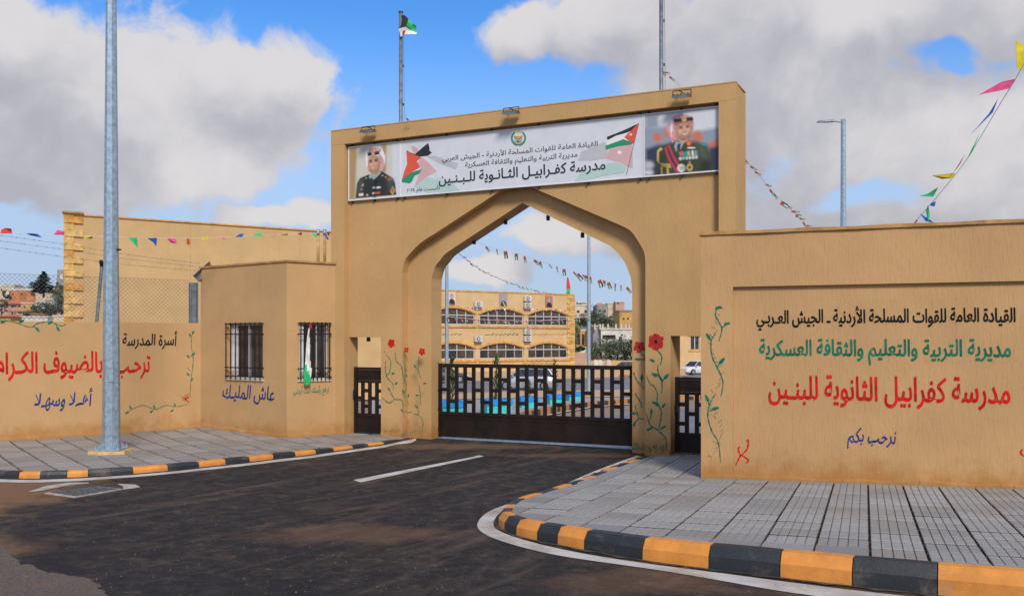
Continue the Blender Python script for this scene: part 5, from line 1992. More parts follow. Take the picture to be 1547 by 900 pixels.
# ------------------------------------------------------------------ lamp posts
def lamp_post(base, h, r0, r1, label, arm=(-1, 0), plinth=False, hook=None, segs=8):
    r = empty('street_lamp', base, 0, label, 'lamp post', 'galvanised street lamps')
    mb = MB()
    n = segs
    ring = lambda z, q: [Vector((q * math.cos(2 * math.pi * (k + .5) / n - math.pi / 2 + 0.12), q * math.sin(2 * math.pi * (k + .5) / n - math.pi / 2 + .12), z)) for k in range(n)]
    mb.hexa(ring(.03, r0), ring(h, r1), M['galv'])
    mb.build('shaft', r)
    a = Vector((arm[0], arm[1], 0)).normalized()
    mb = MB()
    mb.tube([Vector((0, 0, h - .02)), Vector((0, 0, h + .06))], r1 * 1.1, M['galv'], 8)
    mb.tube([Vector((0, 0, h - .05)), a * .35 + Vector((0, 0, h - .0))], .03, M['galv'], 6)
    mb.build('arm', r)
    mb = MB()
    c = a * .65 + Vector((0, 0, h + .0))
    R = Matrix(((a.x, -a.y, 0), (a.y, a.x, 0), (0, 0, 1)))
    mb.hexa([c + R @ Vector(p) for p in ((-.32, -.10, -.03), (.32, -.07, -.05), (.32, .07, -.05), (-.32, .10, -.03))], [c + R @ Vector(p) for p in ((-.30, -.06, .05), (.28, -.04, .0), (.28, .04, .0), (-.30, .06, .05))], M['steel'])
    mb.build('lamp_head', r)
    mb = MB()
    mb.box(c + Vector((0, 0, -.052)) + a * .05, .4, .12, .012, M['lamp_glass'], math.atan2(a.y, a.x))
    mb.build('lens', r)
    if plinth:
        mb = MB()
        mb.box((0, 0, .018), r0 * 2.9, r0 * 2.9, .022, M['galv'])
        mb.build('base_plate', r)
        for k in range(4):
            t = math.pi / 4 + k * math.pi / 2 + .1
            d = Vector((math.cos(t), math.sin(t), 0))
            e = Vector((-d.y, d.x, 0)) * .006
            mb = MB()
            mb.hexa([d * r0 * .9 - e + Vector((0, 0, .03)), d * r0 * 1.75 - e + Vector((0, 0, .03)), d * r0 * .93 - e + Vector((0, 0, .19))], [d * r0 * .9 + e + Vector((0, 0, .03)), d * r0 * 1.75 + e + Vector((0, 0, .03)), d * r0 * .93 + e + Vector((0, 0, .19))], M['galv'])
            mb.build('gusset', r)
            t2 = k * math.pi / 2 + math.pi / 4
            mb = MB(); mb.tube([Vector((math.cos(t2) * r0 * 1.75, math.sin(t2) * r0 * 1.75, .028)), Vector((math.cos(t2) * r0 * 1.75, math.sin(t2) * r0 * 1.75, .085))], .014, M['galv'], 6); mb.build('bolt', r)
        mb = MB()
        w_ = .245
        mb.hexa([Vector((w_ * a_ * 1.05, w_ * b_ * 1.05, -.08)) for a_, b_ in ((-1.2, -.9), (.1, -1.25), (1.2, -.7), (1.15, .9), (-1.15, .9))], [Vector((w_ * a_, w_ * b_, .004)) for a_, b_ in ((-1.2, -.9), (.1, -1.25), (1.2, -.7), (1.15, .9), (-1.15, .9))], M['plinth'])
        mb.build('plinth', r)
        mb = MB()
        mb.tube([Vector((r0 * .6, -.02, hook)), Vector((r0 * 1.25, -.04, hook))], .03, M['black'], 6, r2=.012)
        mb.build('clamp', r)
        mb = MB()
        mb.box((.045, -r0 * .92, 1.32), .10, .012, .30, M['galv'], .12)
        mb.build('access_door', r)
    return r


lb = G(168, 684, zpl)
lb.z += .05
lamp_post(lb, 9.5, .150, .07, 'large galvanised lamp post standing on the left pavement in the foreground', (0, -1), True, 3.42)
p = P3(1274, 183, 34)
lamp_post(Vector((p.x, p.y, zr(34))), p.z - zr(34), .13, .085, 'slim grey street lamp with its head showing behind the right wall', (-1, 0))
for x, lbl in ((675, 'slim grey lamp post seen just inside the left edge of the arch'), (889.5, 'slim grey lamp post seen through the right half of the arch')):
    y = 60.0
    lamp_post(Vector(((x - CX) / F * y, y, zr(y))), 10.9, .14, .10, lbl, (-1, 0))


# ------------------------------------------------------------------ bunting
def bunting(name, ctrl, flags, label, kind, r=.004, group=None, cordm=None):
    """ctrl: (px, py, Y); flags: list of (px, [(dx, dy)...], material)"""
    root = empty(name, P3(*ctrl[0]), 0, label, 'bunting', group)
    pts = [P3(x, y, Y) for x, y, Y in spline(ctrl, 8)]
    mb = MB(); mb.tube(pts, r, cordm or M['cloth_w'], 4)
    gb(mb, 'cord', root)
    sp = spline(ctrl, 8)

    def on(px):
        for a, b in zip(sp, sp[1:]):
            if min(a[0], b[0]) <= px <= max(a[0], b[0]) and a[0] != b[0]:
                t = (px - a[0]) / (b[0] - a[0])
                return a[1] + (b[1] - a[1]) * t, a[2] + (b[2] - a[2]) * t
        e = sp[0] if abs(px - sp[0][0]) < abs(px - sp[-1][0]) else sp[-1]
        return e[1], e[2]

    for f in flags:
        if kind == 'plain':
            px, shp, m = f
            y0, Y = on(px)
            mb = MB()
            q = [P3(px + a, y0 + b, Y - .02 + .035 * math.sin(k * 2.3 + px)) for k, (a, b) in enumerate(shp)]
            mb.add(q, [tuple(range(len(q)))], m)
            bk = [v + Vector((0, .004, 0)) for v in q]
            mb.add(bk, [tuple(reversed(range(len(q))))], m)
            gb(mb, 'pennant', root, fix=False)
        else:
            px, sz, ang, sq = f
            y0, Y = on(px)
            h = sz * Y / F
            u = Vector((math.cos(ang), 0.25, -math.sin(ang))).normalized() * h
            v = Vector((-math.sin(ang) * sq, .1, -math.cos(ang) * sq)).normalized() * h * .55 * max(.35, abs(sq))
            o = P3(px, y0, Y)
            mb = MB()
            for k, m in enumerate((M['cloth_k'], M['cloth_w'], M['cloth_g'])):
                a, b = k / 3, (k + 1) / 3
                mb.quad(o + v * a, o + v * b, o + v * b + u, o + v * a + u * 1.02, m)
            mb.add([o + Vector((0, -.006, 0)), o + v + Vector((0, -.006, 0)), o + v * .5 + u * .55 + Vector((0, -.006, 0))], [(0, 1, 2)], M['cloth_r'])
            mb.add([o + Vector((0, .006, 0)), o + v + Vector((0, .006, 0)), o + v * .5 + u * .55 + Vector((0, .006, 0))], [(0, 1, 2)], M['cloth_r'])
            gb(mb, 'pennant', root, fix=False)
    return root


R_, G_, B2, Y_, P_ = M['cloth_r'], M['cloth_lg'], M['cloth_b'], M['cloth_y'], M['cloth_p']
bunting('bunting', [(-80, 352, 17.2), (0, 352.3, 17.5), (90, 354.5, 18), (165, 357.8, 18.3), (250, 360, 18.7), (330, 359, 19), (420, 355, 19.2), (498, 351, 19.35)], [
    (0, [(0, 0), (18, 0), (17, -7), (7, -8), (2, -5)], R_), (40, [(0, -1), (8, -.5), (16, 0), (20, 3), (23, 6), (14, 4), (4, 2)], B2), (58, [(0, 0), (5, 5), (2, 4)], G_), (81, [(0, 0), (6, -7), (16, -5), (16, 1)], P_),
    (122, [(0, 0), (18, 1), (17, 5), (8, 4)], Y_), (172, [(0, 0), (4, 0), (7, 8), (4, 8)], R_), (193, [(0, 0), (14, 0), (15, 16), (8, 8)], G_), (222, [(0, 0), (15, 0), (14, 13), (10, 7)], B2),
    (252, [(0, 0), (13, 0), (15, 8), (7, 7)], P_), (282, [(0, 0), (4, 0), (4, 11), (0, 8)], R_), (285, [(0, 3), (2, 2), (4, 10), (1, 9)], Y_), (303, [(0, 1), (9, -1), (9, -5), (12, -3), (12, 3), (2, 4)], Y_),
    (328, [(0, 0), (10, 0), (15, 4), (11, 3), (7, 1)], P_), (355, [(0, 0), (8, -5), (14, -5), (10, 0)], B2), (382, [(0, 0), (6, -5), (14, -6), (11, 0)], G_), (409, [(0, 1), (10, -2), (4, 1)], P_),
    (424, [(0, 0), (11, -2), (10, 1)], Y_), (449, [(0, 0), (7, -3), (7, 2)], P_), (469, [(0, 0), (6, 0), (12, 7), (6, 5)], G_), (489, [(0, 0), (3, 0), (8, 10), (5, 11)], B2), (493, [(0, 0), (5, -1), (4, 6)], R_)],
    'string of coloured pennants stretched from the left past the lamp post to the gateway', 'plain', .004)
bunting('bunting', [(1600, -20, 11), (1547, 96, 12), (1508, 162, 12.6), (1461, 240, 13.2), (1420, 292, 13.6), (1380, 338, 14)], [
    (1540, [(-5, -48), (8, -40), (14, -30), (10, 0), (-4, -8)], Y_), (1533, [(0, -2), (-20, 2), (-55, 22), (-25, 16), (-6, 12)], P_), (1508, [(0, -13), (-14, 10), (-42, 42), (-30, 30), (-8, 8)], B2), (1480, [(0, -8), (-8, 8), (-20, 33), (-10, 18)], G_),
    (1459, [(0, -12), (-8, 4), (-20, 20), (-12, 10)], R_), (1443, [(0, -3), (-35, 1), (-20, 6), (-4, 5)], Y_), (1418, [(0, -12), (-16, -2), (-30, 2), (-8, 3)], G_), (1408, [(0, 0), (6, -2), (4, 6), (-4, 4)], B2),
    (1398, [(-8, 5), (4, 12), (14, 20), (0, 16)], B2), (1402, [(0, -4), (3, 12), (0, 22), (-3, 6)], G_), (1384, [(0, -2), (-2, 5), (3, 0)], R_)],
    'string of large coloured pennants dropping behind the long right wall', 'plain', .006)
fl = []
for k, x in enumerate((1126, 1134, 1141, 1157, 1164, 1170, 1181, 1188, 1196, 1202, 1208, 1214, 1219, 1223)):
    fl.append((x, random.uniform(9, 14), random.choice((.3, .5, .1, .9)), random.choice((.5, .8, .4))))
bunting('bunting', [(1000, 106, 17.6), (1014, 117, 17.9), (1064, 172, 19), (1123, 237, 21), (1170, 292, 24), (1232, 352, 27)], [(1002, 9, .9, .6), (1005, 8, 0, .5), (1012, 10, .6, .5)] + fl,
        'string of small flags running down from the right flagpole', 'nat', .004, 'strings of small national flags')
fl = []
for x in (735, 751, 766, 782, 794, 808, 817, 830, 842, 854, 867, 874, 881, 888, 893, 908, 915, 921, 931, 939, 948):
    fl.append((x, random.uniform(8, 13), random.uniform(.7, 1.7), random.choice((.6, .9, .5, .35))))
bunting('bunting', [(612, 172, 17.9), (660, 300, 20), (720, 364, 23), (782, 383, 26), (850, 405, 30), (915, 424, 34), (960, 436, 37)], [(614, 9, .7, .5)] + fl,
        'string of small flags sagging across the upper arch opening', 'nat', .004, 'strings of small national flags')
fl = [(x, random.uniform(4.5, 6.5), random.uniform(0, .9), random.choice((.4, .3, .6))) for x in range(699, 838, 6)]
bunting('bunting', [(690, 380, 22), (715, 400, 35), (745, 417, 50), (780, 430, 62), (812, 439, 75), (840, 445, 86)], fl,
        'thin string of tiny flags slanting down to the school roof', 'nat', .012, 'strings of small national flags')
fl = [(x, random.uniform(5, 8), random.uniform(0, 1.8), random.choice((.5, .8))) for x in range(678, 888, 9)]
bunting('bunting', [(675, 478, 59.7), (720, 482, 59.7), (780, 484, 59.7), (840, 483, 59.7), (889, 478, 59.7)], fl,
        'string of small flags hung between the two lamp posts before the school', 'nat', .012, 'strings of small national flags')
fl = []
for k, x in enumerate(range(684, 866, 7)):
    fl.append((x, [(0, 0), (3.2, 0), (1.6, 3.8)], (R_, G_, Y_, P_, B2, M['cloth_w'])[k % 6]))
bunting('bunting', [(670, 457, 87), (722, 466, 88), (780, 466, 90), (840, 467, 93), (866, 470, 94)], fl, 'string of tiny coloured pennants across the school front', 'plain', .012)


# ------------------------------------------------------------------ school
SP = Plane(-.56, 92, 2127, 1400)
school = empty('school_building', SP.w(0, -1.0, 0), 0, 'two storey sand and orange school block with arched windows, seen through the arch', 'building')
sS0, sS1 = -22.0, SP.s_at(867.5)
SZ0, SZT = -1.0, SP.at(765, 442.5)[1]
wins = []
for row, (ysill, yspr, ytop) in enumerate(((491, 476, 467.5), (541.5, 527, 519))):
    zs_ = SP.at(758, ysill)[1]; zp_ = SP.at(758, yspr)[1]; zt_ = SP.at(758, ytop)[1]
    for (x0, x1) in ((650.5, 717.5), (725, 791), (798, 857.5)):
        wins.append((SP.s_at(x0), SP.s_at(x1), zs_, zp_, zt_, row))
    w0 = wins[-3][0]
    wins.append((w0 - 5.6, w0 - .6, zs_, zp_, zt_, row))
mb = MB()
# wall face in horizontal bands: windows leave arched openings
zs_list = sorted({w[2] for w in wins})


def arch_pts(a, b, zp_, zt_, n=10):
    out = []
    for k in range(n + 1):
        t = k / n
        out.append((a + (b - a) * t, zp_ + (zt_ - zp_) * (1 - (2 * t - 1) ** 2)))
    return out


bands = []
zprev = SZ0
for row in (1, 0):
    rw_ = sorted([w for w in wins if w[5] == row])
    zs_, zt_ = rw_[0][2], rw_[0][4]
    mb.quad(SP.w(sS0, zprev), SP.w(sS1, zprev), SP.w(sS1, zs_), SP.w(sS0, zs_), M['school'])
    ztb = zt_ + .12
    cur = sS0
    for a, b, zs2, zp2, zt2, _ in rw_:
        mb.quad(SP.w(cur, zs_), SP.w(a, zs_), SP.w(a, ztb), SP.w(cur, ztb), M['school'])
        ap = arch_pts(a, b, zp2, zt2)
        for (p, q) in zip(ap, ap[1:]):
            mb.quad(SP.w(*p), SP.w(*q), SP.w(q[0], ztb), SP.w(p[0], ztb), M['school'])
            mb.quad(SP.w(*p), SP.w(*q), SP.w(*q, .28), SP.w(*p, .28), M['school'])
        for p, q in (((a, zs2), (a, zp2)), ((b, zs2), (b, zp2)), ((a, zs2), (b, zs2))):
            mb.quad(SP.w(*p), SP.w(*q), SP.w(*q, .28), SP.w(*p, .28), M['school'])
        cur = b
    mb.quad(SP.w(cur, zs_), SP.w(sS1, zs_), SP.w(sS1, ztb), SP.w(cur, ztb), M['school'])
    zprev = ztb
mb.quad(SP.w(sS0, zprev), SP.w(sS1, zprev), SP.w(sS1, SZT), SP.w(sS0, SZT), M['school'])
e1, e0 = SP.w(sS1, 0), SP.w(sS0, 0)
b1 = Vector((e1.x * 1.12, e1.y * 1.12 + 2, 0)); b0 = Vector((e0.x - 4, e0.y + 10, 0))
for p, q in ((e1, b1), (b1, b0), (b0, e0)):
    mb.quad((p.x, p.y, SZ0), (q.x, q.y, SZ0), (q.x, q.y, SZT), (p.x, p.y, SZT), M['school'])
mb.add([(p.x, p.y, SZT - .25) for p in (e0, e1, b1, b0)], [(0, 1, 2, 3)], M['concrete'])
gb(mb, 'wall', school, fix=False)
mb = MB(); SP.rect(mb, sS0, sS1 + .05, SZT + .002, SZT + .14, -.06, .25, M['trim']); gb(mb, 'roof_edge', school)
for a, b, zs2, zp2, zt2, row in wins:
    if b < SP.s_at(655):
        continue
    fr = MB()
    fw = .085
    SP.rect(fr, a, b, zs2, zs2 + fw, .10, .18, M['white'])
    SP.rect(fr, a, b, zp2 - .12, zp2 - .03, .099, .178, M['white'])
    n = 5
    ap = lambda s: zp2 + (zt2 - zp2) * (1 - (2 * (s - a) / (b - a) - 1) ** 2)
    for k in range(n + 1):
        s = a + (b - a) * k / n
        s0 = min(max(s - fw / 2, a), b - fw)
        SP.rect(fr, s0, s0 + fw, zs2 + fw, ap(s0 + fw / 2) - .01, .102, .175, M['white'])
    w = gb(fr, 'window', school)
    for k in range(n):
        s0, s1_ = a + (b - a) * k / n, a + (b - a) * (k + 1) / n
        q = MB(); SP.rect(q, s0 + .03, s1_ - .03, zs2 + .04, zp2 - .06, .14, .15, M['glass_brown'] if (k * 7 + row * 3 + int(a)) % 3 else M['glass_dark'])
        q.v = [tuple(Vector(v) - school.location) for v in q.v]; q.build('pane', w)
        q = MB(); SP.prism(q, [(s0 + .03, zp2 - .05), (s1_ - .03, zp2 - .05), (s1_ - .03, ap(s1_ - .03)), ((s0 + s1_) / 2, ap((s0 + s1_) / 2)), (s0 + .03, ap(s0 + .03))], .14, .15, M['glass_brown'])
        q.v = [tuple(Vector(v) - school.location) for v in q.v]; q.build('pane', w)
    # grille lines
    gr_ = MB()
    for k in range(1, 25):
        s = a + (b - a) * k / 25
        SP.rect(gr_, s - .005, s + .005, zs2, ap(s) - .02, .06, .07, M['darksteel'])
    for k in range(1, 9):
        z = zs2 + (zp2 - zs2) * k / 9
        SP.rect(gr_, a, b, z - .005, z + .005, .055, .065, M['darksteel'])
    o = gb(gr_, 'window_grille', school)
    tr_ = MB()
    app = arch_pts(a - .1, b + .1, zp2 + .05, zt2 + .06)
    app2 = arch_pts(a - .22, b + .22, zp2 + .12, zt2 + .32)
    for (p, q, r2, r3) in zip(app, app[1:], app2, app2[1:]):
        SP.prism(tr_, [p, q, r3, r2], -.10, -.002, M['trim'])
    SP.rect(tr_, a - .2, b + .2, zs2 - .26, zs2 - .04, -.12, -.002, M['trim'])
    gb(tr_, 'window_trim', school)
# quoins at the right corner
n = 26
for k in range(n):
    z0 = SZ0 + .1 + (SZT - SZ0 - .15) * k / n
    z1 = SZ0 + .1 + (SZT - SZ0 - .15) * (k + 1) / n - .02
    w_ = .95 if k % 2 else .6
    mb = MB(); SP.rect(mb, sS1 - w_, sS1 + .06, z0, z1, -.07, -.002, M['quoin1'] if k % 3 else M['quoin2'])
    gb(mb, 'quoin', school)


def scribble(x0, x1, y, hgt, wid, m, label, sd):
    """writing too far off to read: a line of small brush marks"""
    rr = random.Random(sd)
    mb = MB()
    x = x0
    while x < x1:
        w = rr.uniform(3, 7)
        yy = y + rr.uniform(-.3, .3)
        stroke(mb, SP, [(x, yy), (x + w * .3, yy + rr.uniform(.1, .5) * hgt), (x + w * .7, yy - rr.uniform(-.1, .3) * hgt), (min(x + w, x1), yy)], wid, -.01, m, False)
        for q in range(rr.randint(0, 2)):
            xx = x + w * rr.random()
            stroke(mb, SP, [(xx, yy - hgt * rr.uniform(.3, .6)), (xx + .3, yy)], wid * .8, -.011, m, False)
        x += w + rr.uniform(.2, 1.6)
    o = gb(mb, 'painted_lettering', school, fix=False)
    o['label'] = label
    o['kind'] = 'stuff'


scribble(664, 698, 504.8, 3.5, .055, M['p_blue'], 'faint blue writing between the storeys', 1)
scribble(733, 782, 505, 4, .085, M['p_green'], 'green writing between the storeys', 2)
scribble(805, 856, 505, 3.5, .055, M['p_red'], 'faint red writing between the storeys', 3)
scribble(788, 836, 548.6, 3.5, .045, M['p_black'], 'thin black writing low on the wall', 4)


def ac(px, py, label):
    s, z = SP.at(px, py, -.2)
    r = empty('air_conditioner', SP.w(s, z, -.2), 0, label, 'air conditioner', 'outdoor air conditioner units on the school')
    mb = MB(); SP.rect(mb, s - .40, s + .40, z - .27, z + .27, -.42, -.10, M['hwhite']); gb(mb, 'casing', r)
    mb = MB()
    SP.prism(mb, [(s - .06 + .21 * math.cos(t * math.pi / 8), z + .21 * math.sin(t * math.pi / 8)) for t in range(16)], -.445, -.422, M['steel'])
    SP.prism(mb, [(s - .06 + .10 * math.cos(t * math.pi / 8), z + .10 * math.sin(t * math.pi / 8)) for t in range(16)], -.46, -.447, M['hwhite'])
    gb(mb, 'fan_grille', r)
    mb = MB()
    for k in (-.3, .3):
        SP.rect(mb, s + k - .02, s + k + .02, z - .33, z - .275, -.4, -.0, M['darksteel'])
    gb(mb, 'bracket', r)


ac(722, 459.5, 'single white air conditioner between the first two upper windows')
ac(722, 511.8, 'single white air conditioner between the first two lower windows')
ac(796.5, 450.8, 'topmost air conditioner of the upper pair on the school')
ac(796.5, 461, 'lower air conditioner of the upper pair on the school')
ac(796.5, 500.8, 'upper air conditioner of the lower pair on the school')
ac(796.5, 511.2, 'bottom air conditioner of the lower pair on the school')


def poster(x0, y0, x1, y1, bgk, label, kk):
    s0, z0 = SP.at(x0, y1); s1, z1 = SP.at(x1, y0)
    r = empty('portrait_poster', SP.w(s0, z0, -.03), 0, label, 'poster', 'portrait posters on the school front')
    mb = MB(); SP.rect(mb, s0, s1, z0, z1, -.04, -.003, I[bgk]); gb(mb, 'sheet', r)
    w_, h_ = s1 - s0, z1 - z0
    mb = MB()
    f = lambda pts, ink, o: SP.flat(mb, [(s0 + u * w_, z0 + v * h_) for u, v in pts], -.041 - o * .003, I[ink])
    if kk == 2:
        f([(.15, .1), (.85, .1), (.85, .9), (.15, .9)], 'teal', 0)
    f([(.15, .02), (.2, .35), (.4, .48), (.65, .48), (.88, .32), (.92, .02)], 'uni' if kk != 1 else 'khaki', 1)
    f(ell(.5, .62, .17, .13, 12), 'skin', 2)
    f([(.3, .6), (.3, .8), (.5, .88), (.7, .8), (.72, .6), (.64, .68), (.5, .74), (.36, .68)], 'scarf', 3)
    if kk == 1:
        f([(.35, .45), (.5, .42), (.85, .05), (.65, .04)], 'gold', 4)
    gb(mb, 'print', r, fix=False)


poster(676, 441, 688, 461, 'cream', 'leftmost of three portrait posters along the school roof edge, pale ground', 0)
poster(754, 444, 766, 464, 'blur', 'middle portrait poster on the school front, dark ground with gold', 1)
poster(823.5, 447, 834.5, 466, 'red', 'right portrait poster on the school front with red border', 2)
# roof flag
c = SP.w(*SP.at(857.5, 446, .3), .3)
r = empty('roof_flag', c, 0, 'red and green flag furled on its pole at the corner of the school roof', 'flag')
mb = MB(); mb.tube([c - Vector((0, 0, .2)), c + Vector((0, 0, 1.9))], .03, M['steel'], 6); gb(mb, 'pole', r)
mb = MB()
zs4 = [1.85, 1.2, .65, .25, .05]
for k, m_ in enumerate((M['cloth_r'], M['cloth_r'], M['cloth_lg'], M['cloth_k'])):
    wa, wb = (.08, .22, .30, .26, .12)[k], (.08, .22, .30, .26, .12)[k + 1]
    mb.hexa([c + Vector((-.05 - wb * .3, -.06, zs4[k + 1])), c + Vector((wb, -.06, zs4[k + 1])), c + Vector((wb, -.10, zs4[k + 1])), c + Vector((-.05 - wb * .3, -.10, zs4[k + 1]))],
            [c + Vector((-.05 - wa * .3, -.06, zs4[k])), c + Vector((wa, -.06, zs4[k])), c + Vector((wa, -.10, zs4[k])), c + Vector((-.05 - wa * .3, -.10, zs4[k]))], m_)
gb(mb, 'cloth', r)

# ------------------------------------------------------------------ side building on the left
BP = Plane(-20.25, 42.0, .843, .537)
big_b = empty('side_building', BP.w(9, -1.2, 0), 0, 'plain windowless sand coloured building with stone corner, behind the left fence', 'building')
bs0, bs1 = BP.s_at(98), 17.5
bzt = 7.72
mb = MB()
f0, f1 = BP.w(bs0, 0), BP.w(bs1, 0)
g0 = Vector((f0.x - 4.2, f0.y + 10.5, 0)); g1 = Vector((f1.x - 2, f1.y + 10, 0))
g0 = Vector((f0.x * 1.18, f0.y * 1.22, 0))
mb.hexa([(p.x, p.y, -1.6) for p in (f0, f1, g1, g0)], [(p.x, p.y, bzt) for p in (f0, f1, g1, g0)], M['big'])
gb(mb, 'wall', big_b)
mb = MB(); BP.rect(mb, bs0 - .03, bs1, bzt + .002, bzt + .07, -.07, .3, M['trim'])
BP.rect(mb, bs0 - .08, bs0 + .78, bzt + .075, bzt + .16, -.16, .3, M['coping']); gb(mb, 'coping', big_b)
per = .305
k = 0
z = -1.5
while z < bzt - .05:
    h = per if z + per < bzt else bzt - z
    w_ = .74 if k % 2 else .36
    mb = MB(); BP.rect(mb, bs0 - .05, bs0 + w_, z + .012, z + h - .004, -.085 if k % 2 else -.05, -.002, (M['quoin1'], M['quoin1'], M['quoin2'], M['quoin1'], M['quoin1'])[(k * 3) % 5])
    gb(mb, 'quoin', big_b)
    z += per
    k += 1
mb = MB()
for s in (5.5, 11.0):
    BP.rect(mb, s, s + .012, -1.2, bzt - .02, -.004, -.001, M['coping'])
gb(mb, 'joint', big_b)

mb = MB()
ba, bz1 = P3(86.3, 407.5, 50), P3(86.3, 426.5, 50)
bb = P3(101, 407.5, 50)
mb.hexa([(ba.x, 50, bz1.z), (bb.x, 50, bz1.z), (bb.x, 53, bz1.z), (ba.x, 53, bz1.z)], [(ba.x, 50, ba.z), (bb.x, 50, ba.z), (bb.x, 53, ba.z), (ba.x, 53, ba.z)], M['hgrey'])
gb(mb, 'concrete_bay', big_b)['label'] = 'grey overhanging concrete bay with a white window'
mb = MB()
ca, cb = P3(91.3, 415, 50), P3(95.2, 421.5, 50)
mb.hexa([(ca.x, 49.96, cb.z), (cb.x, 49.96, cb.z), (cb.x, 49.997, cb.z), (ca.x, 49.997, cb.z)], [(ca.x, 49.96, ca.z), (cb.x, 49.96, ca.z), (cb.x, 49.997, ca.z), (ca.x, 49.997, ca.z)], M['white'])
gb(mb, 'bay_window', big_b)

# ------------------------------------------------------------------ school yard
YK = [k for k, _ in ROAD]


def ysheet(name, px_pts, dz, m):
    w4 = [G(x, y) for x, y in px_pts]
    o = sheet(name, [(p.x, p.y) for p in w4], zr, dz, m, YK)
    o['kind'] = 'structure'
    return o


sheet('yard_road', [(gl.x, gl.y), (gr.x, gr.y), (14, 20), (40, 40), (75, 110), (-20, 110), (-30, 84), (-30, 64), (20, 64), (8, 37), (2.2, 27), (-6, 21)], zr, -.012, M['yardroad'], YK)['kind'] = 'structure'
ysheet('yard_paving', [(560, 650), (700, 640), (800, 630), (835, 622), (880, 614), (955, 607.5), (1010, 604), (1090, 601), (1090, 596), (560, 596)], .02, M['yardpave'])
ysheet('tan_strip', [(540, 605), (680, 604), (800, 602), (960, 600), (1090, 599), (1090, 589), (960, 589), (800, 591), (680, 595), (540, 596)], .05, M['sand'])
# kerb of striped stones round the paving and a second along the school
def yard_kerb(px_pts, h, L, name, dz0=0.0):
    w4 = [G(x, y) for x, y in px_pts]
    pa = Path(spline([(p.x, p.y) for p in w4], 4))
    root = bpy.data.objects.new(name, None)
    root['kind'] = 'structure'
    col.objects.link(root)
    n = int(pa.l[-1] / L)
    for k in range(n):
        a, b = pa.at(k * L + .01), pa.at((k + 1) * L - .01)
        t = (b - a).normalized()
        nn = Vector((-t.y, t.x)) * .16
        mb = MB()
        lo = [(a.x, a.y, zr(a.y) - .1), (b.x, b.y, zr(b.y) - .1), (b.x + nn.x, b.y + nn.y, zr(b.y) - .1), (a.x + nn.x, a.y + nn.y, zr(a.y) - .1)]
        mb.hexa(lo, [(x, y, z + .1 + h) for x, y, z in lo], M['kerb_k'] if k % 2 else M['kerb_y'])
        mb.build('kerb_stone', root)


yard_kerb([(790, 634), (818, 626), (850, 620), (885, 614), (920, 610.5), (955, 608), (1000, 605), (1070, 602)], .17, .62, 'kerb.002')
yard_kerb([(600, 560), (680, 561.5), (760, 563), (850, 566), (960, 570), (1080, 574)], .22, 1.6, 'kerb.003')
ysheet('yard_edge_line', [(796, 636), (824, 628), (856, 622), (890, 616), (925, 612.5), (960, 610), (1005, 607), (1005, 605.8), (960, 608.6), (925, 611), (890, 614.6), (856, 620.4), (824, 626.4), (794, 634.6)], .006, M['line'])
# terrace in front of the school
tp = [SP.w(-24, 0, 3), SP.w(sS1 + 20, 0, 3), SP.w(sS1 + 20, 0, -3.2), SP.w(-24, 0, -3.2)]
mb = MB()
mb.hexa([(p.x, p.y, -1.9) for p in tp], [(p.x, p.y, -.99) for p in tp], M['sand'])
tag(mb.build('terrace'), kind='structure')


def foliage(mb, c, rx, ry, rz_, n, size, m, seed=0, gap=.35):
    rnd = random.Random(seed)
    cl = []
    for _ in range(max(5, n // 28)):
        while True:
            q = Vector((rnd.uniform(-1, 1), rnd.uniform(-1, 1), rnd.uniform(-1, 1)))
            if .25 < q.length < .95:
                break
        cl.append((q, rnd.uniform(.22, .42)))
    for _ in range(n):
        q, s = rnd.choice(cl)
        d = Vector((rnd.gauss(0, 1), rnd.gauss(0, 1), rnd.gauss(0, 1))).normalized() * s * rnd.random() ** .4
        v = q + d
        p = Vector(c) + Vector((v.x * rx, v.y * ry, v.z * rz_))
        u = Vector((rnd.gauss(0, 1), rnd.gauss(0, 1), rnd.gauss(0, 1))).normalized() * size * rnd.uniform(.5, 1.2)
        w = u.cross(Vector((rnd.gauss(0, 1), rnd.gauss(0, 1), rnd.gauss(0, 1)))).normalized() * size * .5
        mb.add([p - u * .5, p + w * .5, p + u * .6, p - w * .5], [(0, 1, 2, 3)], m)


def bushy_tree(base, h, r, label, m, n=700, size=.4, group=None, cat='tree', name='olive_tree', seed=1):
    t = empty(name, base, 0, label, cat, group)
    mb = MB()
    rnd = random.Random(seed)
    mb.tube([Vector((0, 0, -.2)), Vector((.03 * h, 0, h * .3)), Vector((.0, .02 * h, h * .55))], h * .035, M['bark'], 6, r2=h * .02)
    for k in range(4):
        a = k * 1.6 + rnd.random()
        mb.tube([Vector((0, 0, h * .25)), Vector((math.cos(a) * r * .5, math.sin(a) * r * .5, h * .62))], h * .018, M['bark'], 5, r2=h * .008)
    mb.build('trunk', t)
    mb = MB()
    foliage(mb, (0, 0, h * .6), r, r, h * .42, n, size, m, seed)
    mb.build('crown', t, fix=False)
    return t


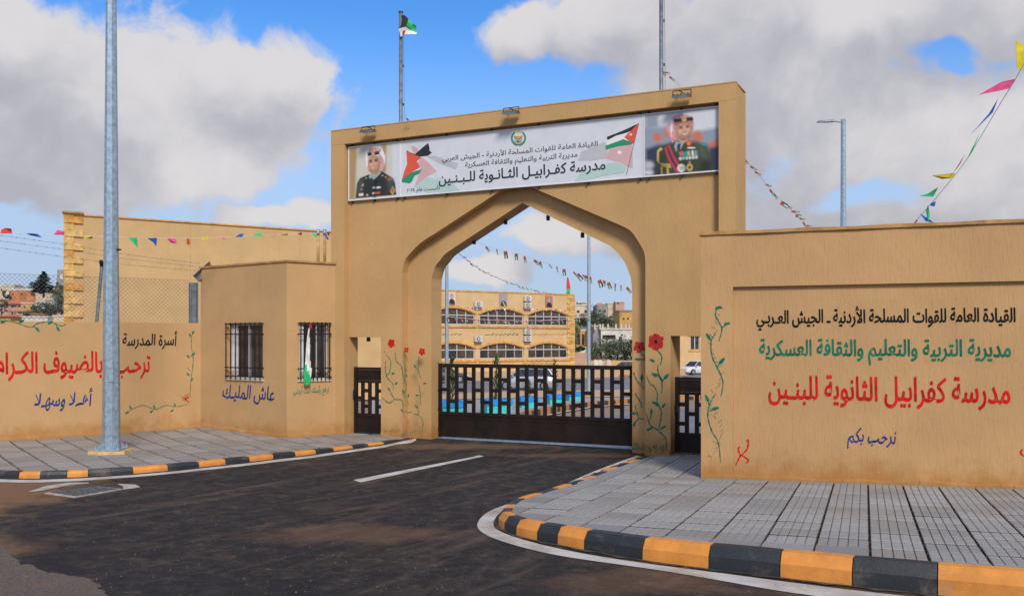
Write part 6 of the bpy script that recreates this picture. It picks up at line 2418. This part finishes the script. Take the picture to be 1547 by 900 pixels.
def planter(px, py, w, h, plant, label):
    p = G(px, py)
    p.z += .02
    r = empty('planter', p, .26, label, 'planter', 'blue and turquoise planters in the yard')
    mb = MB(); mb.box((0, 0, h * .3), w, w, h * .6, M['aqua']); mb.build('box', r)
    mb = MB()
    for sx_, sy_, ax, ay in ((0, -1, w + .08, .12), (0, 1, w + .08, .12), (-1, 0, .12, w - .16), (1, 0, .12, w - .16)):
        mb.box((sx_ * (w / 2 - .02), sy_ * (w / 2 - .02), h * .8), ax, ay, h * .4 - .004, M['azure'])
    mb.build('rim', r)
    mb = MB(); mb.box((0, 0, h * .62), w - .2, w - .2, .04, M['dirt']); mb.build('soil', r)
    t = empty('young_cypress', p + Vector((0, 0, h * .64)), 0, 'small shrub growing in ' + label.replace('painted planter', 'planter').replace(' second from the left behind the gate', ' second from the left').replace(', half hidden at the left end of the gate', ' at the left').replace(' fourth from the left behind the gate', ' fourth from the left').replace(' farthest right behind the gate', ' farthest right').replace(' of the row behind the gate', ' of the row'), 'shrub', 'young shrubs in the yard planters')
    mb = MB(); mb.tube([Vector((0, 0, 0)), Vector((.02, 0, plant * .8))], .025, M['bark'], 5, r2=.01); mb.build('stem', t)
    mb = MB()
    rnd = random.Random(int(px))
    for k in range(90):
        z = rnd.random() ** .8 * plant
        rr = .15 * (1 - (z / plant - .35) ** 2) * rnd.random() ** .5
        a = rnd.uniform(0, 6.28)
        c = Vector((math.cos(a) * rr, math.sin(a) * rr, z + .08))
        u = Vector((math.cos(a) * .07, math.sin(a) * .07, .11)) * rnd.uniform(.5, 1.3)
        v = Vector((-math.sin(a) * .03, math.cos(a) * .03, 0))
        mb.add([c - u, c + v, c + u, c - v], [(0, 1, 2, 3)], M['shrub'])
    mb.build('leaves', t, fix=False)


for q in ((683, 628, .66, .42, 1.3, 'the nearest painted planter, half hidden at the left end of the gate'), (750, 624, .78, .44, 1.45, 'the painted planter second from the left behind the gate'),
          (797, 616, .64, .42, .7, 'the middle painted planter of the row behind the gate'), (838.5, 611, .66, .42, 1.6, 'the painted planter fourth from the left behind the gate'), (867, 605.5, .74, .44, 1.1, 'the painted planter farthest right behind the gate')):
    planter(*q[:5], q[5])


# ------------------------------------------------------------------ cars
def car(loc, rz, body, label, L=4.5, Wd=1.8, H=1.5, suv=False):
    r = empty('parked_car', loc, rz, label, 'car', 'cars parked in the yard')
    hl, hw = L / 2, Wd / 2
    # stations along x: (x, half width, sill z, shoulder z)
    st = [(-hl, hw * .78, .38, .72), (-hl + .08, hw * .9, .28, .90), (-hl + .5, hw, .24, .98 if not suv else 1.05), (-.6, hw, .22, .96 if not suv else 1.05), (.5, hw, .22, .94 if not suv else 1.02), (hl - 1.0, hw * .99, .24, .90 if not suv else 1.0), (hl - .35, hw * .93, .26, .78 if not suv else .9), (hl - .05, hw * .82, .30, .62), (hl, hw * .72, .36, .55)]
    mb = MB()
    rings = []
    for x, w, z0, z1 in st:
        m_ = (z0 + z1) / 2
        rings.append([Vector((x, -w * .92, z0)), Vector((x, w * .92, z0)), Vector((x, w, m_ - .05)), Vector((x, w * .985, m_ + .1)), Vector((x, w * .9, z1 - .02)), Vector((x, w * .7, z1 + .015)), Vector((x, -w * .7, z1 + .015)), Vector((x, -w * .9, z1 - .02)), Vector((x, -w * .985, m_ + .1)), Vector((x, -w, m_ - .05))])
    n = 10
    vs = [q for R in rings for q in R]
    fs = [tuple(reversed(range(n))), tuple(range((len(st) - 1) * n, len(st) * n))]
    for i in range(len(st) - 1):
        for k in range(n):
            fs.append((i * n + k, i * n + (k + 1) % n, (i + 1) * n + (k + 1) % n, (i + 1) * n + k))
    mb.add(vs, fs, body)
    mb.build('body', r, smooth=False)
    zb = (1.05 if suv else .95)
    xr0, xr1 = (-hl + .12, -hl + .55) if suv else (-hl + .55, -hl + 1.15)
    xf0, xf1 = hl - 1.15, hl - 1.85
    g = MB()
    lo = [Vector((xr0, -hw * .9, zb)), Vector((xf0, -hw * .88, zb - .03)), Vector((xf0, hw * .88, zb - .03)), Vector((xr0, hw * .9, zb))]
    hi = [Vector((xr1, -hw * .70, H - .05)), Vector((xf1, -hw * .70, H - .05)), Vector((xf1, hw * .70, H - .05)), Vector((xr1, hw * .70, H - .05))]
    g.hexa(lo, hi, M['glass_dark'])
    g.build('windows', r)
    g = MB()
    g.hexa([p + Vector((0, 0, .001)) for p in hi], [Vector((p.x * .94 + .0, p.y * .9, H)) for p in hi], body)
    for s in (-1, 1):
        for (xa, xb) in ((xf0, xf1), (xr0, xr1), (-.1, -.1)):
            a = Vector((xa, s * hw * .895, zb - .02)); b = Vector((xb, s * hw * .71, H - .04))
            g.tube([a, b], .035, body, 4)
    g.build('roof', r)
    for x in (-hl + .85, hl - .85):
        for s in (-1, 1):
            t = MB(); t.tube([Vector((x, s * (hw - .20), .33)), Vector((x, s * (hw + .005), .33))], .335, M['tyre'], 18)
            tt = t.build('tyre', r)
            t = MB()
            t.tube([Vector((x, s * (hw - .02), .33)), Vector((x, s * (hw + .02), .33))], .20, M['galv'], 14)
            for k in range(5):
                a = k * 1.2566
                t.box((x + math.cos(a) * .1, s * (hw + .022), .33 + math.sin(a) * .1), .05, .012, .05, M['darksteel'])
            t.build('rim', tt)
    for s in (-1, 1):
        t = MB(); t.box((hl - .10, s * hw * .66, .66), .16, .28, .12, M['lamp_glass'], s * -.25); t.build('headlight', r)
        t = MB(); t.box((-hl + .04, s * hw * .70, .80), .10, .22, .14, M['cloth_r'], s * .2); t.build('tail_light', r)
        t = MB(); t.box((xf0 - .25, s * (hw + .07), zb + .04), .12, .16, .11, body); t.build('mirror', r)
        t = MB()
        for x in (-.95, .12, 1.05):
            t.box((x, s * (hw * .995), .62), .012, .012, .62, M['darksteel'])
        t.build('door_seams', r)
    t = MB(); t.box((hl - .02, 0, .50), .06, 1.0, .16, M['darksteel']); t.build('radiator_grille', r)
    return r


car(G(795, 588), math.radians(172), M['car_silver'], 'silver estate car parked in the yard behind the middle of the gate', 4.6, 1.8, 1.62, True)
car(G(670, 578), math.radians(15), M['darksteel'], 'dark car half hidden at the left end of the gate', 4.3, 1.75, 1.45)
car(G(945, 566), math.radians(168), M['car_blue'], 'blue grey saloon seen above the right end of the gate', 4.5, 1.8, 1.45)
car(G(1052, 565.5), math.radians(215), M['car_white'], 'white car seen through the small right opening', 4.5, 1.8, 1.5)
for k, (x, lbl) in enumerate(((899.5, 'left one of the white barrels with dark bases near the blue grey car'), (906.5, 'middle white barrel with dark base near the blue grey car'), (919, 'right one of the white barrels, nearest the blue grey car'))):
    p = G(x, 562)
    r = empty('barrel', p, 0, lbl, 'barrel', 'white barrels in the yard')
    t = MB(); t.tube([Vector((0, 0, 0)), Vector((0, 0, .78))], .28, M['darksteel'], 12); t.build('base', r)
    t = MB(); t.tube([Vector((0, 0, .78)), Vector((0, 0, 1.2)), Vector((0, 0, 1.45))], .38, M['hwhite'], 12, r2=.26); t.build('drum', r)
    t = MB(); t.tube([Vector((0, 0, 1.45)), Vector((0, 0, 1.62))], .12, M['cloth_r'], 8); t.build('lid', r)


# ------------------------------------------------------------------ houses on the hillsides
def house(px0, px1, yt, yb, Y, m, label, wins_px=(), depth=9, roof=None, yaw=0.0, rm=None, name='house', cat='house', extra=None, thin_parapet=True):
    pl_ = Plane((px0 - CX) / F * Y, Y, 1, math.tan(yaw))
    s0, z1 = pl_.at(px0, yt)
    s1 = pl_.s_at(px1)
    z0 = min(pl_.at(px0, yb)[1], gz((px0 - CX) / F * Y, Y)) - 1.5
    r = empty(name, pl_.w((s0 + s1) / 2, z0, 0), 0, label, cat, 'houses on the hillside')
    hs_ = []
    for (a, b, c, d) in wins_px:
        sa, za = pl_.at(a, d)
        sb, zb = pl_.at(c, b)
        sa, sb = max(sa, s0 + .1), min(sb, s1 - .1)
        hs_.append((sa, sb, za, min(zb, z1 - .1)))
    mb = MB()
    wall_holes(mb, pl_, s0, s1, z0, z1, hs_, .25, m)
    for (a, b) in (((s1, 0), (s1, depth)), ((s1, depth), (s0, depth)), ((s0, depth), (s0, 0))):
        mb.quad(pl_.w(a[0], z0, a[1]), pl_.w(b[0], z0, b[1]), pl_.w(b[0], z1, b[1]), pl_.w(a[0], z1, a[1]), m)
    gb(mb, 'wall', r, fix=False)
    mb = MB()
    if roof == 'dome':
        c = pl_.w((s0 + s1) / 2, z1, depth / 2)
        rr = (s1 - s0) * .42
        for i in range(6):
            for j in range(14):
                q = lambda i, j: c + Vector((rr * math.cos(i * math.pi / 12) * math.cos(j * math.pi / 7), rr * math.cos(i * math.pi / 12) * math.sin(j * math.pi / 7), rr * .6 * math.sin(i * math.pi / 12)))
                mb.quad(q(i, j), q(i, j + 1), q(i + 1, j + 1), q(i + 1, j), rm)
    elif roof == 'hip':
        e = .5
        h = (s1 - s0) * .16
        b4 = [pl_.w(s0 - e, z1, -e), pl_.w(s1 + e, z1, -e), pl_.w(s1 + e, z1, depth + e), pl_.w(s0 - e, z1, depth + e)]
        k1, k2 = (s1 - s0) * .3, (s1 - s0) * .7
        t2 = [pl_.w(s0 + k1, z1 + h, depth / 2), pl_.w(s0 + k2, z1 + h, depth / 2)]
        mb.add(b4 + t2, [(0, 1, 5, 4), (1, 2, 5), (2, 3, 4, 5), (3, 0, 4)], rm)
    else:
        pl_.rect(mb, s0 - .12, s1 + .12, z1 + .002, z1 + .25, -.15, depth + .1, rm or M['hwhite'])
    gb(mb, 'roof', r, fix=(roof != 'dome'))
    for (a, b, c, d) in hs_:
        mb = MB(); pl_.rect(mb, a, b, c, d, .20, .25, M['glass_dark']); gb(mb, 'window', r)
    return r, pl_


Wn = lambda *a: [tuple(q) for q in a]
# seen through the arch, right of the school
house(864, 893, 461.5, 500, 235, M['hcream'], 'cream flat roofed house on the hilltop left of the orange dome', Wn((871.5, 469, 875.5, 472.5), (883, 469, 887, 472.5), (873, 458, 878, 460)), 12)
house(873, 886, 457, 463, 238, M['hgrey'], 'small rooftop room on the cream hilltop house', Wn((875, 458.5, 878, 461)), 5)
house(902, 917.5, 460, 485, 228, M['hgrey'], 'grey concrete house under an orange dome on the hilltop', Wn((905, 468, 907.5, 471.5), (911.5, 468, 915, 472)), 11, 'dome', rm=M['rooftile'])
house(918, 944, 459, 490, 240, M['hcream'], 'pale yellow house on the hilltop right of the orange dome', Wn((933.5, 465, 935.5, 467.5), (939, 465, 942, 467.5)), 12)
house(930, 943, 456.5, 460, 238, M['hpink'], 'low pink rooftop room on the pale yellow house', Wn((932, 457.5, 935, 459.3)), 5)
house(936, 975, 470, 491, 190, M['horange'], 'orange block with a grey roof edge near the arch right side', Wn((941, 480, 943.5, 483), (947.5, 480, 950, 483)), 10, rm=M['hgrey'])
house(867, 888, 500, 526, 165, M['horange'], 'orange house with deep dark porch beside the school corner', Wn((872, 504.5, 876.5, 521), (879, 504.5, 882.5, 521)), 9, rm=M['hwhite'])
house(888, 896, 498, 524, 163, M['hcream'], 'narrow cream wing joined to the orange porch house', Wn((890, 509, 891.5, 512)), 9)
r, pw = house(896, 908, 493.5, 523, 158, M['hgrey'], 'blank grey gable wall of the unfinished white house', (), 12)
r, pw = house(908, 960, 498, 521, 157, M['hwhite'], 'unfinished white house with bare columns and a balcony on the hillside', Wn((910, 506, 930, 516.5), (935, 508.5, 940, 515), (938, 504.5, 940.5, 507)), 12)
mb = MB()
for x in (899, 907, 911, 919, 931, 939, 946, 951, 957):
    s, z = pw.at(x, 498)
    mb = MB()
    pw.rect(mb, s - .13, s + .13, z, z + 1.0, .3, .56, M['hcream'])
    gb(mb, 'column', r)
mb = MB()
s0, z = pw.at(908, 516.5); s1 = pw.s_at(932)
pw.rect(mb, s0, s1, z - .2, z + .45, -1.2, -1.05, M['hwhite'])
pw.rect(mb, s0, s1, z - .35, z - .2, -1.2, 0, M['hwhite'])
gb(mb, 'balcony', r)
# low garden walls and the boundary wall under the olives
for i, (x0, x1, y0, y1, Y, m_, lbl) in enumerate(((865, 892, 524, 530, 150, M['hwhite'], 'pale low garden wall below the orange house'), (863, 890, 533, 546, 135, M['hpink'], 'rough stone retaining wall at the school corner'), (884, 975, 544.5, 556, 128, M['plinth'], 'long tan boundary wall behind the parked cars'))):
    mb = MB()
    a, b = P3(x0, y0, Y), P3(x1, y1, Y)
    mb.hexa([(a.x, Y, b.z - 1.5), (b.x, Y, b.z - 1.5), (b.x, Y + .3, b.z - 1.5), (a.x, Y + .3, b.z - 1.5)], [(a.x, Y, a.z), (b.x, Y, a.z), (b.x, Y + .3, a.z), (a.x, Y + .3, a.z)], m_)
    o = mb.build('boundary_wall')
    tag(o, lbl, 'wall')
k = 0
for (x, y, Y, h, r_, lbl) in ((898, 552, 136, 3.6, 1.9, 'leftmost olive tree below the unfinished white house'), (908, 551, 138, 4.2, 2.3, 'olive tree second from the left below the white house'), (920, 550, 140, 4.6, 2.5, 'tallest olive tree below the white house balcony'),
                             (932, 550, 139, 4.2, 2.4, 'olive tree right of the balcony below the white house'), (944, 551, 137, 4.6, 2.5, 'olive tree above the blue grey car'), (956, 551, 137, 4.4, 2.5, 'olive tree at the right edge of the arch opening')):
    p = P3(x, y, Y)
    bushy_tree(Vector((p.x, p.y, p.z - .3)), h * .95, r_ * .72, lbl, M['olive'], 900, .30, 'olive trees below the white house', seed=k + 3)
    k += 1
for (x, y, Y, h, r_, lbl) in ((876, 499, 205, 4.6, 2.7, 'round tree left of the right lamp post on the hilltop slope'), (886, 500, 206, 5.4, 2.8, 'dense tree behind the right lamp post on the slope'), (897, 499, 204, 6.6, 2.8, 'tall dark tree before the grey domed house'), (908, 499, 203, 4.4, 2.6, 'low tree under the domed house windows'),
                             (918, 499, 203, 4.0, 2.7, 'low wide tree under the pale yellow house'), (930, 499, 202, 4.8, 2.8, 'bushy tree beside the orange block'), (873, 533, 148, 1.6, 1.3, 'small bush on the garden wall beside the school'), (869, 526, 152, 4.6, 1.0, 'dark narrow tree against the school corner')):
    p = P3(x, y, Y)
    bushy_tree(Vector((p.x, p.y, p.z)), h * .78, r_ * .80, lbl, M['olive'] if k % 2 else M['conifer'], 620, .36, 'trees on the slope behind the school', seed=k + 9, name='hillside_tree')
    k += 1
# seen through the small right opening
ob = Plane(*P3(990, 515, 125).xy, 1, .12)
s0, s1 = 0, ob.s_at(1130)
sa, za = ob.at(1043, 527.5); sb, zb = ob.at(1057, 508)
r = empty('annex_building', ob.w(s1 / 2, -1.7, 0), 0, 'plain sand coloured building with one window behind the small right opening', 'building')
mb = MB(); wall_holes(mb, ob, s0, s1, -1.9, 8.0, [(sa, sb, za, zb)], .3, M['school']); mb.quad(ob.w(s0, 8, 0), ob.w(s1, 8, 0), ob.w(s1, 8, 8), ob.w(s0, 8, 8), M['concrete']); mb.quad(ob.w(s0, -1.9, 0), ob.w(s0, 8, 0), ob.w(s0, 8, 8), ob.w(s0, -1.9, 8), M['school']); gb(mb, 'wall', r, fix=False)
mb = MB(); ob.rect(mb, sa, sb, za, zb, .22, .28, M['glass_dark'])
w_ = gb(mb, 'window', r)
mb = MB()
for s in (sa, (sa + sb) / 2 - .03, sb - .08):
    ob.rect(mb, s, s + .08, za, zb, .15, .21, M['white'])
mb.v = [tuple(Vector(v) - r.location) for v in mb.v]; mb.build('frame', w_)
mb = MB(); ob.rect(mb, sa - .3, sb + .3, za - .3, za - .02, -.08, -.002, M['trim']); ob.rect(mb, sa - .3, sb + .3, zb + .02, zb + .28, -.08, -.002, M['trim']); gb(mb, 'window_trim', r)

# town on the left hillside (photo pixels measured from a 10x crop)
T = lambda x, y: (x / 10.0, 400 + y / 10.0)
house(-12, 22, 432.5, 446, 290, M['hcream'], 'cream hilltop house at the left edge under the teal roofed dome', Wn((1, 436, 3, 440)), 12)
house(0.5, 8, 429.5, 433, 292, M['hcream'], 'little rooftop room with a teal roof at the upper left', (), 4, 'dome', rm=M['tealroof'])
house(9, 22, 430.5, 433, 291, M['hgrey'], 'low grey rooftop room beside the teal roof', Wn((11, 431, 14, 432.3)), 5)
house(13.5, 54, 439, 452.5, 262, M['hbrick'], 'brick red house with a pale window on the left hillside', Wn((18, 443.5, 21, 445.5), (31, 443, 34, 445), (46, 443, 53, 447)), 12)
house(22, 50, 436.5, 439.5, 268, M['hwhite'], 'pale low roof terrace behind the brick red house', Wn((26, 437.3, 34, 438.6)), 6)
house(54, 83, 444, 453, 255, M['hcream'], 'long cream house with small square windows below the conifer', Wn((64, 448, 66, 450), (70, 448, 72, 450), (75.5, 448, 77.3, 450), (78, 448, 79.8, 450)), 12)
house(75, 86, 432.5, 442, 275, M['hpink'], 'pink house half hidden right of the conifer', Wn((77, 435, 79, 437)), 8)
house(68, 82, 453, 459, 240, M['hgrey'], 'grey roofed shed below the long cream house', (), 8)
house(-8, 32, 459, 472, 225, M['hpink'], 'pink house with red roof and dark balcony at the left edge', Wn((1.5, 461, 6, 463.5), (16.5, 461.5, 25, 464), (27, 461.5, 31, 464)), 10, 'hip', rm=M['rooftile'])
house(32, 51, 458.5, 470, 222, M['horange'], 'small bright orange house on the left hillside', Wn((36, 463, 38.3, 465.5), (45.5, 463, 48.3, 465.5)), 10)
house(51, 66, 461, 469, 221, M['hwhite'], 'white house with two dark openings beside the orange house', Wn((53, 463, 57, 466), (58.5, 463, 64, 466.5)), 9)
house(67, 77, 462, 470, 220, M['hgrey'], 'grey house with one dark window right of the white house', Wn((70.5, 463.5, 75, 466.5)), 9)
house(76, 99, 463, 476, 218, M['hpink'], 'long stone coloured house next to the side building', Wn((84, 469, 86, 472),), 9)
house(10, 40, 470.5, 484, 205, M['hpink'], 'lower pink house with dark doorways just above the wall', Wn((17, 471.5, 20, 476), (21.5, 471.5, 23.5, 474), (27, 471.5, 36, 473.5), (25, 477.5, 32, 480)), 9, rm=M['rooftile'])
house(-6, 16, 478, 486, 190, M['horange'], 'low orange tiled roof at the lower left above the wall', (), 8, 'hip', rm=M['rooftile'])
house(40, 58, 474.5, 484, 195, M['hwhite'], 'low house with red roof among trees just above the wall', Wn((43, 477.5, 47, 480)), 8, 'hip', rm=M['rooftile'])
house(33, 72, 479.3, 487, 170, M['hwhite'], 'long low white wall house just above the painted wall', Wn((38, 478, 43, 479)) if False else (), 5)
house(80, 100, 478, 486, 172, M['hcream'], 'low cream house at the foot of the side building', (), 5)
k = 0
for (x, y, Y, h, r_, lbl) in ((7.5, 453, 258, 4.2, 1.3, 'dark narrow tree left of the brick red house'), (2, 478, 200, 6.0, 2.8, 'dark tree at the left edge above the wall'), (54, 477, 200, 3.6, 2.6, 'dark tree beside the low red roof'), (63, 479, 198, 5.0, 3.0, 'dense dark tree below the white house'),
                             (73, 480, 198, 5.4, 3.3, 'wide dark tree below the grey house'), (82, 480, 197, 4.2, 2.6, 'dark tree below the stone coloured house'), (92, 482, 180, 5.2, 2.6, 'dark tree at the foot of the stone corner'), (88, 461, 235, 6.6, 3.0, 'olive green tree right of the cream house'), (93, 462, 236, 4.8, 2.4, 'low green tree against the side building'),
                             (85.5, 449, 245, 3.6, 1.5, 'small pale tree above the olive green tree'), (90, 447, 250, 5.4, 2.4, 'greyish bare looking tree beside the side building'), (39, 481, 190, 2.0, 1.5, 'little dark bush in front of the pink house'), (48, 437, 275, 3.8, 3.0, 'low dark tree left of the big conifer'), (14, 455, 256, 3.0, 1.2, 'little dark tree before the brick red house'), (86.5, 432, 268, 3.8, 1.3, 'small dark tree under the overhanging box')):
    p = P3(x, y, Y)
    bushy_tree(Vector((p.x, p.y, p.z)), h * .62, r_ * .5, lbl, M['conifer'] if k not in (7, 9, 10) else M['olive'], 420, .38, 'trees among the left hillside houses', seed=k + 31, name='hillside_tree')
    k += 1
# the big conifer: tiers of drooping branches
p = P3(66, 443.5, 246)
con = empty('conifer_tree', p, 0, 'big dark green conifer towering over the left hillside houses', 'tree')
mb = MB(); mb.tube([Vector((0, 0, -1)), Vector((0, 0, 5.6))], .3, M['bark'], 7, r2=.05); mb.build('trunk', con)
mb = MB()
rnd = random.Random(5)
Hc = 5.9
for tier in range(15):
    t = tier / 14
    zc = .3 + t * (Hc - .5)
    rad = 3.6 * (1 - t) ** .85 + .2
    nb = int(20 - 9 * t)
    for b in range(nb):
        a = rnd.uniform(0, 6.28)
        rr = rad * rnd.uniform(.65, 1.08)
        for q in range(26):
            u = ((q + rnd.random()) / 26) ** .8
            c = Vector((math.cos(a) * rr * u, math.sin(a) * rr * u, zc + .25 * u - .35 * u * u + rnd.uniform(-.1, .1)))
            l = Vector((math.cos(a + rnd.uniform(-.7, .7)), math.sin(a + rnd.uniform(-.7, .7)), rnd.uniform(-.3, .35))) * .42
            w = Vector((-math.sin(a), math.cos(a), rnd.uniform(-.4, .4))) * .2
            mb.add([c - l, c + w, c + l, c - w], [(0, 1, 2, 3)], M['conifer'])
mb.build('crown', con, fix=False)
